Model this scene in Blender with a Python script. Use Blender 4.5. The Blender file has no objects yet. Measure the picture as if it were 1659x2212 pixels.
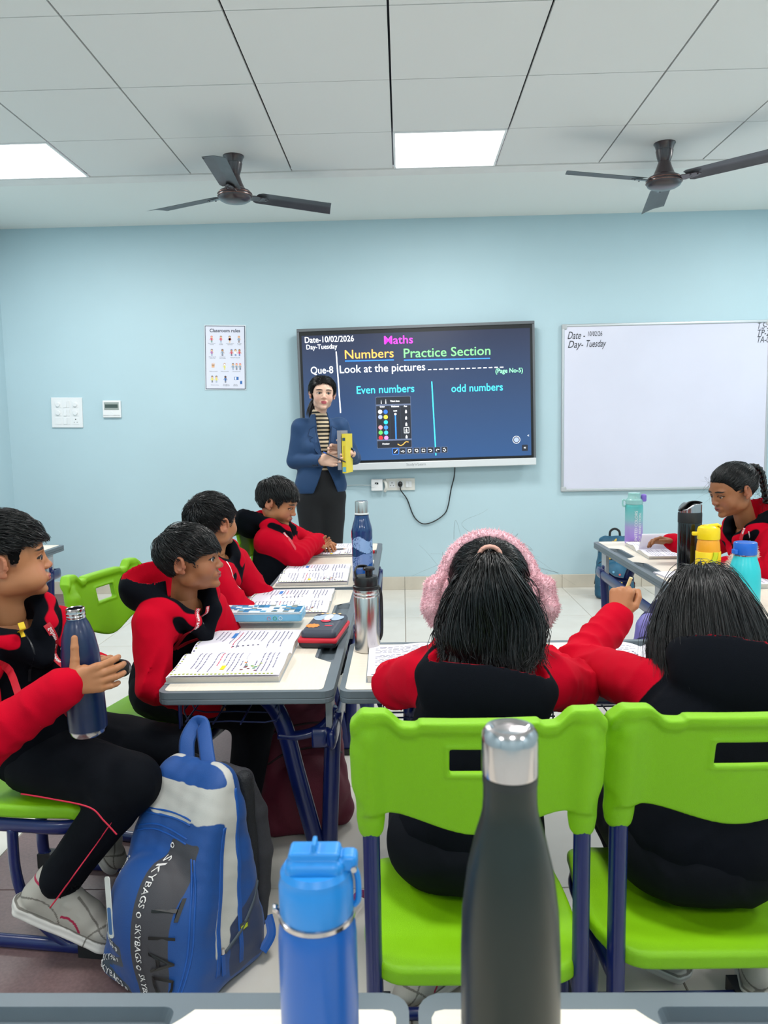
import bpy, bmesh, math, random
import numpy as np
from mathutils import Vector, Matrix, Euler
from mathutils.bvhtree import BVHTree
random.seed(7); rng = np.random.default_rng(7)
SC = bpy.context.scene
COL = SC.collection
PI = math.pi

# ---------------------------------------------------------------- camera, world, lights, exposure
cd = bpy.data.cameras.new('camera'); cam = bpy.data.objects.new('camera', cd); COL.objects.link(cam)
SC.camera = cam
_r = Vector((0.99954518, 0.02343511, -0.01897981)); _u = Vector((0.0163837, 0.10639089, 0.9941894)); _f = Vector((-0.02531822, 0.99404818, -0.10595854))
M = Matrix.Identity(4)
for i in range(3):
    M[i][0] = _r[i]; M[i][1] = _u[i]; M[i][2] = -_f[i]
M.translation = Vector((0, 0, 1.225))
cam.matrix_world = M
cd.sensor_fit = 'HORIZONTAL'; cd.sensor_width = 36.0; cd.lens = 36.0*1672.63/1659.0
cd.clip_start = 0.05; cd.clip_end = 60
cd.dof.use_dof = True; cd.dof.focus_distance = 2.3; cd.dof.aperture_fstop = 13

w = bpy.data.worlds.new('world'); SC.world = w; w.use_nodes = True
w.node_tree.nodes['Background'].inputs[0].default_value = (0.75, 0.85, 1.0, 1)
w.node_tree.nodes['Background'].inputs[1].default_value = 0.35
SC.view_settings.view_transform = 'Standard'; SC.view_settings.look = 'None'
SC.view_settings.exposure = 0.38; SC.view_settings.gamma = 1.0
SC.view_settings.use_curve_mapping = False
PANEL_POWER = 23.0     # W per 600 mm ceiling panel

# ---------------------------------------------------------------- materials
def lin(c):
    if isinstance(c, str):
        c = c.lstrip('#'); c = tuple(int(c[i:i+2], 16)/255 for i in (0, 2, 4))
    return tuple((x/12.92 if x <= .04045 else ((x+.055)/1.055)**2.4) for x in c)
_mats = {}
def MAT(name, col, rough=.5, metal=0., bump=0., bscale=200., var=0., vscale=8., emit=0., spec=.5, coat=0., trans=0., aniso=0., sheen=0., attr=None, detail=3., stretch=None, alpha=None, col2=None):
    if name in _mats: return _mats[name]
    m = bpy.data.materials.new(name); m.use_nodes = True; _mats[name] = m
    nt = m.node_tree; N = nt.nodes; L = nt.links; b = N['Principled BSDF']
    c = lin(col)
    b.inputs['Base Color'].default_value = (*c, 1); b.inputs['Roughness'].default_value = rough
    b.inputs['Metallic'].default_value = metal; b.inputs['Specular IOR Level'].default_value = spec
    b.inputs['Coat Weight'].default_value = coat; b.inputs['Transmission Weight'].default_value = trans
    b.inputs['Anisotropic'].default_value = aniso
    if sheen: b.inputs['Sheen Weight'].default_value = sheen; b.inputs['Sheen Roughness'].default_value = .4
    if alpha is not None: b.inputs['Alpha'].default_value = alpha
    if emit: b.inputs['Emission Color'].default_value = (*c, 1); b.inputs['Emission Strength'].default_value = emit
    tc = N.new('ShaderNodeTexCoord'); vec = tc.outputs['Object']
    if stretch:
        mp = N.new('ShaderNodeMapping'); mp.inputs['Scale'].default_value = stretch
        L.new(vec, mp.inputs['Vector']); vec = mp.outputs['Vector']
    base = None
    if var or col2:
        n = N.new('ShaderNodeTexNoise'); n.inputs['Scale'].default_value = vscale; n.inputs['Detail'].default_value = detail
        L.new(vec, n.inputs['Vector'])
        mx = N.new('ShaderNodeMix'); mx.data_type = 'RGBA'
        a = c if col2 else tuple(x*(1-var) for x in c)
        d = lin(col2) if col2 else tuple(min(1, x*(1+var)) for x in c)
        mx.inputs[6].default_value = (*a, 1); mx.inputs[7].default_value = (*d, 1)
        cr = N.new('ShaderNodeMapRange'); cr.inputs[1].default_value = .3; cr.inputs[2].default_value = .7
        L.new(n.outputs['Fac'], cr.inputs[0]); L.new(cr.outputs[0], mx.inputs[0])
        L.new(mx.outputs[2], b.inputs['Base Color']); base = mx.outputs[2]
    if attr:
        # attr: list of (attribute name, colour, threshold, softness) painted over the base
        for an, ac, th, sf in attr:
            at = N.new('ShaderNodeAttribute'); at.attribute_name = an
            mr = N.new('ShaderNodeMapRange'); mr.inputs[1].default_value = th-sf; mr.inputs[2].default_value = th+sf
            L.new(at.outputs['Fac'], mr.inputs[0])
            mx = N.new('ShaderNodeMix'); mx.data_type = 'RGBA'
            if base is not None: L.new(base, mx.inputs[6])
            else: mx.inputs[6].default_value = (*c, 1)
            mx.inputs[7].default_value = (*lin(ac), 1)
            L.new(mr.outputs[0], mx.inputs[0]); base = mx.outputs[2]
        L.new(base, b.inputs['Base Color'])
    if bump:
        n2 = N.new('ShaderNodeTexNoise'); n2.inputs['Scale'].default_value = bscale; n2.inputs['Detail'].default_value = 2
        L.new(vec, n2.inputs['Vector'])
        bp = N.new('ShaderNodeBump'); bp.inputs['Strength'].default_value = bump; bp.inputs['Distance'].default_value = .002
        L.new(n2.outputs['Fac'], bp.inputs['Height']); L.new(bp.outputs[0], b.inputs['Normal'])
    return m

# ---------------------------------------------------------------- object helpers
def tag(o, label=None, cat=None, group=None, kind=None):
    if label: o['label'] = label
    if cat: o['category'] = cat
    if group: o['group'] = group
    if kind: o['kind'] = kind
    return o
def empty(name, loc=(0, 0, 0), rz=0, label=None, cat=None, group=None, kind=None):
    o = bpy.data.objects.new(name, None); COL.objects.link(o); o.location = loc; o.rotation_euler = (0, 0, rz)
    o.empty_display_size = .05
    return tag(o, label, cat, group, kind)
def mk(name, V, F, mat, parent=None, smooth=False, bevel=0, seg=2, mi=None, attrs=None, loc=None, rot=None, kind=None, label=None, auto=None):
    me = bpy.data.meshes.new(name)
    me.from_pydata([tuple(map(float, v)) for v in V] if not isinstance(V, np.ndarray) else V.tolist(), [], F if not isinstance(F, np.ndarray) else F.tolist())
    for m in (mat if isinstance(mat, (list, tuple)) else [mat]): me.materials.append(m)
    if mi is not None: me.polygons.foreach_set('material_index', np.asarray(mi, dtype=np.int32))
    if smooth: me.polygons.foreach_set('use_smooth', [True]*len(me.polygons))
    if attrs:
        for k, a in attrs.items():
            at = me.attributes.new(k, 'FLOAT', 'POINT'); at.data.foreach_set('value', np.asarray(a, dtype=np.float32))
    me.update()
    o = bpy.data.objects.new(name, me); COL.objects.link(o)
    if parent: o.parent = parent
    if loc is not None: o.location = loc
    if rot is not None: o.rotation_euler = rot
    if bevel:
        md = o.modifiers.new('bevel', 'BEVEL'); md.width = bevel; md.segments = seg; md.limit_method = 'ANGLE'; md.angle_limit = .6
    if auto and smooth:
        me.set_sharp_from_angle(angle=auto)
    if kind: o['kind'] = kind
    if label: o['label'] = label
    return o
class G:
    def __init__(s): s.v = []; s.f = []; s.mi = []
    def add(s, V, F, m=0, T=None):
        n = len(s.v)
        for p in V:
            p = Vector(p)
            if T is not None: p = T @ p
            s.v.append(tuple(p))
        for q in F: s.f.append(tuple(i+n for i in q)); s.mi.append(m)
        return s
    def box(s, c, d, m=0, rz=0, rx=0, ry=0, T=None):
        x, y, z = d[0]/2, d[1]/2, d[2]/2
        V = [(a, b, e) for a in (-x, x) for b in (-y, y) for e in (-z, z)]
        F = [(0, 1, 3, 2), (4, 6, 7, 5), (0, 4, 5, 1), (2, 3, 7, 6), (0, 2, 6, 4), (1, 5, 7, 3)]
        Tm = Matrix.Translation(c) @ Euler((rx, ry, rz)).to_matrix().to_4x4()
        if T is not None: Tm = T @ Tm
        return s.add(V, F, m, Tm)
    def lathe(s, prof, n=32, m=0, T=None, cap=True, sx=1, sy=1):
        V = []; F = []
        for r, z in prof:
            for k in range(n):
                a = 2*PI*k/n; V.append((r*math.cos(a)*sx, r*math.sin(a)*sy, z))
        for i in range(len(prof)-1):
            for k in range(n):
                k2 = (k+1) % n; F.append((i*n+k, i*n+k2, (i+1)*n+k2, (i+1)*n+k))
        if cap:
            F.append(tuple(range(n))[::-1]); F.append(tuple((len(prof)-1)*n+k for k in range(n)))
        return s.add(V, F, m, T)
    def tube(s, pts, r, n=8, m=0, T=None, cap=True, flat=None, closed=False, up=None):
        # flat=(a,b): elliptic section half sizes, b along 'up'
        P = [Vector(p) for p in pts]; L = len(P); V = []; F = []
        prev = None
        for i, p in enumerate(P):
            if closed: t = (P[(i+1) % L]-P[i-1])
            else: t = (P[min(i+1, L-1)]-P[max(i-1, 0)])
            t.normalize()
            if prev is None:
                a = Vector(up) if up else (Vector((0, 0, 1)) if abs(t.z) < .9 else Vector((1, 0, 0)))
            else: a = Vector(up) if up and abs(Vector(up).dot(t)) < .95 else prev
            a = (a-t*a.dot(t)).normalized(); prev = a; b = t.cross(a)
            rr = r[i] if isinstance(r, (list, tuple, np.ndarray)) else r
            for k in range(n):
                q = 2*PI*k/n
                if flat: V.append(p+b*(flat[0]*math.cos(q))+a*(flat[1]*math.sin(q)))
                else: V.append(p+b*(rr*math.cos(q))+a*(rr*math.sin(q)))
        for i in range(L if closed else L-1):
            j = (i+1) % L
            for k in range(n):
                k2 = (k+1) % n; F.append((i*n+k, i*n+k2, j*n+k2, j*n+k))
        if cap and not closed:
            F.append(tuple(range(n))[::-1]); F.append(tuple((L-1)*n+k for k in range(n)))
        return s.add(V, F, m, T)
    def prism(s, pts, z0, z1, m=0, T=None):
        n = len(pts); V = [(x, y, z0) for x, y in pts]+[(x, y, z1) for x, y in pts]
        F = [tuple(range(n))[::-1], tuple(range(n, 2*n))]+[(i, (i+1) % n, n+(i+1) % n, n+i) for i in range(n)]
        return s.add(V, F, m, T)
    def grid(s, fn, nu, nv, m=0, T=None):
        V = [fn(i/nu, j/nv) for j in range(nv+1) for i in range(nu+1)]
        F = [(j*(nu+1)+i, j*(nu+1)+i+1, (j+1)*(nu+1)+i+1, (j+1)*(nu+1)+i) for j in range(nv) for i in range(nu)]
        return s.add(V, F, m, T)
    def obj(s, name, mat, parent=None, **k):
        multi = isinstance(mat, (list, tuple))
        return mk(name, s.v, s.f, mat, parent, mi=s.mi if multi else None, **k)
def bez(pts, n=8, closed=False):
    # Catmull-Rom through the points
    P = [Vector(p) for p in pts]; out = []; L = len(P)
    for i in range(L if closed else L-1):
        if closed: a, b, c, d = P[i-1], P[i], P[(i+1) % L], P[(i+2) % L]
        else: a, b, c, d = P[max(i-1, 0)], P[i], P[i+1], P[min(i+2, L-1)]
        for k in range(n):
            t = k/n
            out.append(.5*((2*b)+(c-a)*t+(2*a-5*b+4*c-d)*t*t+(3*b-a-3*c+d)*t**3))
    if not closed: out.append(P[-1])
    return out
def rrect(w, h, r, n=5, cx=0, cy=0):
    o = []
    for sx, sy, a0 in ((1, 1, 0), (-1, 1, PI/2), (-1, -1, PI), (1, -1, 1.5*PI)):
        for k in range(n+1):
            a = a0+PI/2*k/n; o.append((cx+sx*(w/2-r)+r*math.cos(a), cy+sy*(h/2-r)+r*math.sin(a)))
    return o
def text_mesh(s, size, shear=0, extrude=0, offset=0, align='CENTER', res=3, spacing=1.0):
    cu = bpy.data.curves.new('t', 'FONT'); cu.body = s; cu.size = size; cu.shear = shear; cu.extrude = extrude
    cu.offset = offset; cu.align_x = align; cu.align_y = 'CENTER'; cu.resolution_u = res; cu.space_character = spacing
    o = bpy.data.objects.new('t', cu); COL.objects.link(o)
    me = bpy.data.meshes.new_from_object(o)
    V = [v.co.copy() for v in me.vertices]; F = [tuple(q.vertices) for q in me.polygons]
    bpy.data.objects.remove(o); bpy.data.curves.remove(cu); bpy.data.meshes.remove(me)
    return V, F
def addtext(g, s, size, T, m=0, **k):
    V, F = text_mesh(s, size, **k); g.add(V, F, m, T)
def WT(x, y, z, tilt=0):     # text frame on the back wall: x right, z up, facing the room
    return Matrix.Translation((x, y, z)) @ Euler((PI/2, 0, 0)).to_matrix().to_4x4() @ Matrix.Rotation(tilt, 4, 'Z')

# ---------------------------------------------------------------- the room
XL, XR, YB, YF, ZC = -2.99, 3.35, -2.6, 5.86, 2.752
m_wall = MAT('wall_paint', '#b3cdd6', .62, bump=.08, bscale=60, var=.025, vscale=1.3)
m_ceil = MAT('ceiling_tile_white', '#e8e8e6', .85, bump=.05, bscale=300)
m_gap = MAT('ceiling_gap_dark', '#1d2430', .8)
m_soff = MAT('soffit_paint', '#eef0ec', .7, bump=.04, bscale=40)
m_strip = MAT('gypsum_strip', '#ebe9e6', .7, var=.03, vscale=9)
m_tile = MAT('floor_tile_cream', '#d3cec5', .22, var=.04, vscale=5, bump=.02, bscale=15, col2='#dad6ce')
m_tileb = MAT('floor_tile_brown', '#6d5757', .4, var=.15, vscale=120, bump=.05, bscale=300)
m_grout = MAT('floor_grout', '#8a857c', .8)
m_bb = MAT('skirting_tile', '#c9c1b2', .35, var=.06, vscale=7)
m_lit = MAT('panel_diffuser', '#ffffff', .4, emit=3.2)
def wall(name, V, m=m_wall): return tag(mk(name, V, [(0, 1, 2, 3)], m), kind='structure')
wall('wall_back', [(XL, YF, 0), (XR, YF, 0), (XR, YF, ZC+.05), (XL, YF, ZC+.05)])
wall('wall_left', [(XL, YB, 0), (XL, YF, 0), (XL, YF, ZC+.05), (XL, YB, ZC+.05)])
wall('wall_right', [(XR, YF, 0), (XR, YB, 0), (XR, YB, ZC+.05), (XR, YF, ZC+.05)])
wall('wall_rear', [(XR, YB, 0), (XL, YB, 0), (XL, YB, ZC+.05), (XR, YB, ZC+.05)])
# the floor: 600 mm tiles over a grout bed, two brown bands running towards the screen wall
fl = G(); fl.add([(XL, YB, -.004), (XR, YB, -.004), (XR, YF, -.004), (XL, YF, -.004)], [(0, 1, 2, 3)])
floor = tag(fl.obj('floor', m_grout), kind='structure')
tm = {}
def tile_mesh(w, d, m, t=.004, b=.0015):
    key = (round(w, 3), round(d, 3), m.name, t)
    if key not in tm:
        me = bpy.data.meshes.new('tile'); x, y = w/2, d/2
        V = [(-x, -y, -t), (x, -y, -t), (x, y, -t), (-x, y, -t), (-x+b, -y+b, 0), (x-b, -y+b, 0), (x-b, y-b, 0), (-x+b, y-b, 0)]
        me.from_pydata(V, [], [(4, 5, 6, 7), (0, 1, 5, 4), (1, 2, 6, 5), (2, 3, 7, 6), (3, 0, 4, 7)])
        me.materials.append(m); tm[key] = me
    return tm[key]
yj = [YB]+[1.96+.6*k for k in range(-7, 7) if YB+.05 < 1.96+.6*k < YF-.05]+[YF]
xj = [XL]+[.6*k for k in range(-4, 6)]+[XR]
for i in range(len(xj)-1):
    for j in range(len(yj)-1):
        x0, x1, y0, y1 = xj[i], xj[i+1], yj[j], yj[j+1]
        if y1 < .3: continue
        mm = m_tileb if (abs(x0+1.2) < .01 or x1 < -2.3) else m_tile
        me = tile_mesh(x1-x0-.003, y1-y0-.003, mm)
        o = bpy.data.objects.new('tile', me); COL.objects.link(o); o.parent = floor
        o.location = ((x0+x1)/2, (y0+y1)/2, random.uniform(-.0002, 0))
fl2 = G(); fl2.box(((XL+XR)/2, (YB+.16)/2, -.002), (XR-XL, .16-YB, .003)); fl2.obj('tile_field', m_tile, floor, kind='stuff')
# skirting tiles
bb = tag(mk('baseboard_back', [(XL, YF-.002, 0), (XR, YF-.002, 0), (XR, YF-.002, .098), (XL, YF-.002, .098)], [(0, 1, 2, 3)], m_grout), kind='structure')
for i in range(len(xj)-1):
    g = G(); x0, x1 = xj[i]+.001, xj[i+1]-.001
    g.box((0, 0, 0), (x1-x0, .012, .1)); g.obj('tile', m_bb, bb, bevel=.0015, seg=1, loc=((x0+x1)/2, YF-.008, .05))
bl = tag(mk('baseboard_left', [(XL+.002, YB, 0), (XL+.002, YF, 0), (XL+.002, YF, .098), (XL+.002, YB, .098)], [(0, 1, 2, 3)], m_grout), kind='structure')
for j in range(len(yj)-1):
    g = G(); g.box((0, 0, 0), (.012, yj[j+1]-yj[j]-.002, .1)); g.obj('tile', m_bb, bl, bevel=.0015, seg=1, loc=(XL+.008, (yj[j]+yj[j+1])/2, .05))
# ceiling: dark void plane, white panels hung in rows with open joints, painted soffit at the far side
ce = G(); ce.add([(XL, YB, ZC+.02), (XL, 4.75, ZC+.02), (XR, 4.75, ZC+.02), (XR, YB, ZC+.02)], [(0, 1, 2, 3)])
ceil = tag(ce.obj('ceiling', m_gap), kind='structure')
cx = [XL]+[-.028+.6*k for k in range(-4, 6)]+[XR]
cy = [YB]+[2.983+.6*k for k in range(-9, 3)]+[4.745]
LIT = []
for i in range(len(cx)-1):
    for j in range(len(cy)-1):
        x0, x1, y0, y1 = cx[i], cx[i+1], cy[j], cy[j+1]
        if y1-y0 < .05 or x1-x0 < .05: continue
        if (i-1) % 4 == 0 and (len(cy)-2-j) in (0, 5, 10):
            LIT.append((x0, x1, y0, y1)); continue
        g = G(); g.box((0, 0, .006), (x1-x0-.009, y1-y0-.006, .012))
        g.obj('ceiling_panel', m_ceil, ceil, loc=((x0+x1)/2+.001, (y0+y1)/2, ZC+random.uniform(-.0006, .0006)))
for k, (x0, x1, y0, y1) in enumerate(LIT):
    lab = ['square recessed lighting panel at the far left of the ceiling', 'square recessed lighting panel above the interactive display'] if False else None
    nm = ['left', 'middle', 'right']
    c = (x0+x1)/2
    row = 'far' if y1 > 4 else ('middle' if y1 > 1 else 'rear')
    side = 'left' if c < -1 else ('centre' if c < 1.2 else 'right')
    t = empty('ceiling_light', (c, (y0+y1)/2, ZC), 0, f'white square ceiling light panel, {row} row, {side} of the ceiling', 'ceiling light', 'recessed light panels')
    if row == 'far' and side == 'left': t['label'] = 'glowing square ceiling panel at far left above the wall switch board'
    if row == 'far' and side == 'centre': t['label'] = 'glowing square ceiling panel between the two ceiling fans'
    w_, d_ = (x1-x0)/2-.004, (y1-y0)/2-.004
    g = G()
    for s in (-1, 1):
        g.box((s*(w_-.006), 0, -.001), (.012, 2*d_, .008)); g.box((0, s*(d_-.006), -.001), (2*w_-.024, .012, .008))
    g.obj('frame', MAT('panel_frame', '#f2f2f2', .4), t)
    mk('diffuser', [(-w_+.012, -d_+.012, .001), (-w_+.012, d_-.012, .001), (w_-.012, d_-.012, .001), (w_-.012, -d_+.012, .001)], [(0, 1, 2, 3)], m_lit, t)
    ld = bpy.data.lights.new('panel_lamp', 'AREA'); ld.shape = 'RECTANGLE'; ld.size = 2*w_-.03; ld.size_y = 2*d_-.03
    ld.energy = PANEL_POWER; ld.color = (1.0, .985, .96)
    lo = bpy.data.objects.new('panel_lamp', ld); COL.objects.link(lo); lo.parent = t; lo.location = (0, 0, -.006)
g = G(); g.box(((XL+XR)/2, 4.745+.06, ZC+.004), (XR-XL, .115, .02)); tag(g.obj('trim_1', m_strip), kind='structure')
g = G(); g.box(((XL+XR)/2, (4.868+YF)/2, ZC+.012), (XR-XL, YF-4.868, .02)); tag(g.obj('trim_2', m_soff), kind='structure')
g = G(); g.box(((XL+XR)/2, 4.866, ZC+.002), (XR-XL, .004, .012)); tag(g.obj('trim_3', m_strip), kind='structure')
# ---------------------------------------------------------------- fans
m_fan = MAT('fan_brown_enamel', '#3a2f33', .28, coat=.4)
m_blade = MAT('fan_blade_grey', '#4a474a', .38, metal=.3, var=.15, vscale=12)
m_ring = MAT('fan_ring_copper', '#8d6d66', .22, metal=.9)
def fan(x, y, az, drop, tiltx, label):
    t = empty('ceiling_fan', (x, y, ZC), 0, label, 'ceiling fan', 'ceiling fans')
    g = G(); g.lathe([(.012, -.125), (.030, -.105), (.040, -.075), (.046, -.045), (.047, -.04), (.044, -.038), (.052, -.012), (.058, -.004), (.058, .0)], 40)
    g.obj('canopy', m_fan, t, smooth=True, auto=.6)
    g = G(); g.tube([(0, 0, -.1), (0, 0, -drop+.06)], .011, 14); g.obj('down_rod', m_fan, t, smooth=True)
    g = G(); g.lathe([(.013, -drop+.135), (.028, -drop+.12), (.042, -drop+.075), (.052, -drop+.052), (.056, -drop+.042), (.060, -drop+.04), (.066, -drop+.032), (.070, -drop+.028)], 40)
    g.obj('lower_cup', m_fan, t, smooth=True, auto=.7)
    g = G(); g.lathe([(.05, .03), (.084, .026), (.092, .016), (.094, .004), (.092, -.010), (.086, -.020), (.07, -.029), (.045, -.036), (.02, -.039), (.001, -.04)], 56)
    h = g.obj('motor_housing', m_fan, t, smooth=True, auto=.6, loc=(0, 0, -drop))
    g = G()
    for zz, rr in ((.012, .0945), (-.002, .0955)): g.tube([(rr*math.cos(a), rr*math.sin(a), zz) for a in np.linspace(0, 2*PI, 49)[:-1]], .0022, 6, closed=True)
    g.obj('trim_ring', m_ring, h, smooth=True)
    for k in range(3):
        a = az+k*2*PI/3; R_ = Matrix.Translation((0, 0, -drop+.008)) @ Matrix.Rotation(a, 4, 'Z')
        g = G()   # blade: a pressed sheet, 0.085 to 0.60 m, pitched
        def bl(u, v, z0=0.):
            xx = .125+.475*u; wd = (.058+.006*u) if u > .04 else .046+.012*u/.04
            sk = (.02 if u > .93 else 0)
            yy = (v-.5)*2*wd; camber = .006*(1-(2*v-1)**2)
            return (xx+(sk*(v-.5)*2*1.4 if sk else 0), yy, camber-math.sin(math.radians(11))*yy+z0+.002*math.exp(-((v-.5)/.12)**2)*(u > .1))
        g.grid(lambda u, v: bl(u, v), 24, 10); n = len(g.v)
        g.grid(lambda u, v: bl(u, v, -.0016), 24, 10)
        b = mk('blade', [tuple(R_ @ Vector(p)) for p in g.v], [tuple(reversed(q)) if max(q) >= n else q for q in g.f], m_blade, t, smooth=True)
        g = G(); g.prism([(.075, -.02), (.11, -.028), (.18, -.02), (.205, 0), (.18, .02), (.11, .028), (.075, .02)], -.007, -.003, T=R_ @ Matrix.Rotation(-math.radians(11), 4, 'X'))
        for px, py in ((.15, -.013), (.15, .013), (.185, 0)): g.lathe([(.005, -.008), (.004, -.011)], 10, T=R_ @ Matrix.Translation((px, py, 0)))
        g.obj('blade_bracket', m_fan, b)
    return t
fan(-.913, 4.47, math.radians(32.5), .215, 0, 'dark brown ceiling fan on the left, one blade pointing at the viewer')
fan(1.46, 4.46, math.radians(-42), .205, 0, 'dark brown ceiling fan on the right, one blade pointing at the wall')

# ---------------------------------------------------------------- interactive display
TX, TY, TZ, TA = .112, 5.765, 1.456, math.radians(.75)
disp = empty('interactive_display', (TX, YF, TZ), 0, 'wide wall mounted touch display showing a dark maths lesson screen', 'display')
def D(x, y, z): return Matrix.Translation((0, TY-YF, 0)) @ Matrix.Rotation(-TA, 4, 'Y') @ Matrix.Translation((x, y, z))
m_bez = MAT('display_bezel_grey', '#6c6f73', .35, metal=.6); m_blk = MAT('black_plastic', '#0c0d10', .35); m_wht = MAT('white_plastic', '#e8e9ea', .35)
DW, DH = 1.735, 1.045
g = G(); g.box((0, .045, .02), (DW-.02, .09, DH-.06), T=D(0, 0, 0)); g.obj('back_shell', m_blk, disp, bevel=.004)
g = G()
g.box((0, .012, DH/2-.011), (DW, .04, .022), T=D(0, 0, 0))
for s in (-1, 1): g.box((s*(DW/2-.009), .012, .013), (.018, .04, DH-.07), T=D(0, 0, 0))
g.obj('frame', m_bez, disp, bevel=.003)
g = G(); g.box((0, .010, -DH/2+.026), (DW, .046, .052), T=D(0, 0, 0)); g.obj('lower_bar', MAT('display_bar', '#dcdfe1', .35, metal=.2), disp, bevel=.004)
g = G(); addtext(g, "Study'n'Learn", .027, D(-.02, -.0135, -DH/2+.03) @ Euler((PI/2, 0, 0)).to_matrix().to_4x4(), extrude=.0002)
g.obj('logo_text', MAT('logo_grey', '#8a9096', .5), disp)
SW, SH = 1.694, .945
def scr_mat():
    m = bpy.data.materials.new('screen_glow'); m.use_nodes = True; N = m.node_tree.nodes; L = m.node_tree.links; b = N['Principled BSDF']
    tc = N.new('ShaderNodeTexCoord'); sp = N.new('ShaderNodeSeparateXYZ'); L.new(tc.outputs['Object'], sp.inputs[0])
    cr = N.new('ShaderNodeValToRGB'); e = cr.color_ramp.elements
    e[0].position = 0; e[0].color = (*lin('#3a66a0'), 1); e[1].position = 1; e[1].color = (*lin('#2a3150'), 1)
    x = cr.color_ramp.elements.new(.35); x.color = (*lin('#37588a'), 1)
    mr = N.new('ShaderNodeMapRange'); mr.inputs[1].default_value = -.5; mr.inputs[2].default_value = .5
    L.new(sp.outputs['Z'], mr.inputs[0]); L.new(mr.outputs[0], cr.inputs[0])
    L.new(cr.outputs[0], b.inputs['Emission Color']); b.inputs['Emission Strength'].default_value = .72
    b.inputs['Base Color'].default_value = (.004, .004, .006, 1); b.inputs['Roughness'].default_value = .28
    return m
g = G(); z0 = -DH/2+.052+SH/2+.006
g.box((0, -.002, z0), (SW+.004, .012, SH+.014), T=D(0, 0, 0)); g.obj('screen_border', m_blk, disp)
g = G(); g.box((0, -.009, z0+.002), (SW-.03, .003, SH-.022), T=D(0, 0, 0)); screen = g.obj('screen', scr_mat(), disp)
def em(name, c, k=1.0): return MAT('glow_'+name, c, .5, emit=k)
# screen writing; u 0..1 across, v 0..1 down the lit area
def S(u, v, dy=-.0112): return D((u-.5)*(SW-.03), dy, z0+.002+(.5-v)*(SH-.022)) @ Euler((PI/2, 0, 0)).to_matrix().to_4x4()
def stext(name, lines, mat, dy=-.0112, off=0):
    for s, u, v, size, al, x1 in lines:
        V, F = text_mesh(s, size, align=al, offset=off); w1 = max(p[0] for p in V)
        if x1: k = (px(x1, 800)[0]-u)*(SW-.03)/w1; V = [(p[0]*k, p[1], p[2]) for p in V]
        g = G(); g.add(V, F, 0, S(u, v, dy)); o = g.obj(name, mat, screen, kind='stuff' if ' ' in s else None)
def px(x, y):   # photograph-measured places on the lit screen, as fractions of it
    return ((x-(650+.006*(y-723)))/(1148-650), (y-(722-(x-650)*.040))/(992-702.))
def T_(s, x, y, x1, size): return (s, *px(x, y), size, 'LEFT', x1)
w_ = em('white', '#f2f4f8', .95)
stext('screen_text', [T_('Date-10/02/2026', 656, 732, 765, .0615), T_('Day-Tuesday', 659, 748, 728, .049), T_('Que-8', 667, 801, 717, .074), T_('Look at the pictures', 730, 798.5, 919, .080)], w_, off=.0001)
stext('screen_text', [T_('Maths', 829, 732, 894, .084)], em('magenta', '#e23be6', 1.0), off=.0004)
stext('screen_text', [T_('Numbers', 742, 765, 851, .092)], em('orange', '#f5b04d', .95), off=.0002)
stext('screen_text', [T_('Practice Section', 871, 761.5, 1062, .094)], em('green', '#79e07f', .95), off=.0002)
stext('screen_text', [T_('(Page No-5)', 1072, 800, 1132, .046)], em('mint', '#8df0b0', .95), off=.0004)
stext('screen_text', [T_('Even numbers', 766, 845.5, 894, .080), T_('odd numbers', 975, 840.5, 1088, .079)], em('cyan', '#3fd0ea', .95), off=.0004)
def sline(name, a, b, wd, mat, dy=-.0112, g=None):
    own = g is None
    if own: g = G()
    u0, v0 = px(*a); u1, v1 = px(*b); p0 = S(u0, v0, dy) @ Vector((0, 0, 0)); p1 = S(u1, v1, dy) @ Vector((0, 0, 0))
    d = (p1-p0).normalized(); n = Vector((0, 1, 0)).cross(d)*wd/2
    g.add([p0-n, p1-n, p1+n, p0+n], [(0, 3, 2, 1)])
    if own: return g.obj(name, mat, screen)
sline('screen_line', (725, 757), (730.5, 897), .008, w_)
sline('screen_line', (933, 824), (939, 994), .008, em('cyan', '#3fd0ea'))
sline('underline', (744, 778.5), (851, 775.5), .008, em('blue', '#2f7be8')); sline('underline', (873, 776), (1061, 771), .008, em('blue', '#2f7be8'))
g = G()
for k in range(14): sline('', (925+k*12.1, 797.3-k*.48), (932.5+k*12.1, 797-k*.48), .006, None, g=g)
g.obj('dashed_line', w_, screen, kind='stuff')
# pen palette panel
def rect(g, x0, y0, x1, y1, dy, m=0, r=0):
    u0, v0 = px(x0, y0); u1, v1 = px(x1, y1); c = S((u0+u1)/2, (v0+v1)/2, dy)
    W_, H_ = (u1-u0)*(SW-.03), (v1-v0)*(SH-.022)
    if r: pts = rrect(W_, H_, r, 3); g.add([(x, y, 0) for x, y in pts], [tuple(range(len(pts)))], m, c)
    else: g.add([(-W_/2, -H_/2, 0), (W_/2, -H_/2, 0), (W_/2, H_/2, 0), (-W_/2, H_/2, 0)], [(0, 1, 2, 3)], m, c)
def disc(g, x, y, r, dy, m=0):
    c = S(*px(x, y), dy); g.add([(r*math.cos(a), r*math.sin(a), 0) for a in np.linspace(0, 2*PI, 17)[:-1]], [tuple(range(16))], m, c)
pm = [em('panel_dark', '#1a1e28', .7), em('panel_line', '#566078', .7), w_] + [em('dot%d' % i, c, .9) for i, c in enumerate(['#d8d8dc', '#2a62c8', '#8f9ccc', '#e0c63a', '#10181c', '#28b0c0', '#e08890', '#3a7bd0', '#5ac05a', '#38a8c8', '#cf2a30', '#d080d0'])] + [em('selected', '#2f7be8'), em('orange2', '#f5b04d')]
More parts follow.
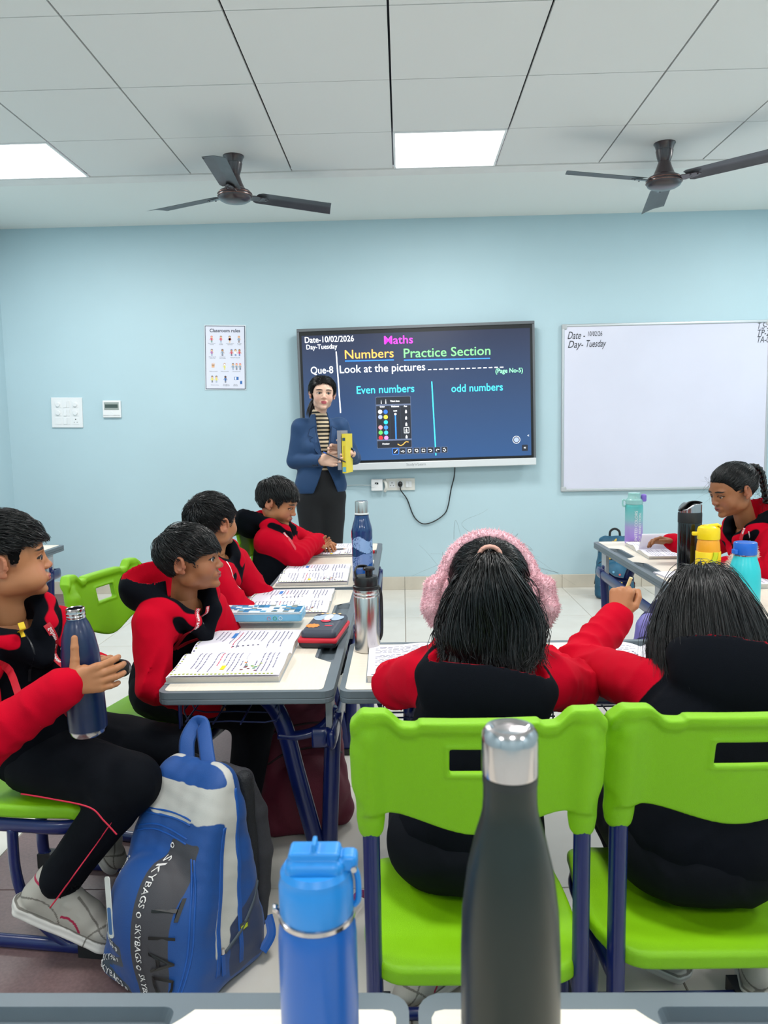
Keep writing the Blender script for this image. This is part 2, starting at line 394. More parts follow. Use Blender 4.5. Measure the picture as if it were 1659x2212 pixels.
g = G(); rect(g, 808.5, 860, 886.5, 976, -.0112, 1, .008); rect(g, 809.3, 861, 885.8, 975, -.0114, 0, .008)
for (x0, y0, x1, y1) in ((809, 877.5, 886, 878.2), (839, 878, 839.6, 958), (863, 878, 863.6, 958), (809, 958, 886, 958.7)): rect(g, x0, y0, x1, y1, -.0116, 1)
for k in range(6):
    for j in range(2): disc(g, 818+j*12, 894+k*12, .0155, -.0116, 3+2*k+j)
rect(g, 850, 898, 853, 957, -.0116, 15, .002); disc(g, 851.4, 899, .008, -.0118, 2)
for k in range(5):
    y = 893+k*14.5
    if k == 3: rect(g, 869.5, y-7, 881, y+6, -.0116, 2); rect(g, 870.3, y-6.2, 880.2, y+5.2, -.0117, 0)
    c = S(*px(875, y), -.0119); g.add([(-.006, -.012, 0), (.006, -.012, 0), (.006, .004, 0), (0, .014, 0), (-.006, .004, 0)], [(0, 1, 2, 3, 4)], 2, c)
for x in (821, 831): c = S(*px(x, 871), -.0116); g.add([(-.003, -.014, 0), (.003, -.014, 0), (0, .016 if x == 821 else .022, 0)], [(0, 1, 2)], 2, c)
for s, x, y, z in (('Thick lines', 851, 869.5, .016), ('Color', 823, 882.5, .015), ('Thickness', 851, 881.5, .015), ('Pen', 874, 881, .015), ('10.00', 851, 892, .013), ('Preview', 829, 968, .016)): addtext(g, s, z, S(*px(x, y), -.0117), 2, offset=.0004)
pw = [S(*px(x, y), -.0118) @ Vector((0, 0, 0)) for x, y in ((855, 968), (861, 971.5), (867, 969), (873, 963), (879, 963.5))]
g.tube(bez(pw, 5), .0028, 5, 16)
# tool bar
for k in range(8):
    x = 850+k*15.45; y = 985-k*.62; sel = k == 0
    rect(g, x-7, y-7, x+7, y+7, -.0112, 15 if sel else 1, .006); rect(g, x-6.2, y-6.2, x+6.2, y+6.2, -.0114, 0, .005)
    q = [S(*px(x+a, y+b), -.0118) @ Vector((0, 0, 0)) for a, b in [[(-3, 4), (4, -4)], [(-4, 0), (-1, 2), (1, -2), (4, 1), (1, 3)], [(-3, -3), (3, -3), (3, 1), (1, 3), (-3, 3), (-3, -3)], [(-3, -3), (2, -3), (3, 0), (3, 3), (0, 3), (-3, 0), (-3, -3)], [(-3, -3), (3, -3), (3, 3), (-3, 3), (-3, -3)], [(-4, -1), (1, -2), (3, 1), (1, 3), (-2, 3)], [(4, -1), (-1, -2), (-3, 1), (-1, 3)], [(-3, -2), (0, -4), (2, -1), (3, 2), (0, 4), (-3, 1)]][k]]
    g.tube(q, .0018, 4, 2)
    if k == 4: sline('', (x-2, y), (x+2, y), .003, None, -.0118, g); 
rect(g, 1129, 968, 1142, 982, -.0112, 0, .006); addtext(g, '=', .03, S(*px(1135.5, 975), -.0116), 2)
for r, m_, dy in ((.028, 2, -.0112), (.0255, 1, -.0113), (.0235, 0, -.0114), (.0185, 5, -.0115)): disc(g, 1117, 956.5, r, dy, m_)
addtext(g, '<', .026, S(*px(1143, 947), -.0115), 2)
g.obj('tool_panel', pm, screen, kind='stuff')
# display cable and plug
g = G(); cp = [(.392, 5.83, .96), (.385, 5.842, .86), (.363, 5.85, .773), (.335, 5.85, .63), (.30, 5.85, .57), (.22, 5.85, .519), (.15, 5.85, .506), (.10, 5.85, .535), (.066, 5.85, .59), (.03, 5.85, .691), (-.005, 5.842, .745), (-.020, 5.825, .77), (-.022, 5.815, .80)]
g.tube(bez(cp, 8), .0042, 8); cab = tag(g.obj('power_cable', m_blk, smooth=True), 'black power cable hanging in a loop below the display', 'cable')
g = G(); g.lathe([(.018, 0), (.0185, .012), (.016, .03), (.006, .034)], 20, T=Matrix.Translation((-.022, 5.8465, .812)) @ Matrix.Rotation(PI/2, 4, 'X') @ Matrix.Scale(1.15, 4, (0, 1, 0))); g.obj('plug', m_blk, cab, smooth=True)

# ---------------------------------------------------------------- sockets, switches, thermostat
m_sw = MAT('switch_white', '#e6e8ea', .3); m_line = MAT('switch_gap', '#7c8186', .6); m_plate = MAT('socket_plate', '#dcdbd4', .35)
def module(kind, x, z, s, par, y=-.0125):
    g = G(); g.add([(p[0]+x, y+.0008, p[1]+z) for p in rrect(s, s, .003)], [tuple(range(24))]); f = g.obj('module_gap', m_line, par)
    a = s-.005; nm = {'switch': 'switch', 'blank': 'blank_module', 'dimmer': 'dimmer', 'socket': 'socket'}[kind]
    g = G()
    if kind == 'switch':
        for q in (-1, 1): g.box((x+q*a/4, y-.001, z), (a/2-.0012, .004, a), rx=.05*q)
    else: g.box((x, y, z), (a, .003, a))
    if kind == 'dimmer':
        g.lathe([(a*.36, 0), (a*.33, .008), (a*.3, .009)], 24, T=Matrix.Translation((x, y-.001, z-.002)) @ Matrix.Rotation(PI/2, 4, 'X'))
    m = [m_sw, m_blk]
    if kind == 'socket':
        for dx, dz, r in ((0, .25, .0042), (-.22, -.18, .003), (.22, -.18, .003)):
            g.lathe([(r, 0), (r, .0006)], 12, 1, T=Matrix.Translation((x+dx*a, y-.0014, z+dz*a)) @ Matrix.Rotation(PI/2, 4, 'X'))
    g.obj(nm, m, par, bevel=.0006, seg=1)
sb = empty('switch_board', (-2.535, YF, 1.398), 0, 'square white switch board with nine modules at far left of wall', 'switch board'); sb.rotation_euler = (0, math.radians(1.2), 0)
g = G(); g.box((0, -.006, 0), (.236, .012, .226)); g.obj('plate', m_sw, sb, bevel=.003)
for r in range(3):
    for c in range(3):
        module([['dimmer', 'switch', 'dimmer'], ['dimmer', 'switch', 'dimmer'], ['blank', 'switch', 'socket']][r][c], (c-1)*.066, .062-r*.063, .055, sb)
th = empty('thermostat', (-2.19, YF, 1.417), 0, 'small white wall thermostat with a grey screen', 'thermostat'); th.rotation_euler = (0, math.radians(1), 0)
g = G(); g.box((0, -.009, 0), (.138, .018, .128)); g.obj('body', m_wht, th, bevel=.005)
g = G(); g.box((0, -.0185, .022), (.112, .003, .058)); s_ = g.obj('display_window', MAT('lcd_frame', '#9aa39f', .4), th, bevel=.002)
g = G(); g.box((0, -.0205, .022), (.096, .002, .026)); g.obj('lcd', MAT('lcd_dark', '#43534f', .25), s_)
g = G(); g.prism([(-.02, -.012), (.02, -.012), (.02, .004), (0, .020), (-.02, .004)], 0, .002, T=Matrix.Translation((-.003, -.018, -.035)) @ Matrix.Rotation(PI/2, 4, 'X')); g.obj('home_button', m_sw, th, bevel=.0015)
g = G(); g.box((0, -.0183, -.047), (.13, .002, .002)); g.obj('cover_seam', m_line, th)
st = empty('socket_strip', (-.022, YF, .810), 0, 'white wall strip with two sockets and a switch below the display', 'socket')
g = G(); g.box((0, -.006, 0), (.222, .012, .09)); g.obj('plate', m_plate, st, bevel=.003)
for k, kd in enumerate(('socket', 'socket', 'switch')): module(kd, -.062+k*.063, 0, .052, st)
ub = empty('wall_outlet_box', (-.198, YF, .810), 0, 'small white surface box with a thin grey lead left of the socket strip', 'socket')
g = G(); g.box((0, -.02, 0), (.086, .04, .088)); g.obj('box', m_wht, ub, bevel=.004)
g = G(); g.box((-.002, -.0405, .012), (.026, .002, .014)); g.obj('port', m_blk, ub)
g = G(); g.tube(bez([(-.002, -.042, .010), (-.02, -.055, .004), (-.07, -.05, .0), (-.16, -.03, .002), (-.26, -.02, -.004)], 6), .0022, 6); g.obj('lead', MAT('grey_lead', '#b9c0c2', .5), ub, smooth=True)
g = G(); g.tube(bez([(.052, -.012, .03), (.066, -.03, .015), (.07, -.034, -.02), (.058, -.02, -.05)], 6), .011, 10); g.obj('cable_clip', m_plate, ub, smooth=True)

# ---------------------------------------------------------------- whiteboard
WX0, WX1, WZ0, WZ1 = 1.187, 2.71, .735, 1.968
wb = empty('whiteboard', ((WX0+WX1)/2, YF, (WZ0+WZ1)/2), 0, 'large framed whiteboard with handwritten date and day', 'whiteboard')
hw, hh = (WX1-WX0)/2, (WZ1-WZ0)/2
m_wb = MAT('whiteboard_enamel', '#d3d3e3', .16, var=.02, vscale=2.5, spec=.6); m_al = MAT('aluminium', '#c4c7ca', .35, metal=.7)
g = G(); g.box((0, -.012, 0), (2*hw-.02, .014, 2*hh-.02)); g.obj('board', m_wb, wb)
for a, b, w1, h1 in ((0, hh-.009, 2*hw-.04, .020), (0, -hh+.010, 2*hw-.04, .022), (-hw+.009, 0, .020, 2*hh-.04), (hw-.009, 0, .020, 2*hh-.04)):
    g = G(); g.box((a, -.013, b), (w1, .026, h1)); g.obj('frame_rail', m_al, wb, bevel=.006, seg=3)
for sx in (-1, 1):
    for sz in (-1, 1):
        g = G(); g.box((sx*(hw-.018), -.0135, sz*(hh-.018)), (.040, .029, .040)); g.obj('corner_cap', MAT('corner_grey', '#b3b7ba', .45), wb, bevel=.009, seg=3)
m_ink = MAT('marker_ink', '#20242e', .6)
def W(x, z): return WT(x-(WX0+WX1)/2, -.0196, z-(WZ0+WZ1)/2)
for s, x, z, sz, sh, x1 in (('Date -', 1.225, 1.885, .078, .35, 1.358), ('10/02/26', 1.372, 1.895, .048, .1, 1.482), ('Day-', 1.228, 1.820, .075, .35, 1.345), ('Tuesday', 1.358, 1.823, .072, .35, 1.512), ('T.S-3', 2.605, 1.925, .066, .25, 2.70), ('TP-2', 2.605, 1.874, .066, .25, 2.70), ('TA-0', 2.605, 1.826, .066, .25, 2.70)):
    V, F = text_mesh(s, sz, shear=sh, offset=.0004, align='LEFT'); k_ = (x1-x)/max(p[0] for p in V); g = G(); g.add([(p[0]*k_, p[1], 0) for p in V], F, 0, W(x, z)); g.obj('handwriting', m_ink, wb)

# ---------------------------------------------------------------- poster
po = empty('poster', (-1.315, YF, 1.782), 0, 'laminated white classroom rules poster with small drawings', 'poster'); po.rotation_euler = (0, math.radians(1.6), 0)
PW, PH = .300, .468
g = G(); g.grid(lambda u, v: ((u-.5)*(PW+.012), -.003-.004*math.sin(v*3.2)*(v < .15)-.002*abs(u-.5), (v-.5)*(PH+.012)), 8, 12); n = len(g.v)
g.obj('laminate', MAT('laminate', '#dfe8ee', .12), po, smooth=True)
g = G(); g.box((0, -.0062, 0), (PW, .0016, PH)); g.obj('sheet_border', MAT('poster_navy', '#3a4658', .5), po)
g = G(); g.box((0, -.0072, 0), (PW-.010, .0012, PH-.010)); sheet = g.obj('sheet', MAT('poster_paper', '#dfe0ee', .4), po)
pc = ['#27304a', '#d9546a', '#8fa4bb', '#e8b48a', '#6a3f2e', '#2c8a6a', '#e6dc7a', '#b36fb0', '#2567b0', '#f0c090', '#c98a50', '#f4f4fa']
pmats = [MAT('print_'+c[1:], c, .5) for c in pc]
def Pt(x, z, d=0): return Matrix.Translation((x, -.0080-d*.0001, z)) @ Euler((PI/2, 0, 0)).to_matrix().to_4x4()
g = G(); addtext(g, 'Classroom rules', .0345, Pt(0, .197), 0, offset=.0009)
def pd(x, z, r, m, d=0, sx=1, sz=1, n=12): g.add([(r*sx*math.cos(a), r*sz*math.sin(a), 0) for a in np.linspace(0, 2*PI, n+1)[:-1]], [tuple(range(n))], m, Pt(x, z, d))
def pr(x, z, w1, h1, m, d=0, a=0): g.add([(-w1/2, -h1/2, 0), (w1/2, -h1/2, 0), (w1/2, h1/2, 0), (-w1/2, h1/2, 0)], [(0, 1, 2, 3)], m, Pt(x, z, d) @ Matrix.Rotation(a, 4, 'Z'))
def kid(x, z, hair, skin, top, leg, s=1., arm=1):
    pd(x, z+.017*s, .0085*s, hair, 0, 1, 1.05); pd(x, z+.0145*s, .0065*s, skin, 1); pr(x, z-.001*s, .013*s, .018*s, top, 0)
    for q in (-1, 1):
        pr(x+q*.003*s, z-.017*s, .004*s, .016*s, leg, 0); pr(x+q*.010*s, z+.001*s, .003*s, .016*s, skin if q*arm > 0 else top, 0, q*.5)
rows = [(.135, [(-.1, 1, 9, 1, 5), (-.03, 4, 9, 1, 2), (.035, 0, 9, 2, 9), (.105, 10, 3, 2, 4)]), (.037, [(-.1, 0, 9, 7, 2), (-.02, 0, 10, 2, 0), (.048, 8, 10, 1, 0), (.078, 4, 9, 11, 8), (.108, 4, 10, 1, 8)]),
        (-.066, [(-.005, 10, 11, 6, 6), (.058, 0, 9, 2, 2), (.085, 1, 9, 2, 0), (.112, 1, 9, 2, 0)]), (-.160, [(-.100, 0, 9, 6, 0), (-.068, 0, 9, 6, 2), (.0, 0, 4, 8, 0)])]
for z, ks in rows:
    for x, *c in ks: kid(x, z, *c)
pr(-.092, -.064, .022, .020, 3); [pr(-.101+.005*k, -.052+.002*(k % 3), .0035, .016, 3, 0, .25-.12*k) for k in range(5)]
pr(.082, -.153, .034, .024, 8); pr(.076, -.153, .012, .02, 11, 1); pr(.118, -.183, .016, .024, 8); pd(.024+.012, .135, .010, 1)
for z, ts in ((.100, [('Raise your hand\nto speak', -.1), ('Listen\ncarefully', -.03), ('Love and respect\neach other', .037), ('Be ready\nto learn', .108)]), (.000, [('Always say hello\nand goodbye', -.095), ('Concentrate\nwhile reading', -.02), ('Share and cooperate', .075)]), (-.102, [('Wash your hands', -.09), ('Wear your mask', -.005), ('Be patient in line', .085)]), (-.203, [('Be kind to others', -.08), ('Play safely on\nthe playground', .005), ('Tidy the\nclassroom', .075)])):
    for s, x in ts: addtext(g, s, .0085, Pt(x, z), 0, offset=.0001, res=1)
g.obj('printed_rules', pmats, sheet, kind='stuff')
# ---------------------------------------------------------------- signed distance shapes and surface nets
F4 = np.float32
class SDF:
    """Grid of signed distances; shapes are blended in, then turned into one closed mesh."""
    def __init__(s, lo, hi, h):
        s.lo = np.array(lo, F4); s.h = h; s.n = np.ceil((np.array(hi)-np.array(lo))/h).astype(int)+1
        s.D = np.full(tuple(s.n), 1.0, F4)
        s.ax = [s.lo[i]+h*np.arange(s.n[i], dtype=F4) for i in range(3)]
    def sub(s, c0, c1, pad):
        i0 = np.maximum(np.floor((np.minimum(c0, c1)-pad-s.lo)/s.h).astype(int), 0)
        i1 = np.minimum(np.ceil((np.maximum(c0, c1)+pad-s.lo)/s.h).astype(int)+1, s.n)
        if (i1-i0 <= 0).any(): return None
        sl = tuple(slice(a, b) for a, b in zip(i0, i1))
        X = s.ax[0][sl[0]][:, None, None]; Y = s.ax[1][sl[1]][None, :, None]; Z = s.ax[2][sl[2]][None, None, :]
        return sl, X, Y, Z
    def mix(s, sl, d, k, op):
        a = s.D[sl]
        if op == 'u':
            if k > 0:
                h = np.clip(.5+.5*(a-d)/k, 0, 1); r = a*(1-h)+d*h-k*h*(1-h)
            else: r = np.minimum(a, d)
        elif op == 's':
            if k > 0:
                h = np.clip(.5-.5*(a+d)/k, 0, 1); r = a*(1-h)-d*h+k*h*(1-h)
            else: r = np.maximum(a, -d)
        elif op == 'i': r = np.maximum(a, d)
        s.D[sl] = r
    def cap(s, a, b, ra, rb=None, k=0., op='u'):      # round cone
        if rb is None: rb = ra
        a = np.array(a, F4); b = np.array(b, F4); m = max(ra, rb)
        q = s.sub(a, b, m+k+4*s.h)
        if q is None: return s
        sl, X, Y, Z = q; ab = b-a; L2 = float(ab@ab)+1e-9
        t = np.clip(((X-a[0])*ab[0]+(Y-a[1])*ab[1]+(Z-a[2])*ab[2])/L2, 0, 1)
        d = np.sqrt((X-a[0]-t*ab[0])**2+(Y-a[1]-t*ab[1])**2+(Z-a[2]-t*ab[2])**2)-(ra+(rb-ra)*t)
        s.mix(sl, d, k, op); return s
    def chain(s, pts, rs, k=0., op='u'):
        for i in range(len(pts)-1): s.cap(pts[i], pts[i+1], rs[i], rs[i+1], k if i == 0 or op == 's' else max(k, .3*rs[i]), op)
        return s
    def ell(s, c, r, k=0., op='u', R=None):            # ellipsoid, R = 3x3 axes as columns
        c = np.array(c, F4); r = np.array(r, F4); m = float(r.max())
        q = s.sub(c, c, m+k+4*s.h)
        if q is None: return s
        sl, X, Y, Z = q; X = X-c[0]; Y = Y-c[1]; Z = Z-c[2]
        if R is not None:
            R = np.array(R, F4); X, Y, Z = X*R[0, 0]+Y*R[1, 0]+Z*R[2, 0], X*R[0, 1]+Y*R[1, 1]+Z*R[2, 1], X*R[0, 2]+Y*R[1, 2]+Z*R[2, 2]
        k0 = np.sqrt((X/r[0])**2+(Y/r[1])**2+(Z/r[2])**2); k1 = np.sqrt((X/r[0]**2)**2+(Y/r[1]**2)**2+(Z/r[2]**2)**2)+1e-9
        s.mix(sl, k0*(k0-1)/k1, k, op); return s
    def box(s, c, d, rad=.005, k=0., op='u', R=None):
        c = np.array(c, F4); d = np.array(d, F4)/2-rad; m = float(np.linalg.norm(d)+rad)
        q = s.sub(c, c, m+k+4*s.h)
        if q is None: return s
        sl, X, Y, Z = q; X = X-c[0]; Y = Y-c[1]; Z = Z-c[2]
        if R is not None:
            R = np.array(R, F4); X, Y, Z = X*R[0, 0]+Y*R[1, 0]+Z*R[2, 0], X*R[0, 1]+Y*R[1, 1]+Z*R[2, 1], X*R[0, 2]+Y*R[1, 2]+Z*R[2, 2]
        a, b, e = np.abs(X)-d[0], np.abs(Y)-d[1], np.abs(Z)-d[2]
        o = np.sqrt(np.maximum(a, 0)**2+np.maximum(b, 0)**2+np.maximum(e, 0)**2)+np.minimum(np.maximum(np.maximum(a, b), e), 0)-rad
        s.mix(sl, o, k, op); return s
    def fn(s, f, k=0., op='u'):
        sl = tuple(slice(0, a) for a in s.n)
        s.mix(sl, f(s.ax[0][:, None, None], s.ax[1][None, :, None], s.ax[2][None, None, :]).astype(F4), k, op); return s
    def add(s, f):
        s.D += f(s.ax[0][:, None, None], s.ax[1][None, :, None], s.ax[2][None, None, :]).astype(F4); return s
    def mesh(s):
        D = s.D; D[0] = D[-1] = np.maximum(D[0], s.h); D[-1] = np.maximum(D[-1], s.h)
        for a in range(3):
            i = [slice(None)]*3
            for e in (0, -1): i[a] = e; D[tuple(i)] = np.maximum(D[tuple(i)], .3*s.h)
        S_ = D < 0
        nx, ny, nz = D.shape
        c = np.zeros((nx-1, ny-1, nz-1), np.int8)
        for i in (0, 1):
            for j in (0, 1):
                for k in (0, 1): c += S_[i:nx-1+i, j:ny-1+j, k:nz-1+k]
        act = (c > 0) & (c < 8); idx = np.argwhere(act)
        vid = np.full(act.shape, -1, np.int64); vid[act] = np.arange(len(idx))
        P = np.zeros((len(idx), 3)); W_ = np.zeros(len(idx))
        cor = [(i, j, k) for i in (0, 1) for j in (0, 1) for k in (0, 1)]
        vals = {q: D[idx[:, 0]+q[0], idx[:, 1]+q[1], idx[:, 2]+q[2]] for q in cor}
        for q in cor:
            for a in range(3):
                if q[a]: continue
                q2 = list(q); q2[a] = 1; q2 = tuple(q2); A, B = vals[q], vals[q2]
                m = (A < 0) != (B < 0); t = A[m]/(A[m]-B[m])
                pt = np.tile(np.array(q, float), (m.sum(), 1)); pt[:, a] = t
                P[m] += pt; W_[m] += 1
        P = (P/W_[:, None]+idx)*s.h+s.lo
        Q = []
        for a in range(3):
            b, e = (a+1) % 3, (a+2) % 3
            i0 = [slice(1, -1)]*3; i0[a] = slice(0, -1); i1 = list(i0); i1[a] = slice(1, None)
            A, B = S_[tuple(i0)], S_[tuple(i1)]
            for sg, mm in ((0, A & ~B), (1, B & ~A)):
                w_ = np.argwhere(mm)
                if not len(w_): continue
                w_ = w_+np.array([0 if x == a else 1 for x in range(3)])
                def g_(db, de):
                    v = w_.copy(); v[:, b] -= db; v[:, e] -= de; return vid[v[:, 0], v[:, 1], v[:, 2]]
                q4 = [g_(1, 1), g_(0, 1), g_(0, 0), g_(1, 0)]
                Q.append(np.stack(q4 if sg == 0 else q4[::-1], 1))
        return P, np.concatenate(Q)
    def val(s, P):     # trilinear lookup
        g_ = (np.asarray(P)-s.lo)/s.h; i = np.clip(np.floor(g_).astype(int), 0, s.n-2); f = g_-i; r = 0
        for a in (0, 1):
            for b in (0, 1):
                for c in (0, 1):
                    w_ = (f[:, 0] if a else 1-f[:, 0])*(f[:, 1] if b else 1-f[:, 1])*(f[:, 2] if c else 1-f[:, 2])
                    r = r+w_*s.D[i[:, 0]+a, i[:, 1]+b, i[:, 2]+c]
        return r
def sdfobj(sd, name, mat, parent=None, attrs=None, **k):
    P, Q = sd.mesh(); at = None
    if attrs: at = {n: f(P) for n, f in attrs.items()}
    return mk(name, P, Q, mat, parent, smooth=True, attrs=at, **k)
def smoothstep(a, b, x): t = np.clip((x-a)/(b-a), 0, 1); return t*t*(3-2*t)

# ---------------------------------------------------------------- green school chairs
m_green = MAT('green_plastic', '#7ab505', .45, spec=.35, bump=.35, bscale=900, var=.03, vscale=6)
m_navy = MAT('navy_tube', '#0d1c58', .28, coat=.15)
m_rub = MAT('black_rubber', '#15171a', .55)
SEAT_Z = .362
def chair_meshes():
    # backrest (local y<0 is behind the sitter), origin on the floor under the seat middle
    sd = SDF((-.215, -.235, .56), (.215, -.10, .83), .0036)
    def back(X, Y, Z):
        ax = np.abs(X)
        yc = -.165-.018*(1-(X/.19)**2)-.20*(Z-.60)
        top = .788+.006*smoothstep(.094, .088, ax)+.022*smoothstep(.112, .142, ax)-.022*smoothstep(.172, .196, ax)
        bot = .592+.040*smoothstep(.0, .15, ax)+.0*X
        wd = .176+.018*smoothstep(.64, .68, Z)
        d2 = np.maximum(np.maximum(Z-top, bot-Z), ax-wd)
        hole = np.maximum(ax-.043, np.abs(Z-.725)-.020); hole = np.where(hole > -.006, hole, hole)
        d2 = np.maximum(d2, -hole)
        edge_t = np.minimum(top-Z, .05); rim = smoothstep(.030, .012, edge_t)
        side = np.exp(-((ax-.166)/.022)**2)*smoothstep(.60, .63, Z)
        hr = smoothstep(.012, .003, hole)
        th = .0052+.0085*rim+.016*side*smoothstep(.81, .76, Z)+.004*hr
        # rounded combination
        a = d2+.006; b = np.abs(Y-yc+.004*side)-th+.004
        return np.sqrt(np.maximum(a, 0)**2+np.maximum(b, 0)**2)+np.minimum(np.maximum(a, b), 0)-.005
    sd.fn(back)
    for s in (-1, 1):
        sd.cap((s*.166, -.170, .618), (s*.169, -.192, .735), .0215, .023, .012)
        sd.cap((s*.166, -.168, .602), (s*.166, -.168, .62), .0205, .0205, .006)
    B = sd.mesh()
    sd = SDF((-.205, -.215, .315), (.205, .215, .385), .0042)
    def seat(X, Y, Z):
        wx = .188-.012*smoothstep(.0, .19, Y)-.016*smoothstep(-.06, -.18, Y); ly = .188
        q = np.sqrt(np.maximum(np.abs(X)-wx+.05, 0)**2+np.maximum(np.abs(Y)-ly+.05, 0)**2)-.05
        rear = smoothstep(-.08, -.16, Y)
        top = SEAT_Z+.006*rear*1.2-.009*np.exp(-(((Y+.03)/.10)**2))*smoothstep(.20, .05, np.abs(X))-.016*smoothstep(.12, .19, Y)+.004*smoothstep(.1, .18, np.abs(X))
        b = np.abs(Z-(top-.016))-.016+.010; a = q+.012
        return np.sqrt(np.maximum(a, 0)**2+np.maximum(b, 0)**2)+np.minimum(np.maximum(a, b), 0)-.010
    sd.fn(seat); S_ = sd.mesh()
    return B, S_
_cm = {}
def me_of(key, V, F, mats, smooth=True, mi=None):
    if key not in _cm:
        me = bpy.data.meshes.new(key); me.from_pydata(V.tolist() if isinstance(V, np.ndarray) else V, [], F.tolist() if isinstance(F, np.ndarray) else F)
        for m in mats: me.materials.append(m)
        if smooth: me.polygons.foreach_set('use_smooth', [True]*len(me.polygons))
        me.update(); _cm[key] = me
    return _cm[key]
def link(name, me, parent): o = bpy.data.objects.new(name, me); COL.objects.link(o); o.parent = parent; return o
def make_chair(label, loc, rz, first=[None]):
    t = empty('school_chair', loc, rz, label, 'chair', 'green school chairs')
    if first[0] is None:
        (BV, BF), (SV, SF) = chair_meshes()
        me_of('backrest', BV, BF, [m_green]); me_of('seat', SV, SF, [m_green])
        for s in (-1, 1):
            g = G()   # rear post, bending forward into the floor skid
            g.tube(bez([(s*.166, -.172, .64), (s*.166, -.168, .45), (s*.166, -.166, .25), (s*.167, -.168, .08), (s*.168, -.160, .035), (s*.168, -.12, .016), (s*.168, .0, .014), (s*.168, .16, .014)], 5), .0155, 12, flat=(.0135, .0165), up=(0, -1, .001)); me_of('post%d' % s, g.v, g.f, [m_navy])
            g = G(); g.tube(bez([(s*.166, -.15, .31), (s*.172, 0, .312), (s*.168, .12, .312), (s*.12, .178, .312), (0, .186, .312)], 6), .013, 10, flat=(.010, .017), up=(0, 0, 1))
            me_of('rail%d' % s, g.v, g.f, [m_navy])
            g = G(); g.tube(bez([(s*.168, -.02, .305), (s*.168, -.02, .20), (s*.168, .0, .12), (s*.168, .045, .06), (s*.168, .10, .022), (s*.168, .14, .014)], 6), .0125, 10); me_of('strut%d' % s, g.v, g.f, [m_navy])
            g = G(); g.box((s*.168, .17, .017), (.040, .06, .033)); me_of('foot%d' % s, g.v, g.f, [m_rub], False)
            g = G(); g.box((s*.168, -.150, .022), (.036, .055, .042)); me_of('heel%d' % s, g.v, g.f, [m_rub], False)
        g = G(); g.tube([(-.168, .155, .018), (.168, .155, .018)], .0125, 10); me_of('floorbar', g.v, g.f, [m_navy])
        g = G(); V, F = text_mesh('popcorn', .0165, extrude=.0006)
        def bend(p): return (p[0], -.165-.018*(1-(p[0]/.19)**2)-.20*(p[1]+.072)-.0056-p[2], p[1]+.672)
        g.add([bend(p) for p in V], F); me_of('emboss', g.v, g.f, [m_green])
        g = G(); pl = rrect(.066, .019, .004, 3); n = len(pl)
        g.tube([bend((x, y, 0)) for x, y in pl], .0007, 5, closed=True); me_of('emb2', g.v, g.f, [MAT('green_groove', '#6da01f', .5)])
        first[0] = 1
    b = link('backrest', _cm['backrest'], t); link('raised_lettering', _cm['emboss'], b); link('lettering_border', _cm['emb2'], b)
    link('seat', _cm['seat'], t)
    for s in (-1, 1):
        link('rear_post', _cm['post%d' % s], t); link('seat_rail', _cm['rail%d' % s], t); link('front_strut', _cm['strut%d' % s], t)
        link('rubber_foot', _cm['foot%d' % s], t); link('rubber_heel', _cm['heel%d' % s], t)
    link('floor_bar', _cm['floorbar'], t)
    return t
make_chair('green plastic chair in the centre, under the girl with pink earmuffs', (.105, 1.335, 0), math.radians(.5))
cb = make_chair('green plastic chair at right with a cracked top corner, under the long haired girl', (.522, 1.380, 0), math.radians(1)); cb.scale = (1.11, 1.0, .985)
g = G(); g.tube(bez([(-.178, -.214, .782), (-.180, -.215, .765), (-.176, -.2145, .752), (-.181, -.213, .742), (-.186, -.205, .735)], 3), .0011, 4); g.obj('crack', MAT('crack_dark', '#28330f', .7), cb, label='dark crack in the green plastic corner')
make_chair('green plastic chair in the left row with its empty backrest showing behind the hooded boy', (-.76, 2.36, 0), math.radians(-104))
make_chair('green plastic chair under the boy with a lanyard at the left edge', (-.90, 1.89, 0), math.radians(-97))
make_chair('green plastic chair far back, behind the boy writing in his notebook', (-.58, 3.52, 0), math.radians(-98))
make_chair('green plastic chair at the right edge behind the girl with the plait', (1.64, 3.27, 0), math.radians(92))

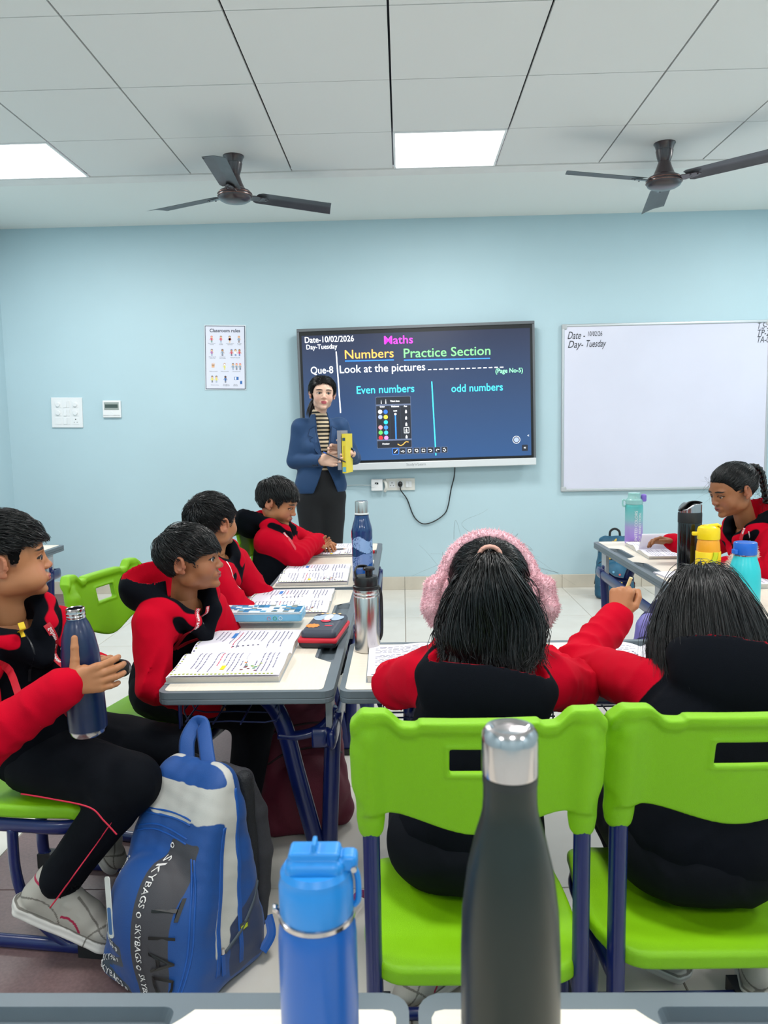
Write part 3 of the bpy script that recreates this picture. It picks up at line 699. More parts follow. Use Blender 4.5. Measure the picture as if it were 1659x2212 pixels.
# ---------------------------------------------------------------- school desks
m_lam = MAT('beige_laminate', '#e3dacb', .38, var=.035, vscale=14, stretch=(14, 1.2, 1), detail=5)
m_rim = MAT('grey_rim', '#5f6a72', .45, var=.02, vscale=20); m_tray = MAT('tray_grey', '#59626b', .5)
m_gpan = MAT('grey_leg_panel', '#a8abb0', .4); m_wire = MAT('navy_wire', '#1a2450', .3)
TZ_ = .600
def desk_meshes():
    W_, L_ = .43, 1.2; hx, hy = W_/2, L_/2
    # tray side is +x. outline of rim
    out = rrect(W_, L_, .028, 5)
    inn = [(hx-.012-.0, y) for y in ()]
    # inlay outline with two notches on +x for the trays
    xi = hx-.026
    def notch(y0, y1): return [(xi, y0-.022), (xi-.012, y0-.012), (xi-.046, y0+.022), (xi-.050, y0+.032), (xi-.050, y1-.032), (xi-.046, y1-.022), (xi-.012, y1+.012), (xi, y1+.022)]
    pts = [(-hx+.014+.014, -hy+.014), (xi-.012, -hy+.014), (xi-.003, -hy+.018), (xi, -hy+.028)]+notch(-.345, -.065)+notch(.065, .345)+[(xi, hy-.028), (xi-.003, hy-.018), (xi-.012, hy-.014), (-hx+.028, hy-.014), (-hx+.018, hy-.018), (-hx+.014, hy-.028), (-hx+.014, -hy+.028), (-hx+.018, -hy+.018)]
    me_of('inlay', *(lambda g: (g.v, g.f))(G().prism(pts, .0001, .0008)), [m_lam], False)
    g = G(); g.prism(out, -.032, -.0162); me_of('core', g.v, g.f, [m_rim], False)
    # rim top: ring cells around (solid), with tray wells left open
    g = G()
    def slab(x0, x1, y0, y1): g.box(((x0+x1)/2, (y0+y1)/2, -.0045), (x1-x0, y1-y0, .009))
    # rim top face as outline strip and tray basins built from slabs
    ys = [(-.345, -.065), (.065, .345)]
    me = bmesh.new()
    # top plate with holes via bmesh triangle fill
    def loop(pp, z):
        vs = [me.verts.new((x, y, z)) for x, y in pp]; es = [me.edges.new((vs[i], vs[(i+1) % len(vs)])) for i in range(len(vs))]; return vs, es
    o1, e1 = loop(out, 0.)
    wells = []
    for y0, y1 in ys: wells.append([(x+0, y) for x, y in rrect(.046, y1-y0, .012, 4, hx-.044, (y0+y1)/2)])
    es = list(e1); ws = []
    for wl in wells: v, e = loop(wl, 0.); es += e; ws.append(v)
    bmesh.ops.triangle_fill(me, use_beauty=True, edges=es)
    lo = [me.verts.new((v.co.x, v.co.y, -.0162)) for v in o1]
    for i in range(len(o1)): me.faces.new((o1[i], lo[i], lo[(i+1) % len(lo)], o1[(i+1) % len(o1)]))
    for v in ws:
        b = [me.verts.new((p.co.x-(p.co.x-(hx-.044))*.12, p.co.y-math.copysign(.006, p.co.y-(.205 if p.co.y > 0 else -.205)), -.0150)) for p in v]
        for i in range(len(v)): me.faces.new((v[i], v[(i+1) % len(v)], b[(i+1) % len(b)], b[i]))
        me.faces.new(b)
    bmesh.ops.recalc_face_normals(me, faces=me.faces[:])
    m = bpy.data.meshes.new('rim'); me.to_mesh(m); me.free(); m.materials.append(m_rim); _cm['rim'] = m
    for key, sy in (('n', -1), ('f', 1)):
        g = G(); yy = sy*.43
        g.tube(bez([(-.185, yy, -.052), (-.10, yy, -.052), (-.02, yy, -.056), (.03, yy, -.085), (.065, yy, -.15), (.095, yy, -.28), (.135, yy, -.45), (.165, yy, -.582)], 7), .02, 12, flat=(.024, .015), up=(0, 1, 0)); me_of('leg'+key, g.v, g.f, [m_navy])
        g = G(); g.tube(bez([(.198, yy, -.115), (.192, yy, -.22), (.182, yy, -.40), (.172, yy, -.582)], 5), .018, 10, flat=(.022, .014), up=(0, 1, 0)); me_of('leg2'+key, g.v, g.f, [m_navy])
        g = G(); g.box((.190, yy, -.085), (.016, .085, .115)); me_of('lp'+key, g.v, g.f, [m_gpan], False)
        g = G(); g.tube(bez([(.05, yy, -.175), (.10, yy, -.178), (.15, yy, -.165), (.185, yy, -.135), (.198, yy, -.10)], 6), .014, 10, flat=(.012, .018), up=(0, 1, 0)); me_of('br'+key, g.v, g.f, [m_navy])
        g = G(); g.box((.165, yy, -.588), (.075, .045, .022)); me_of('ft'+key, g.v, g.f, [m_rub], False)
    g = G(); g.tube(bez([(.150, -.515, -.150), (.190, -.512, -.150), (.205, -.490, -.150), (.205, 0, -.150), (.205, .490, -.150), (.190, .512, -.150), (.150, .515, -.150)], 5), .016, 12, flat=(.010, .027), up=(0, 0, 1)); me_of('rail', g.v, g.f, [m_navy])
    g = G(); g.tube([(-.16, -.44, -.045), (-.16, .44, -.045)], .014, 8); me_of('beam', g.v, g.f, [m_navy])
    g = G()
    for b0, b1 in ((-.52, -.06), (.06, .52)):
        for k in range(7): y = b0+.02+(b1-b0-.04)*k/6; g.tube(bez([(-.17, y, -.035), (-.17, y, -.105), (-.06, y, -.110), (.06, y, -.108), (.06, y, -.04)], 3), .0022, 5)
        for x, z in ((-.17, -.07), (-.17, -.104), (-.10, -.110), (-.03, -.111), (.06, -.105), (.06, -.07)): g.tube([(x, b0, z), (x, b1, z)], .0024, 5)
    me_of('basket', g.v, g.f, [m_wire])
    g = G()
    for y in (-.56, -.548):
        g.tube(bez([(-.172, y, -.03), (-.172, y, -.10), (-.172, y-.002, -.128), (-.164, y-.01, -.138), (-.156, y-.012, -.128)], 4), .0032, 6)
    me_of('hook', g.v, g.f, [m_navy])
desk_meshes()
def desk(label, x, y, rz, legs=True):
    t = empty('school_desk', (x, y, 0), rz, label, 'desk', 'school desks')
    def L_(n, k, par=t): o = link(n, _cm[k], par); o.location = (0, 0, TZ_) if par is t else (0, 0, 0); return o
    tp = L_('desktop', 'core'); rm = link('rim', _cm['rim'], tp); link('laminate', _cm['inlay'], tp)
    md = tp.modifiers.new('b', 'BEVEL'); md.width = .004; md.segments = 2; md.limit_method = 'ANGLE'
    for k in 'nf':
        L_('slanted_leg', 'leg'+k); L_('outer_leg', 'leg2'+k); L_('leg_panel', 'lp'+k); L_('brace', 'br'+k); L_('foot', 'ft'+k)
    L_('side_rail', 'rail'); L_('under_beam', 'beam'); L_('wire_basket', 'basket'); L_('bag_hook', 'hook')
    return t
desk('school desk of the left row nearest the viewer, with the pencil boxes on it', -.392, 2.405, 0)
desk('school desk of the left row nearest the wall, with an open notebook at each end', -.335, 3.640, math.radians(0))
desk('school desk in the centre holding the steel bottle, in front of two girls', .437, 2.017, math.radians(90))
desk('school desk on the right side nearest the wall, with the teal and purple bottle', 1.235, 3.575, math.radians(180))
desk('school desk on the right side under the turquoise bottle', 1.255, 2.345-.0, math.radians(180))
desk('school desk along the bottom left edge of the view, under the blue flask', -.603, .587, math.radians(90))
desk('school desk along the bottom right edge of the view, under the dark green bottle', .607, .587, math.radians(90))
desk('school desk at the far left against the wall side', -2.165, 3.77, 0)
# ---------------------------------------------------------------- people: skin, faces, hands, clothes, hair
m_skin = MAT('skin_tan', '#a9714c', .5, attr=[('blush', '#b5705a', .5, .5), ('fade', '#4a3a36', .5, .5), ('lip', '#98504a', .5, .3), ('brow', '#1d1512', .5, .3)], bump=.06, bscale=500, spec=.35)
m_skin2 = MAT('skin_light', '#dcb39d', .48, attr=[('blush', '#cf9484', .5, .5), ('fade', '#4a3a36', .5, .5), ('lip', '#b0505a', .5, .3), ('brow', '#241a18', .5, .3)], bump=.05, bscale=500, spec=.35)
m_skin3 = MAT('skin_brown', '#8f5c3c', .5, attr=[('blush', '#9d5d49', .5, .5), ('fade', '#3c2f2a', .5, .5), ('lip', '#85473f', .5, .3), ('brow', '#1b1310', .5, .3)], bump=.05, bscale=500, spec=.35)
m_eyew = MAT('eye_white', '#c4bcb6', .12, spec=.6); m_iris = MAT('iris_dark', '#1c1110', .06, spec=.8)
m_hair = MAT('black_hair', '#060608', .30, spec=.5, var=.3, vscale=90)
m_cap = MAT('hair_underlayer', '#050506', .75, spec=.12)
m_hoodie = MAT('navy_red_fleece', '#04070f', .92, spec=.12, bump=.25, bscale=700, attr=[('red', '#b80020', .5, .12)])
m_navycloth = MAT('navy_track_cloth', '#04070f', .85, spec=.15, bump=.15, bscale=500)
m_pipe = MAT('red_piping', '#c2183a', .6)
m_shoe = MAT('white_sneaker', '#a8a39a', .55, bump=.1, bscale=120, attr=[('accent', '#a01640', .5, .2), ('sole', '#c9c5c0', .5, .2), ('dark', '#6a655e', .5, .3)])
m_sock = MAT('white_sock', '#dcd9d6', .8, bump=.2, bscale=300)
m_rib = MAT('red_lanyard', '#b5192b', .5); m_print = MAT('white_print', '#e9e6e4', .6)

def nrm(v): v = np.array(v, float); return v/np.linalg.norm(v)
def d_cap(P, a, b, ra, rb=None):
    rb = ra if rb is None else rb; a = np.array(a); ab = np.array(b)-a
    t = np.clip(((P-a)@ab)/(ab@ab+1e-9), 0, 1); return np.linalg.norm(P-a-t[:, None]*ab, axis=1)-(ra+(rb-ra)*t)
def d_ell(P, c, r): q = (P-np.array(c))/np.array(r); k0 = np.linalg.norm(q, axis=1); k1 = np.linalg.norm(q/np.array(r), axis=1)+1e-9; return k0*(k0-1)/k1
def wob(X, Y, Z, f, seed):       # smooth pseudo noise, -1..1
    r = np.random.default_rng(seed); o = 0
    for k in range(4):
        a = r.normal(size=3); a = a/np.linalg.norm(a)*f*(1+.6*k); o = o+np.sin(a[0]*X+a[1]*Y+a[2]*Z+r.uniform(0, 6.3))*(.5/(1+.5*k))
    return o

def headM(pos, fwd, up=(0, 0, 1), roll=0, s=1.):
    f = nrm(fwd); u = np.array(up, float); u = nrm(u-f*(u@f)); r = np.cross(f, u)
    if roll: c, n = math.cos(roll), math.sin(roll); r, u = r*c+u*n, u*c-r*n
    A = np.stack([r, f, u], 1)*s; return A, np.array(pos, float)
def head_sdf(h, neckdir, puff=0., child=True, open_mouth=0., lids=0., wide=1.0, look=(0, 0)):
    sd = SDF((-.097, -.125, -.225), (.097, .125, .125), h)
    w = wide
    sd.ell((0, -.014, .030), (.0745, .092, .078))
    sd.ell((0, .026, .012), (.066, .062, .068), .02)          # forehead
    sd.ell((0, .026, -.034), (.058*w, .058, .068), .024)
    sd.ell((0, .040, -.076), ((.031 if child else .034)*w, .034, .029), .026)          # jaw
    for s in (-1, 1):
        sd.ell((s*.046*w, .006, -.062), (.018, .028, .026), .022)   # jaw angle
        sd.ell((s*(.035+.002*child), .052, -.036), (.026+.003*child, .025, .028+.002*child), .020)
        if puff: sd.ell((s*.040, .050, -.058), (.030*puff, .034*puff, .028*puff), .02)
        sd.ell((s*.028, .0745 if child else .0765, .020), (.022, .010, .008), .014)
    sd.ell((0, .074, -.093), (.018, .016, .014), .014)
    sd.cap((0, .080, .004), (0, .0945 if child else .097, -.025), .0066, .0088, .011)      # nose
    sd.ell((0, .0955 if child else .0985, -.0275), (.0098, .0095, .0085), .006)
    for s in (-1, 1):
        sd.ell((s*.0105, .0905, -.0310), (.0072, .0085, .0062), .005)
        sd.ell((s*.0060, .0965, -.0378), (.0032, .0045, .0024), .0015, 's')
        sd.ell((s*.0305, .0920, .0020), (.0185, .0130, .0115), .009, 's')
        # lids round the ball, then the opening
        sd.ell((s*.0305, .0705, .0005), (.0158, .0148, .0140), .003)
        sd.ell((s*.0308, .0860, .0000-.0018*lids), (.0148, .0120, .0074*(1-.62*lids)), .0010, 's')
    pf = .004 if puff else 0
    sd.ell((0, .0800+pf, -.0600), (.024, .014, .014), .010)             # muzzle
    sd.ell((0, .0885+pf, -.0548), (.0175, .0068, .0042), .004)
    sd.ell((0, .0872+pf, -.0645-open_mouth*.3), (.0148, .0070, .0048), .004)
    sd.ell((0, .0965+pf, -.0595-open_mouth*.15), (.0165, .0090, .0010+open_mouth*.5), .0012, 's')
    sd.ell((0, .0990, -.0465), (.0030, .006, .0060), .003, 's')
    for s in (-1, 1):                                           # ears
        R = Euler((math.radians(-12), 0, s*math.radians(-24))).to_matrix(); R = np.array(R)
        sd.ell((s*.0790, -.012, -.006), (.0065, .0190, .0310), .004, 'u', R)
        sd.ell((s*.0860, -.010, -.002), (.0070, .0115, .0200), .003, 's', R)
        pts = []
        for a in np.linspace(-.4, 4.1, 12): pts.append(R@np.array([s*.0045, .0145*math.cos(a+.3), .0265*math.sin(a+.3)])+np.array([s*.0790, -.012, -.006]))
        sd.chain(pts, [.0034]*12, .002)
        sd.ell((s*.0800, -.004, -.030), (.0050, .0075, .0085), .004)
        sd.ell((s*.0790, .003, -.012), (.0050, .0045, .0075), .003)
    nd = np.array(neckdir)
    sd.cap((0, -.020, -.055), nd, .040 if child else .041, .042, .026)
    return sd
def head_attrs(P, browh=.0195, shorthair=0., wide=1.):
    x, y, z = P[:, 0], P[:, 1], P[:, 2]; ax = np.abs(x); fr = smoothstep(.03, .05, y)
    bz = browh+.0035-((ax-.031)/.028)**2*.0045
    brow = fr*smoothstep(.0042, .0022, np.abs(z-bz)+.0009*(ax > .042)*(ax-.042)*400*.2)*smoothstep(.009, .013, ax)*smoothstep(.056, .050, ax)
    # lash line around the eye opening
    q = np.sqrt(((ax-.0308)/.0152)**2+((z+.0002)/.0078)**2); lash = fr*(y < .089)*smoothstep(.22, .08, np.abs(q-1.02))*np.where(z > -.001, 1, .25)
    lip = np.maximum(smoothstep(1.35, 1.05, np.sqrt((x/.0170)**2+((z+.0555)/.0044)**2)), smoothstep(1.3, 1.0, np.sqrt((x/.0145)**2+((z+.0645)/.0050)**2)))*smoothstep(.080, .086, y)
    lip = np.maximum(lip, smoothstep(1.2, 1., np.sqrt((x/.0165)**2+((z+.0597)/.003)**2))*smoothstep(.08, .085, y))
    bl = .6*np.exp(-(((ax-.040)/.018)**2+((z+.034)/.018)**2))*fr+.7*np.exp(-((x/.012)**2+((z+.03)/.01)**2))*(y > .09)+.5*(ax > .074)*(z < .03)
    fade = np.zeros(len(P))
    if shorthair:
        hl = hairline(P)
        fade = smoothstep(-.006, .006, z-(hl-.0))*smoothstep(.078, .060, y)*shorthair*(ax < .0775)
    return dict(brow=np.maximum(brow, lash), lip=lip, blush=bl, fade=fade)
HL = [(-.12, -.050), (-.075, -.045), (-.045, -.030), (-.030, -.002), (-.012, .022), (.006, .022), (.012, -.010), (.024, -.012), (.031, .012), (.040, .030), (.060, .045), (.075, .055), (.12, .060)]
def hairline(P, hl=None):
    hl = hl or HL; return np.interp(P[:, 1], [a for a, b in hl], [b for a, b in hl])
SC_C = np.array([0, -.012, .030]); SC_R = np.array([.0745, .0925, .0785])
def toshell(P, off):
    q = P-SC_C; r = SC_R+ (off[..., None] if isinstance(off, np.ndarray) else off)
    # forehead follows the second ellipsoid
    k = 1/np.linalg.norm(q/r, axis=-1); P1 = SC_C+q*k[..., None]
    c2 = np.array([0, .026, .012]); r2 = np.array([.066, .062, .068])+(off[..., None] if isinstance(off, np.ndarray) else off)
    d2 = np.linalg.norm((P1-c2)/r2, axis=-1); m = (d2 < 1) & (P1[..., 1] > .03)
    P2 = P1.copy(); P2[m] = c2+(P1[m]-c2)/d2[m][:, None]
    return P2
def strands_mesh(L, R, nside=3):
    """L: N x S x 3 lines, R: N x S radii -> vertices, quads"""
    N, S_, _ = L.shape; T = np.gradient(L, axis=1); T /= (np.linalg.norm(T, axis=2, keepdims=True)+1e-9)
    ref = np.array([.3, .2, .93]); A = np.cross(T, ref); A /= (np.linalg.norm(A, axis=2, keepdims=True)+1e-9); B = np.cross(T, A)
    V = np.stack([L+R[..., None]*(A*math.cos(2*PI*k/nside)+B*math.sin(2*PI*k/nside)) for k in range(nside)], 2).reshape(-1, 3)
    i = np.arange(N)[:, None, None]*S_*nside; j = np.arange(S_-1)[None, :, None]*nside; k = np.arange(nside)[None, None, :]; k2 = (k+1) % nside
    F = np.stack([i+j+k, i+j+k2, i+j+nside+k2, i+j+nside+k], -1).reshape(-1, 4)
    return V, F
def short_hair(n, length, comb, seed, lift=.006, hl=None, fringe=.0, rad=.0011, base0=.001, jag=.007, steps=9, root=None, tipdrop=.0, sparse=0):
    r = np.random.default_rng(seed)
    u = r.normal(size=(n*3, 3)); u /= np.linalg.norm(u, axis=1, keepdims=True); P = toshell(SC_C+u*SC_R, 0.0)
    keep = P[:, 2] > hairline(P, hl)-.002
    P = P[keep][:n]; n = len(P); H = hairline(P, hl)
    Ln = length(P)*r.uniform(.75, 1.15, n); ds = Ln/(steps-1)
    L = np.zeros((n, steps, 3)); L[:, 0] = P; R = np.zeros((n, steps)); alive = np.ones(n); base = r.uniform(.5, 1.4, n)
    cl = wob(P[:, 0], P[:, 1], P[:, 2], 130, seed)[:, None]; J = r.normal(size=(n, 3))*.12+cl*np.array([[.35, .1, -.1]]); hmax = lift*np.clip(r.uniform(.25, 1.0, n)+.45*wob(P[:, 0], P[:, 1], P[:, 2], 220, seed+7), .1, 1.5)
    for k in range(1, steps):
        q = L[:, k-1]; d = comb(q)+J; nn = (q-SC_C)/SC_R**2; nn /= np.linalg.norm(nn, axis=1, keepdims=True)
        d = d-nn*(d*nn).sum(1, keepdims=True); d /= np.linalg.norm(d, axis=1, keepdims=True)+1e-9
        nx = q+d*ds[:, None]*alive[:, None]; t = k/(steps-1); off = hmax*np.sin(min(1, t*1.4)*PI*.62)+base0
        nx2 = toshell(nx, off); L[:, k] = np.where(alive[:, None] > 0, nx2, q)
        lim = hairline(nx2, hl)-.004-fringe*smoothstep(.035, .06, nx2[:, 1])-jag*(.5+.5*wob(nx2[:, 0], nx2[:, 1], nx2[:, 2], 260, seed+3))-r.uniform(0, .005, n)
        alive = alive*(nx2[:, 2] > lim)
    t = np.linspace(0, 1, steps); R[:] = rad*base[:, None]*(1-.85*t**2)[None, :]
    return strands_mesh(L, R)
def cap_sdf(h, thick, hl=None, fringe=0., grain=0.0009, seed=1, lo=(-.105, -.125, -.09), hi=(.105, .12, .13)):
    sd = SDF(lo, hi, h)
    sd.ell(SC_C, SC_R+thick); sd.ell((0, .026, .012), np.array([.066, .062, .068])+thick*.9, .012)
    pts = hl or HL
    def cut(X, Y, Z):
        hz = np.interp(Y, [a for a, b in pts], [b for a, b in pts])-fringe*smoothstep(.035, .06, Y); return (hz-Z)*.8+0*X
    sd.fn(lambda X, Y, Z: cut(X, Y, Z)+.0015*wob(X, Y, Z, 160, seed), 0, 'i')
    if grain: sd.add(lambda X, Y, Z: grain*wob(X*1.6, Y*.5, Z*.5, 420, seed+5))
    return sd
def xf(V, A, o): return V@A.T+o

# hands --------------------------------------------------------------------------------
def hand_sdf(O, fd, th, s, curls, thumb, h=.002, spread=.10, frad=1.12):
    """O wrist; fd towards the fingers; th towards the thumb side; palm normal = th x fd side chosen by curl sign"""
    O = np.array(O, float); fd = nrm(fd); th = np.array(th, float); th = nrm(th-fd*(th@fd)); nb = np.cross(th, fd)
    def W(x, y, z): return O+(th*x+fd*y+nb*z)*s
    caps = []
    caps.append((W(0, -.035, 0), W(0, .01, 0), .023*s, .025*s, .01*s))
    for x0, x1 in ((.018, .028), (.005, .009), (-.008, -.009), (-.019, -.026)):
        caps.append((W(x0*.7, .012, 0), W(x1, .083, .001), .0145*s, .0125*s, .010*s))
    caps.append((W(.018, .02, -.006), W(.030, .05, -.008), .016*s, .013*s, .012*s))
    tips = []
    bx = [(.0285, .090), (.0095, .094), (-.0095, .090), (-.0270, .081)]; LN = [.070, .078, .072, .056]; fr = [.0092, .0094, .0090, .0080]
    for i in range(4):
        p = W(bx[i][0], bx[i][1], .001); sp = spread*(1.5-i)*.5; ang = 0; rad = fr[i]*s*frad
        pts = [W(bx[i][0]*.93, bx[i][1]-.018, 0), p]; rs = [rad*1.05, rad]
        for j, fl in enumerate((.46, .30, .24)):
            ang += curls[i][j]; d = fd*math.cos(ang)-nb*math.sin(ang); d = nrm(d+th*math.sin(sp)*math.cos(ang)); p = p+d*LN[i]*fl*s; pts.append(p); rs.append(rad*(1-.09*(j+1)))
        for a in range(len(pts)-1): caps.append((pts[a], pts[a+1], rs[a], rs[a+1], .0016 if a > 1 else .004))
        tips.append((pts[-1], d, rad))
    p = W(.026, .024, -.006); tp = [p]
    for j, v in enumerate(thumb): p = p+nrm(th*v[0]+fd*v[1]+nb*v[2])*(.036, .032, .024)[j]*s; tp.append(p)
    rs = [.0145*s, .0115*s, .0102*s, .0085*s]
    for a in range(3): caps.append((tp[a], tp[a+1], rs[a], rs[a+1], .006*s if a == 0 else .003*s))
    A = np.array([c[0] for c in caps]+[c[1] for c in caps]); m = .03*s+.004
    sd = SDF(A.min(0)-m, A.max(0)+m, h)
    for a, b, ra, rb, k in caps: sd.cap(a, b, ra, rb, k)
    return sd, tips, tp
RELAX = [(.35, .5, .3)]*4; THR = [(.6, .75, -.25), (.25, .95, -.2), (.1, 1, -.1)]
FIST = [(1.3, 1.5, .9)]*4

class Body:      # collects the visible skin of one person into a single mesh
    def __init__(s): s.V = []; s.F = []; s.n = 0; s.at = {k: [] for k in ('brow', 'lip', 'blush', 'fade')}
    def add(s, V, F, at=None):
        s.V.append(V); s.F.append(F+s.n); s.n += len(V)
        for k in s.at: s.at[k].append(at[k] if at else np.zeros(len(V)))
    def obj(s, mat, parent, off, name='body'):
        return mk(name, np.concatenate(s.V)-off, np.concatenate(s.F), mat, parent, smooth=True, attrs={k: np.concatenate(v) for k, v in s.at.items()})
def eyes(A, o, parent, off, look=(0, 0), s=1.):
    for sx in (-1, 1):
        g = G(); g.lathe([(.0001, -.0126)]+[(.0126*math.cos(a), .0126*math.sin(a)) for a in np.linspace(-1.4, 1.4, 13)]+[(.0001, .0126)], 18, cap=False)
        c = np.array([sx*.0305, .0712, .0003]); V = np.array(g.v)+c
        e = mk('eye', xf(V, A, o)-off, g.f, m_eyew, parent, smooth=True)
        d = nrm([look[0], 1, look[1]]); u = nrm(np.cross(d, [0, 0, 1])); v = np.cross(u, d); pts = [c+d*.01305]
        for rr, dd in ((.0036, .01280), (.0076, .0106)):
            for a in np.linspace(0, 2*PI, 19)[:-1]: pts.append(c+d*dd+(u*math.cos(a)+v*math.sin(a))*rr)
        F = [(0, 1+k, 1+(k+1) % 18) for k in range(18)]+[(1+k, 19+k, 19+(k+1) % 18, 1+(k+1) % 18) for k in range(18)]
        mk('iris', xf(np.array(pts), A, o)-off, [tuple(reversed(f)) for f in F], m_iris, e, smooth=True)
# clothes ---------------------------------------------------------------------------------
def hoodie(par, off, J, h=.0052, seed=1, hood=None, puff=1., lap=True, name='hooded_jacket', mat=None, raglan=.20, fold=.011):
    """J: pelvis, chest, neck, sh/el/wr for L and R (world)"""
    pts = np.array([J[k] for k in ('pelvis', 'chest', 'neck', 'shL', 'shR', 'elL', 'elR', 'wrL', 'wrR')])
    sd = SDF(pts.min(0)-.19, pts.max(0)+.13, h)
    pe, ch, ne = (np.array(J[k], float) for k in ('pelvis', 'chest', 'neck')); sL, sR = np.array(J['shL'], float), np.array(J['shR'], float)
    up = nrm(ne-pe); side = nrm(sR-sL); side = nrm(side-up*(side@up)); fw = np.cross(up, side); R = np.stack([side, fw, up], 1)
    w = J.get('w', 1.)
    sd.ell(pe, (.135*w, .112*w, .085), 0, 'u', R)
    sd.ell(pe*.55+ch*.45, (.122*w, .104*w, .11), .05, 'u', R)
    sd.ell(ch, (.126*w, .098*w, .125), .05, 'u', R)
    sd.cap(sL*.82+sR*.18-up*.012, sR*.82+sL*.18-up*.012, .062*w, .062*w, .04)
    sd.cap(ne-up*.05, ne-up*.012, .068*w, .056*w, .03)
    arms = {}
    for q in 'LR':
        s_, e, wr = (np.array(J[k+q], float) for k in ('sh', 'el', 'wr')); rr = .056*puff
        sd.cap(s_, e, rr, rr*.88, .032); sd.cap(e, wr, rr*.90, rr*.72, .012)
        d = nrm(wr-e); sd.cap(wr-d*.004, wr+d*.020, rr*.60, rr*.56, .006)
        arms[q] = (s_, e, wr)
        # sleeve creases: rings around the bent elbow
        L2 = np.linalg.norm(wr-e)
        def crease(X, Y, Z, a=e, b=wr, c=s_, L2=L2):
            ab = b-a; t = ((X-a[0])*ab[0]+(Y-a[1])*ab[1]+(Z-a[2])*ab[2])/(ab@ab)
            dist = np.sqrt((X-a[0]-t*ab[0])**2+(Y-a[1]-t*ab[1])**2+(Z-a[2]-t*ab[2])**2)
            wz = smoothstep(.13, .06, dist)*smoothstep(-.7, -.1, t)*smoothstep(1.02, .8, t)
            ph = t*L2*135+3.2*wob(X, Y, Z, 18, seed+3)
            return -fold*wz*((1-np.abs(np.sin(ph*.5)))**2-.35)*(.55+.45*wob(X, Y, Z, 30, seed+9))
        sd.add(crease)
    sd.add(lambda X, Y, Z: .0036*wob(X, Y, Z, 26, seed)+.0085*np.minimum(np.abs(wob(X, Y, Z*.7, 30, seed+1)), .35)-.0025+.0045*np.minimum(np.abs(wob(X, Y, Z, 62, seed+2)), .3))
    cav = None
    if hood:
        # hood: pouch ellipsoid with the opening scooped out, rim thickened
        hc = ne-fw*hood.get('back', .075)+up*hood.get('up', -.005)+side*hood.get('side', 0.); hr = np.array(hood.get('r', (.118, .075, .085)))
        tilt = hood.get('tilt', .55); op = hood.get('open', .030); R2 = R@np.array(Euler((tilt, 0, 0)).to_matrix())
        q0 = hc; ins = q0+R2@np.array([0, .012 if op < .04 else .004, op])
        sd.ell(hc, hr, .012, 'u', R2)
        sd.cap(ne+side*.085*w-up*.020+fw*.02, ne-side*.085*w-up*.020+fw*.02, .02, .02, .02) if False else None
        for sg in (-1, 1): sd.chain([hc+R2@np.array([sg*hr[0]*.86, .01, .02]), ne+side*sg*.080+up*.006+fw*.025, ne+side*sg*.045-up*.018+fw*.074, ne+fw*.102-up*.080+side*sg*.008], [.026, .028, .024, .016], .02)
        cr = hr-np.array([.016, .014, .004]); sd.ell(ins, cr, .008, 's', R2); cav = (ins, cr, R2)
        sd.cap(ne-up*.03, ne+up*.10, .058, .060, .008, 's')      # room for the neck
    else:
        sd.cap(ne-up*.02, ne+up*.10, .050, .056, .008, 's')
    P, Q = sd.mesh()
    for _ in range(2):
        a_ = np.zeros_like(P); c_ = np.zeros(len(P))
        for k in range(4): np.add.at(a_, Q[:, k], P[Q[:, (k+1) % 4]]+P[Q[:, k-1]]); np.add.at(c_, Q[:, k], 2)
        P = .5*P+.5*a_/np.maximum(c_, 1)[:, None]
    # red raglan sleeves and hood lining
    best = np.full(len(P), 9.)
    for q in 'LR':
        s_, e, wr = arms[q]; nk = ne*raglan+s_*(1-raglan); rr = .056*puff
        da = np.minimum(np.minimum(d_cap(P, s_, e, rr, rr*.88), d_cap(P, e, wr, rr*.9, rr*.72)), d_cap(P, s_, nk, .046, .028)); best = np.minimum(best, da)
    loc = (P-ch)@R; dt = d_ell(loc, (0, 0, 0), (.126*w, .098*w, .125)); dt2 = d_ell((P-(pe*.55+ch*.45))@R, (0, 0, 0), (.122*w, .104*w, .11)); dt = np.minimum(dt, dt2)
    red = smoothstep(-.004, .004, dt-best-.002)
    if cav is not None:
        dh = d_ell((P-hc)@R2, (0, 0, 0), hr); red = red*smoothstep(-.002, .010, dh-best-.012+.012)
        for sg in (-1, 1):
            red = red*smoothstep(.004, .012, d_cap(P, ne+side*sg*.085-up*.004+fw*.025, ne+side*sg*.045-up*.045+fw*.085, .026, .022))
        dn_ = np.linalg.norm(P-ne, axis=1); red = red*smoothstep(.088, .104, dn_)
        nn = np.zeros_like(P); fn = np.cross(P[Q[:, 1]]-P[Q[:, 0]], P[Q[:, 2]]-P[Q[:, 0]])
        for k in range(4): np.add.at(nn, Q[:, k], fn)
        nn /= np.linalg.norm(nn, axis=1, keepdims=True)+1e-12; tc_ = cav[0]-P; tc_ /= np.linalg.norm(tc_, axis=1, keepdims=True)
        dc = d_ell((P-cav[0])@cav[2], (0, 0, 0), cav[1]); red = np.maximum(red, smoothstep(.008, .004, dc)*smoothstep(.05, .35, (nn*tc_).sum(1)))
    for _ in range(3):
        a_ = np.zeros(len(P)); c_ = np.zeros(len(P))
        for k in range(4): np.add.at(a_, Q[:, k], red[Q[:, (k+1) % 4]]+red[Q[:, k-1]]); np.add.at(c_, Q[:, k], 2)
        red = .4*red+.6*a_/np.maximum(c_, 1)
    o = mk(name, P-off, Q, mat or m_hoodie, par, smooth=True, attrs={'red': red})
    return o, sd, dict(R=R, up=up, fw=fw, side=side)
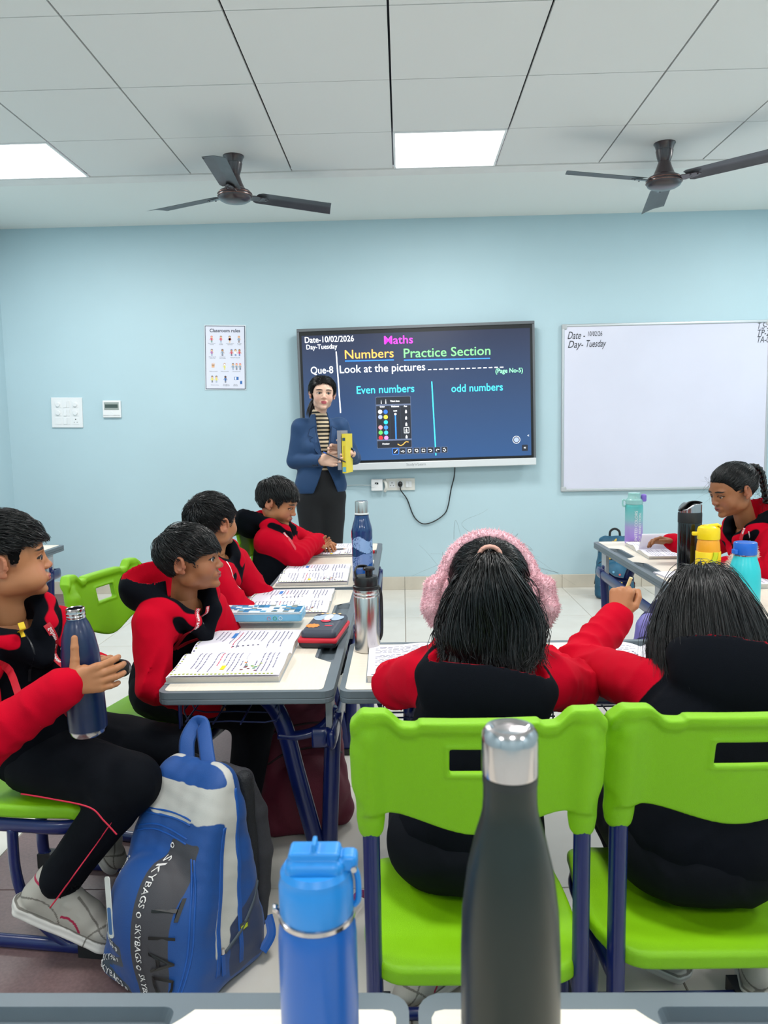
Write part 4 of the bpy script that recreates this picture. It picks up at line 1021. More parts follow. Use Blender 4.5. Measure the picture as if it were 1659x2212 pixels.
def trousers(par, off, J, h=.0062, seed=4, mat=None, fit=1., piping=True):
    ks = ('pelvis', 'hipL', 'hipR', 'knL', 'knR', 'anL', 'anR'); pts = np.array([J[k] for k in ks])
    sd = SDF(pts.min(0)-.15, pts.max(0)+.14, h)
    pe = np.array(J['pelvis'], float); sd.ell(pe-np.array([0, 0, .01]), (.118, .118, .088), .02)
    for q in 'LR':
        a, b, c = (np.array(J[k+q], float) for k in ('hip', 'kn', 'an'))
        sd.cap(a, b, .086*fit, .064*fit, .03); sd.cap(b, c, .062*fit, .050*fit, .02); d = nrm(c-b); sd.cap(c-d*.01, c+d*.012, .051*fit, .052*fit, .006)
        sd.cap(c+d*.005, c+d*.06, .040*fit, .040*fit, .002, 's')
    sd.add(lambda X, Y, Z: .0035*wob(X, Y, Z, 24, seed)+.010*np.minimum(np.abs(wob(X, Y, Z, 26, seed+2)), .3)-.003)
    o = sdfobj(sd, 'trousers', mat or m_navycloth, par) if False else None
    P, Q = sd.mesh(); o = mk('trousers', P-off, Q, mat or m_navycloth, par, smooth=True)
    return o, sd
def piping(par, off, sd, line, ax, r=.0016):
    # a thin cord laid on the cloth: march from outside along ax until the cloth is met
    pts = []
    for p in bez(line, 8):
        p = np.array(p); a = nrm(ax)
        P = p[None, :]+a[None, :]*np.linspace(.14, -.06, 80)[:, None]; v = sd.val(P); k = int(np.argmax(v < 0)) if (v < 0).any() else 40
        pts.append(P[k]+a*.0008-off)
    g = G(); g.tube(pts, r, 6); return g.obj('piping', m_pipe, par, smooth=True)
def shoe(par, off, ankle, fwd, up=(0, 0, 1), s=1., sock=True, tint=0.):
    f = nrm(fwd); u = np.array(up, float); u = nrm(u-f*(u@f)); r = np.cross(f, u); A = np.stack([r, f, u], 1)*s; o = np.array(ankle, float)
    global _shoe
    if '_shoe' not in globals():
        sd = SDF((-.052, -.085, -.090), (.052, .165, .045), .0026)
        sd.ell((0, .112, -.052), (.036, .046, .026)); sd.cap((0, -.035, -.045), (0, .08, -.052), .031, .034, .01)
        sd.cap((0, -.035, -.04), (0, -.022, .006), .030, .033, .015); sd.cap((0, -.01, -.01), (0, .075, -.035), .030, .026, .02)
        sd.box((0, .035, -.074), (.074, .205, .026), .012, .004); sd.ell((0, .125, -.074), (.040, .038, .014), .006); sd.ell((0, -.048, -.070), (.034, .034, .017), .006)
        sd.cap((0, -.012, -.01), (0, -.018, .05), .0255, .0275, .002, 's')
        sd.box((0, .035, -.0935), (.12, .30, .012), .001, 0, 's')
        for yy in (.035, .066): sd.box((0, yy, -.018-.35*(yy-.03)), (.062, .017, .010), .004, .003, 'u', Euler((-.42, 0, 0)).to_matrix())
        sd.add(lambda X, Y, Z: .0014*np.sin(Z*420)*smoothstep(-.060, -.066, Z)+.0008*wob(X, Y, Z, 70, 2))
        P, Q = sd.mesh(); x, y, z = P.T
        arc = np.abs(np.sqrt((y-.045)**2+(z+.075)**2)-.036); acc = smoothstep(.0035, .0018, arc)*(y > .03)*(z > -.066)*(np.abs(x) > .015)
        acc = np.maximum(acc, smoothstep(.004, .002, np.abs(z-.004))*(y < -.03))
        seam = smoothstep(.0022, .0010, np.abs(z+.030+.55*(y-.10)+.002*np.sin(y*60)))*(y > .045)+smoothstep(.0022, .0010, np.abs(np.sqrt((y-.145)**2+(z+.075)**2)-.050))+smoothstep(.0022, .001, np.abs(np.sqrt((y+.02)**2+(z+.085)**2)-.058))*(z > -.06); seam = np.maximum(seam, smoothstep(.002, .001, np.abs(z+.061)))
        _shoe = (P, Q, dict(sole=smoothstep(-.060, -.063, z), accent=acc, dark=np.clip(seam, 0, 1)))
    P, Q, at = _shoe
    sh = mk('shoe', xf(P, A, o)-off, Q, m_shoe, par, smooth=True, attrs=at)
    if sock:
        g = G(); g.tube([xf(np.array([[0, -.012, z]]), A, o)[0]-off for z in (-.02, .0, .02, .05)], [.026*s, .027*s, .026*s, .030*s], 16); g.obj('sock', m_sock, par, smooth=True)
    return sh
def ribbon(par, off, sd, line, ax, width=.012, name='lanyard', text=None, mat=None, lift=.0016, tsize=.0095, flip=False, tex_off=.0):
    """a flat strap draped on cloth; ax = direction the strap is pushed from"""
    L = [np.array(p) for p in bez(line, 8)]; a = nrm(ax); C = []
    for p in L:
        P = p[None, :]+a[None, :]*np.linspace(.16, -.08, 120)[:, None]; v = sd.val(P); k = int(np.argmax(v < 0)) if (v < 0).any() else 60
        C.append(P[k]+a*lift)
    C = np.array(C)
    for _ in range(3): C[1:-1] = (C[:-2]+2*C[1:-1]+C[2:])/4
    T = np.gradient(C, axis=0); T /= np.linalg.norm(T, axis=1, keepdims=True); N_ = np.cross(T, a); N_ /= np.linalg.norm(N_, axis=1, keepdims=True); U = np.cross(N_, T)
    V = []; n = len(C)
    for i in range(n):
        for sx, sy in ((-1, -1), (1, -1), (1, 1), (-1, 1)): V.append(C[i]+N_[i]*sx*width/2+U[i]*sy*.0005-off)
    F = [(i*4+k, i*4+(k+1) % 4, (i+1)*4+(k+1) % 4, (i+1)*4+k) for i in range(n-1) for k in range(4)]+[(3, 2, 1, 0), tuple((n-1)*4+k for k in range(4))]
    o = mk(name, V, F, mat or m_rib, par)
    if text:
        V, F = text_mesh(text, tsize, align='LEFT', res=2, offset=.0003); s_ = np.concatenate([[0], np.cumsum(np.linalg.norm(np.diff(C, axis=0), axis=1))]); out = []
        for v in V:
            t = v[0]+tex_off; t = s_[-1]-t if flip else t
            c = np.array([np.interp(t, s_, C[:, k]) for k in range(3)]); nn = np.array([np.interp(t, s_, N_[:, k]) for k in range(3)]); uu = np.array([np.interp(t, s_, U[:, k]) for k in range(3)])
            sg = 1 if (uu@a) > 0 else -1
            out.append(c+nn*v[1]*(1 if flip else -1)*sg*-1+uu*sg*.0009-off)
        mk('strap_text', out, F, m_print, o, kind='stuff')
    return o
def comb_fwd(crown=(0., -.075, .085), drift=0., down=.2):
    c = np.array(crown)
    def f(P):
        d = P-c; d = d/(np.linalg.norm(d, axis=1, keepdims=True)+1e-6); return d+np.array([drift, .25, -down])
    return f
def chinup(P, k=.90):
    P = P.copy(); z = P[:, 2]; m = (z < 0) & (z > -.125); P[m, 2] *= k; m2 = z <= -.125; P[m2, 2] += .125*(1-k); return P
def make_head(body, pos, fwd, neck, s=.93, child=True, h=.0022, skin=None, roll=0., up=(0, 0, 1), puff=0, om=0., lids=0., look=(0, 0), short=0., root=None, off=None, wide=1., face=True):
    A, o = headM(np.array(pos)-np.array([0, 0, .009 if child else 0]), fwd, up, roll, s)
    nl = np.linalg.solve(A, np.array(neck, float)-o)
    sd = head_sdf(h/s, nl, puff, open_mouth=om, lids=lids, wide=wide, child=child); P, Q = sd.mesh(); at = head_attrs(P, shorthair=short)
    body.add(xf(chinup(P) if child else P, A, o), Q, at)
    if face: eyes(A, o, root, off, look)
    return A, o
def add_hand(body, O, fd, th, s, curls=RELAX, thumb=THR, sg=1, h=.0028, **k):
    # sg = -1 mirrors the hand (palm on the other side)
    O = np.array(O, float)
    if sg > 0: sd, tips, tp = hand_sdf(O, fd, th, s, curls, thumb, h, **k); P, Q = sd.mesh(); body.add(P, Q)
    else:
        f = nrm(fd); t = np.array(th, float); t = nrm(t-f*(t@f)); n = np.cross(t, f)
        sd, tips, tp = hand_sdf((0, 0, 0), (0, 1, 0), (1, 0, 0), s, curls, thumb, h, **k); P, Q = sd.mesh()
        # local frame: th=x, fd=y, nb = th x fd = z ; mirrored: nb -> -n
        P = O+P[:, :1]*t+P[:, 1:2]*f-P[:, 2:3]*n; body.add(P, Q[:, ::-1])
def core(body, J, nk=0.):     # the body under the clothes: trunk and limbs meeting neck and hands
    pts = np.array([J[k] for k in ('pelvis', 'chest', 'neck', 'shL', 'shR', 'elL', 'elR', 'wrL', 'wrR', 'knL', 'knR', 'anL', 'anR', 'hipL', 'hipR')])
    sd = SDF(pts.min(0)-.12, pts.max(0)+.12, .0105)
    sd.chain([J['pelvis'], J['chest'], J['neck']], [.070, .065, .038], .03)
    for q in 'LR':
        sd.chain([J['neck']-np.array([0, 0, .035+nk]), J['sh'+q]-np.array([0, 0, nk*.5]), J['el'+q], J['wr'+q]], [.034-nk*.2, .032, .028, .024], .01)
        sd.chain([J['pelvis'], J['hip'+q], J['kn'+q], J['an'+q]], [.06, .060, .044, .032], .02)
    P, Q = sd.mesh(); body.add(P, Q)
def hair_obj(parts, A, o, off, parent, mat=m_hair, name='hair', ncap=1):
    V = []; F = []; n = 0; mi = []
    for i, (v, f) in enumerate(parts): V.append(xf(v, A, o)-off); F.append(f+n); n += len(v); mi += [1 if i < ncap else 0]*len(f)
    return mk(name, np.concatenate(V), np.concatenate(F), [mat, m_cap], parent, smooth=True, mi=mi)
def vec(J): return {k: (np.array(v, float) if not isinstance(v, float) else v) for k, v in J.items()}
# ---------------------------------------------------------------- the boy at the left edge with the bottle
def V3(*a): return np.array(a, float)
def boy1():
    off = V3(-.90, 1.87, 0)
    root = empty('person', off, 0, 'boy in navy and red hooded jacket at left edge, cheeks puffed, gripping a navy bottle', 'person')
    J = vec(dict(pelvis=(-.905, 1.86, .455), chest=(-.935, 1.80, .64), neck=(-.935, 1.765, .792), shR=(-.990, 1.655, .742), shL=(-.865, 1.865, .745), elR=(-.885, 1.525, .585), wrR=(-.722, 1.555, .700),
                 elL=(-.86, 1.93, .58), wrL=(-.745, 1.80, .662), hipR=(-.90, 1.80, .44), hipL=(-.88, 1.93, .44), knR=(-.635, 1.69, .430), knL=(-.56, 1.85, .43), anR=(-.800, 1.685, .215), anL=(-.80, 1.965, .245)))
    b = Body(); A, o = make_head(b, (-.928, 1.755, .950), (.885, .455, .04), J['neck'], .955, .0020, puff=1.10, root=root, off=off, short=.85, look=(.25, 0), lids=.2)
    add_hand(b, J['wrR']+V3(.012, .0, .004), (.93, .16, .20), (-.25, .05, 1), .80, [(.42, .62, .35), (.40, .66, .40), (.36, .62, .4), (.30, .6, .4)], [(.95, .25, -.15), (.98, .2, -.1), (.96, .15, -.25)], sg=-1, h=.0018, spread=.16)
    add_hand(b, J['wrL'], (.72, -.66, .22), (.1, 0, 1), .82, [(.75, .85, .5), (.75, .85, .55), (.75, .85, .6), (.75, .85, .6)], [(.5, .6, -.6), (.4, .8, -.5), (.3, .8, -.6)], sg=1, h=.0020)
    core(b, J); b.obj(m_skin, root, off)
    hl = [(-.12, -.040), (-.075, -.038), (-.045, -.025), (-.030, .006), (-.012, .028), (.006, .028), (.012, -.006), (.030, -.008), (.037, .020), (.046, .042), (.060, .050), (.075, .054), (.12, .058)]
    cap_hl = [(-.12, .030), (-.05, .038), (.02, .040), (.045, .046), (.12, .056)]
    cs = cap_sdf(.0024, .008, cap_hl, seed=3); lo = cap_sdf(.0024, .0022, hl, seed=4, grain=.0005)
    cv = cs.mesh(); lv = lo.mesh()
    st = short_hair(2800, lambda P: np.full(len(P), .066), comb_fwd((.0, -.085, .075), drift=-.15, down=.05), 11, .013, cap_hl, rad=.00105, base0=.007, jag=.012)
    st2 = short_hair(3500, lambda P: np.full(len(P), .012), comb_fwd(down=1.2), 12, .0015, hl, rad=.0004, steps=5, base0=.0018)
    hair_obj([cv, lv, st, st2], A, o, off, root, ncap=2)
    jk, sd, fr = hoodie(root, off, J, seed=21, hood=dict(back=.075, up=.005, r=(.115, .065, .075), tilt=.5), puff=1.08)
    tr, ts = trousers(root, off, J, seed=5, fit=.97)
    piping(root, off, ts, [(-.80, 1.55, .485), (-.74, 1.55, .474), (-.66, 1.55, .455), (-.63, 1.55, .425), (-.605, 1.55, .395)], (0, -1, .15)); piping(root, off, ts, [(-.665, 1.58, .362), (-.71, 1.58, .30), (-.755, 1.58, .24), (-.79, 1.58, .197)], (0, -1, 0))
    shoe(root, off, J['anR']+V3(-.012, 0, -.03), (.90, -.02, -.40), (.38, 0, .9), 1.12); shoe(root, off, J['anL']+V3(-.01, 0, -.02), (.50, 0, -.86), (.86, 0, .5), 1.0)
    # collar, lanyard and zip
    ribbon(root, off, sd, [(-1.02, 1.70, .80), (-.97, 1.66, .77), (-.90, 1.66, .715), (-.84, 1.66, .66), (-.80, 1.66, .615)], (.45, -.9, 0), .017, text='Goenka Public    G.D.', tsize=.0135, tex_off=.02)
    ribbon(root, off, sd, [(-.83, 1.74, .79), (-.80, 1.74, .74), (-.78, 1.72, .68), (-.775, 1.70, .635), (-.79, 1.67, .61)], (.75, -.65, 0), .017, text='School   G.D. Goenka', tsize=.0135, tex_off=.01)
    ribbon(root, off, sd, [(-.875, 1.72, .775), (-.865, 1.72, .74), (-.865, 1.72, .70), (-.87, 1.72, .66)], (.7, -.7, 0), .006, name='zip', mat=MAT('zip_black', '#16181d', .35, metal=.3), lift=.001)
    ribbon(root, off, sd, [(-.888, 1.712, .806), (-.880, 1.706, .790), (-.872, 1.70, .772)], (.6, -.75, .1), .013, name='shirt_collar', mat=MAT('yellow_shirt', '#d9b81c', .7), lift=.003)
    # chest emblem: white shield, red patch
    g = G(); 
    def onj(x, y, z):
        P = V3(x, y, z)+nrm((.75, -.65, 0))*np.linspace(.15, -.1, 140)[:, None]; v = sd.val(P); k = int(np.argmax(v < 0)); return P[k]+nrm((.75, -.65, 0))*.0012
    def patch(cx, cy, cz, w1, h1, mat, nm, lift=0, n=14):
        t_ = nrm((.65, .75, 0)); c = V3(cx, cy, cz); pts = [onj(*c)+nrm((.75, -.65, 0))*lift-off]
        for a in np.linspace(0, 2*PI, n+1)[:-1]: q = c+t_*w1*math.cos(a)+V3(0, 0, h1*math.sin(a)); pts.append(onj(*q)+nrm((.75, -.65, 0))*lift-off)
        return mk(nm, pts, [(0, 1+k, 1+(k+1) % n) for k in range(n)], mat, jk)
    patch(-.80, 1.80, .715, .021, .020, m_print, 'emblem', .001); patch(-.796, 1.805, .708, .013, .012, m_navycloth, 'emblem', .002); patch(-.79, 1.815, .695, .010, .006, m_rib, 'emblem', .003)
    return root
boy1()

def seated(label, J, head, hair, seed, skin=m_skin, hood=None, hands=(), size='fine', seatsh=True, puff=1.05, shoes=(), tr=True, raglan=.20, pips=(), extra=None, rib=None, h=.0055):
    J = vec(J); off = V3(J['pelvis'][0], J['pelvis'][1], 0)
    root = empty('person', off, 0, label, 'person')
    b = Body(); hd = dict(head); A, o = make_head(b, hd.pop('pos'), hd.pop('fwd'), J['neck'], root=root, off=off, **hd)
    for a, k in hands: add_hand(b, *a, **k)
    core(b, J); b.obj(skin, root, off)
    jk, sd, fr = hoodie(root, off, J, seed=seed, hood=hood, puff=puff, raglan=raglan, h=h)
    if hair: hair_obj(hair(A, o, sd), A, o, off, root)
    if tr: t_, ts = trousers(root, off, J, seed=seed+1); [piping(root, off, ts, *p) for p in pips]
    for q in shoes: shoe(root, off, *q)
    if rib: [ribbon(root, off, sd, *r[0], **r[1]) for r in rib]
    if extra: extra(root, off, A, o, sd, jk)
    return root
def sit(pelvis, fw, lean=.0, sc=1., **k):
    """default joints of a seated child: fw = direction faced, lean = forward lean of the neck"""
    p = V3(*pelvis); f = nrm((fw[0], fw[1], 0)); r = np.cross(f, (0, 0, 1)); u = V3(0, 0, 1)
    J = dict(pelvis=p, chest=p+f*lean*.45+u*.185*sc, neck=p+f*lean+u*.335*sc)
    J['shR'] = J['neck']+r*.112*sc-u*.048*sc; J['shL'] = J['neck']-r*.112*sc-u*.048*sc
    for q, s in (('R', 1), ('L', -1)):
        J['hip'+q] = p+r*s*.065-u*.01; J['kn'+q] = p+f*.31+r*s*.09-u*.015; J['an'+q] = p+f*.27+r*s*.09-u*.345
        J['el'+q] = J['sh'+q]+f*.06+r*s*.03-u*.17; J['wr'+q] = J['el'+q]+f*.17-r*s*.02+u*.0
    J.update(k); return J
HLB = [(-.12, -.045), (-.075, -.045), (-.045, -.035), (-.030, .0), (-.012, .026), (.006, .024), (.014, -.004), (.028, -.006), (.036, .014), (.046, .026), (.060, .034), (.075, .036), (.12, .036)]
def boyhair(seed, length=.06, lift=.008, drift=0., hl=HLB, n=2600, rad=.00105, thick=.007, fringe=.004, down=.15, crown=(0, -.075, .085), h=.0028):
    def f(A, o, sd):
        return [cap_sdf(h, thick, [(a, b_+.005) for a, b_ in hl], seed=seed, fringe=0).mesh(), short_hair(n, lambda P: np.full(len(P), length), comb_fwd(crown, drift=drift, down=down), seed+1, lift, hl, fringe=fringe, rad=rad, base0=thick-.001)]
    return f
# second boy of the left row, looking to the right over the open book
seated('boy with open red lined hood beside the nearest left desk, looking right', sit((-.735, 2.325, .455), (.97, -.24), .075, shR=(-.715, 2.135, .690), shL=(-.615, 2.36, .685), elR=(-.700, 2.085, .525), wrR=(-.575, 2.13, .455), elL=(-.56, 2.44, .53), wrL=(-.50, 2.29, .46), neck=(-.652, 2.235, .738), knR=(-.44, 2.17, .42), knL=(-.42, 2.36, .42)),
    dict(pos=(-.625, 2.215, .868), fwd=(.995, .02, .05), s=.91, h=.0022, look=(.1, 0), om=.0015), boyhair(31, fringe=.004), 41, hood=dict(back=.095, up=.018, r=(.125, .085, .088), tilt=.62, side=.02), skin=m_skin3,
    hands=[(((-.575, 2.13, .455), (.9, .3, -.2), (-.3, .9, .2), .78), dict(curls=RELAX)), (((-.50, 2.29, .46), (.9, -.3, -.2), (.3, .9, .2), .78), dict(sg=-1))],
    rib=[(([(-.625, 2.19, .725), (-.625, 2.18, .69), (-.635, 2.18, .65), (-.645, 2.18, .59)], (.8, -.6, 0), .016), dict(text='Goenka Public Sch', tsize=.0125)),
         (([(-.615, 2.23, .72), (-.62, 2.23, .69), (-.63, 2.23, .65), (-.64, 2.20, .59)], (.9, -.4, 0), .016), dict(text='Goenka Public', tsize=.0125))])
# third boy, head turned away to the screen
seated('boy between two classmates in the left row, head turned away to the screen', sit((-.77, 2.86, .455), (.98, -.1), .08, shR=(-.690, 2.66, .735), shL=(-.645, 2.90, .735), elR=(-.585, 2.67, .595), wrR=(-.49, 2.74, .50), elL=(-.56, 2.95, .58), wrL=(-.47, 2.86, .50), neck=(-.692, 2.775, .785)),
    dict(pos=(-.692, 2.76, .912), fwd=(.57, .82, .05), s=.95, h=.0026), boyhair(33, fringe=-.005, n=2800, h=.003), 43, hood=dict(back=.08, up=.0, r=(.11, .065, .075), tilt=.5), h=.006,
    rib=[(([(-.63, 2.70, .77), (-.60, 2.69, .72), (-.58, 2.70, .66)], (.8, -.6, 0), .004), dict(name='drawcord', mat=m_print))])
# fourth boy, writing
seated('boy near the wall bending over his notebook, hand on the page', sit((-.62, 3.56, .455), (.95, -.2), .08, chest=(-.61, 3.58, .63), neck=(-.612, 3.60, .782), shR=(-.625, 3.485, .732), shL=(-.57, 3.72, .735), elR=(-.490, 3.50, .655), wrR=(-.435, 3.735, .69), elL=(-.45, 3.80, .66), wrL=(-.44, 3.95, .66)),
    dict(pos=(-.590, 3.60, .905), fwd=(.93, -.16, -.38), s=.98, h=.0026, lids=.8, om=.002), boyhair(35, drift=.6, length=.07, lift=.011, hl=[(-.12, -.045), (-.075, -.045), (-.045, -.03), (-.030, .0), (-.012, .026), (.006, .024), (.014, -.004), (.028, -.006), (.036, .02), (.046, .04), (.060, .052), (.075, .055), (.12, .06)] , h=.003, n=2600), 45, hood=dict(back=.10, up=.03, r=(.120, .085, .090), tilt=.35, side=.02), h=.006, skin=m_skin,
    hands=[(((-.435, 3.735, .69), (.30, .85, -.35), (-.6, .4, .5), .82), dict(curls=[(.5, .7, .4)]*4)), (((-.44, 3.95, .66), (.6, -.8, -.1), (.7, .5, .2), .8), dict(sg=-1))],
    rib=[(([(-.565, 3.52, .765), (-.545, 3.51, .73), (-.53, 3.50, .69)], (.7, -.7, 0), .014), dict(text='School', tsize=.011))])
# ---------------------------------------------------------------- long hair helpers
def locks(n, lines, rad, seed, jit=.006, steps=14, taper=.8, nside=4, wave=.0, wf=3., cw=.0):
    """lines: list of world control polylines; each strand blends two neighbours plus noise. returns world verts/faces"""
    r = np.random.default_rng(seed); K = [np.array([list(p) for p in bez(l, 6)]) for l in lines]
    def resamp(a, m): t = np.linspace(0, len(a)-1, m); i = np.clip(t.astype(int), 0, len(a)-2); f = (t-i)[:, None]; return a[i]*(1-f)+a[i+1]*f
    K = np.array([resamp(k, steps) for k in K]); m = len(K)
    u = r.uniform(0, m-1, n); i = np.clip(u.astype(int), 0, m-2); f = (u-i)[:, None, None]; L = K[i]*(1-f)+K[i+1]*f
    t = np.linspace(0, 1, steps)[None, :, None]
    L = L+r.normal(size=(n, 1, 3))*jit*(.35+.65*t)+r.normal(size=(n, 1, 3))*wave*np.sin(t*wf+r.uniform(0, 6.3, (n, 1, 1)))
    ci = np.floor(u*3.3)[:, None, None]; L = L+cw*(np.sin(t*(wf+2)+ci*2.1)*np.array([1., .2, 0])+np.cos(t*(wf+1)+ci*1.3)*np.array([0, 1., .2]))*t*np.cos(ci*5.1)
    cut = r.uniform(.82, 1., (n, 1, 1)); L = L[:, :1]+(L-L[:, :1]) if False else np.stack([L[k][np.clip((np.linspace(0, 1, steps)*cut[k, 0, 0]*(steps-1)).astype(int), 0, steps-1)] if False else np.array([np.interp(np.linspace(0, cut[k, 0, 0]*(steps-1), steps), np.arange(steps), L[k, :, c]) for c in range(3)]).T for k in range(n)])
    R = rad*r.uniform(.5, 1.4, (n, 1))*(1-taper*np.linspace(0, 1, steps)[None, :]**2)
    return strands_mesh(L, R, nside)
def wisps(n, base, dirs, length, seed, rad=.0004, steps=12, curl=.02):
    r = np.random.default_rng(seed); B = np.array(base)[r.integers(0, len(base), n)]+r.normal(size=(n, 3))*.01; D = np.array(dirs)[r.integers(0, len(dirs), n)]+r.normal(size=(n, 3))*.35
    t = np.linspace(0, 1, steps)[None, :, None]; C = r.normal(size=(n, 1, 3))*curl; E = r.normal(size=(n, 1, 3))*curl
    L = B[:, None, :]+D[:, None, :]*length*t*r.uniform(.4, 1.1, (n, 1, 1))+C*np.sin(t*4)+E*t*t*1.5-V3(0, 0, .02)*t*t
    return strands_mesh(L, np.full((n, steps), rad)*(1-.7*t[:, :, 0]), 3)
def inv(A, o, V): return (V-o)@np.linalg.inv(A).T
HLG = [(-.12, -.075), (-.05, -.06), (-.02, -.035), (.0, .0), (.015, .008), (.03, -.004), (.045, .022), (.060, .044), (.075, .052), (.12, .054)]
def toward(pt):
    c = np.array(pt)
    def f(P): d = c-P; return d/(np.linalg.norm(d, axis=1, keepdims=True)+1e-6)
    return f
# the girl with earmuffs, seen from behind
def g1hair(A, o, sd):
    tie = np.array([.0, -.093, .062])
    def ln(P): return np.minimum(np.linalg.norm(P-tie, axis=1)*1.0, .19)
    out = [cap_sdf(.0028, .007, HLG, seed=51, grain=.0006).mesh(), short_hair(5200, ln, toward(tie), 52, .007, HLG, rad=.0011, steps=12, base0=.006)]
    W = lambda p: list(xf(np.array([p]), A, o)[0])
    L = []
    for k, a in enumerate(np.linspace(-1, 1, 9)):
        L.append([W((0+.010*a, -.095, .060)), W((.030*a, -.128+.012*abs(a), .045)), W((.062*a, -.135+.02*abs(a), -.010)), W((.088*a+.01, -.115+.012*abs(a), -.075)), W((.088*a+.012, -.100, -.135)), W((.078*a+.016+.01*math.sin(5*a), -.092, -.185+.03*abs(a)))])
    V, F = locks(1900, L, .0013, 53, jit=.0065, wave=.005, wf=5, steps=18, cw=.014); out.append((inv(A, o, V), F))
    L2 = [[W((s*.060, -.070, .02)), W((s*.088, -.06, -.03)), W((s*(.098+e), -.055, -.085)), W((s*(.088+e), -.06, -.13)), W((s*(.105), -.06, -.155))] for s in (-1, 1) for e in (0, .012)]
    for a in (0, 2): V, F = locks(170, L2[a:a+2], .0011, 54+a, jit=.006, wave=.008, wf=7); out.append((inv(A, o, V), F))
    L3 = [[W((x, -.085, -.03)), W((x*1.15, -.085, -.10)), W((x*1.1, -.085, -.16)), W((x*1.2, -.09, -.20))] for x in np.linspace(-.07, .07, 7)]
    V, F = locks(900, L3, .0013, 57, jit=.007, wave=.005, wf=5, cw=.012); out.append((inv(A, o, V), F))
    V, F = wisps(46, [W((x, -.03, .105)) for x in (-.06, -.03, 0, .04, .07)]+[W((s*.085, -.05, z)) for s in (-1, 1) for z in (.06, 0, -.06)], [(0, 0, 1), (.7, 0, .4), (-.7, 0, .4)], .028, 58, rad=.00028); out.append((inv(A, o, V), F))
    V, F = wisps(30, [W((.015*a-.035, -.115, .045)) for a in (0, 1)], [(1, -.2, .2), (-1, 0, 0), (0, -.3, .8)], .022, 59, rad=.0006, curl=.02); out.append((inv(A, o, V), F))
    return out
def g1extra(root, off, A, o, sd, jk):
    W = lambda p: xf(np.array([p]), A, o)[0]-off
    g = G(); r0 = [W(q)+0 for q in [(.022*math.cos(a), -.104+.006*math.sin(a)*0-.010*abs(math.cos(a))*0-.006*math.sin(a), .062+.018*math.sin(a)) for a in np.linspace(0, 2*PI, 17)[:-1]]]
    g.tube(r0, .0048, 8, closed=True); g.obj('hair_tie', MAT('peach_band', '#c89484', .6), root, smooth=True)
seated('girl seen from behind in pink fluffy earmuffs, black ponytail over a navy hood', sit((.110, 1.405, .455), (.05, 1), .15, chest=(.14, 1.47, .63), neck=(.165, 1.535, .770), shL=(.050, 1.565, .712), shR=(.290, 1.560, .705), elL=(-.025, 1.69, .655), wrL=(.06, 1.85, .650), elR=(.368, 1.665, .655), wrR=(.262, 1.86, .690), knL=(.03, 1.72, .42), knR=(.22, 1.72, .42), anL=(.09, 1.605, .135), anR=(.22, 1.60, .135), w=1.02),
    dict(pos=(.175, 1.60, .888), fwd=(.06, .93, -.38), s=.95, h=.0034, face=False), g1hair, 61, hood=dict(back=.060, up=-.082, r=(.132, .080, .098), tilt=.12, open=.062), puff=1.10, skin=m_skin,
    hands=[(((.06, 1.85, .650), (.8, .5, -.1), (.3, .6, .5), .78), dict()), (((.262, 1.86, .690), (-.7, .5, .3), (-.1, .2, 1), .78), dict(sg=-1))],
    shoes=[((.085, 1.60, .100), (-.78, -.45, -.22)), ((.22, 1.60, .098), (.2, .9, 0))], extra=g1extra)
def g2hair(A, o, sd):
    out = [cap_sdf(.0028, .010, [(-.12, -.09), (.0, -.07), (.03, .0), (.05, .045), (.12, .06)], seed=71, grain=.0014).mesh()]
    W = lambda p: list(xf(np.array([p]), A, o)[0]); cr = (-.0, -.030, .112)
    L = []
    for a in np.linspace(-2.5, 2.5, 26):     # angle about the head, 0 = back
        x, y = math.sin(a), -math.cos(a); w_ = 1.0+.22*abs(math.sin(a))
        L.append([W(cr), W((.045*x, -.030+.05*y, .107)), W((.082*x, -.012+.098*y, .055)), W((.094*x*w_, -.012+.108*y, -.02)), W((.100*x*w_, -.014+.112*y, -.09)), W((.104*x*w_, -.022+.108*y, -.150-.012*math.cos(3*a)))])
    V, F = locks(3400, L, .0013, 72, jit=.0036, wave=.003, wf=4, steps=16, cw=.006); out.append((inv(A, o, V), F))
    V, F = locks(900, L, .0007, 73, jit=.011, wave=.008, wf=4, steps=16); out.append((inv(A, o, V), F))
    return out
seated('girl seen from behind with loose long black hair over a navy hood, raising one fist', sit((.53, 1.365, .455), (.15, 1), .14, chest=(.58, 1.44, .62), neck=(.628, 1.520, .742), shL=(.500, 1.545, .688), shR=(.755, 1.50, .685), elL=(.410, 1.795, .665), wrL=(.530, 1.920, .740), elR=(.86, 1.64, .65), wrR=(.80, 1.83, .645), knL=(.45, 1.70, .42), knR=(.66, 1.70, .42), anL=(.545, 1.62, .14), anR=(.745, 1.585, .14), w=1.08),
    dict(pos=(.622, 1.590, .812), fwd=(.05, .88, -.48), s=.96, h=.0034, face=False), g2hair, 75, hood=dict(back=.070, up=-.030, r=(.140, .080, .112), tilt=.10, side=.035, open=.066), puff=1.10, skin=m_skin,
    hands=[(((.530, 1.920, .743), (.28, .30, .95), (.75, -.5, -.1), .78), dict(curls=[(1.2, 1.3, .7)]*4, thumb=[(.55, .75, -.3), (.1, .95, -.25), (-.3, .9, -.3)])), (((.80, 1.83, .645), (-.7, .6, 0), (0, .2, 1), .78), dict(sg=-1))],
    shoes=[((.545, 1.615, .105), (-.84, .48, .12), (.05, -.35, .95)), ((.745, 1.585, .100), (.25, .9, .0))])
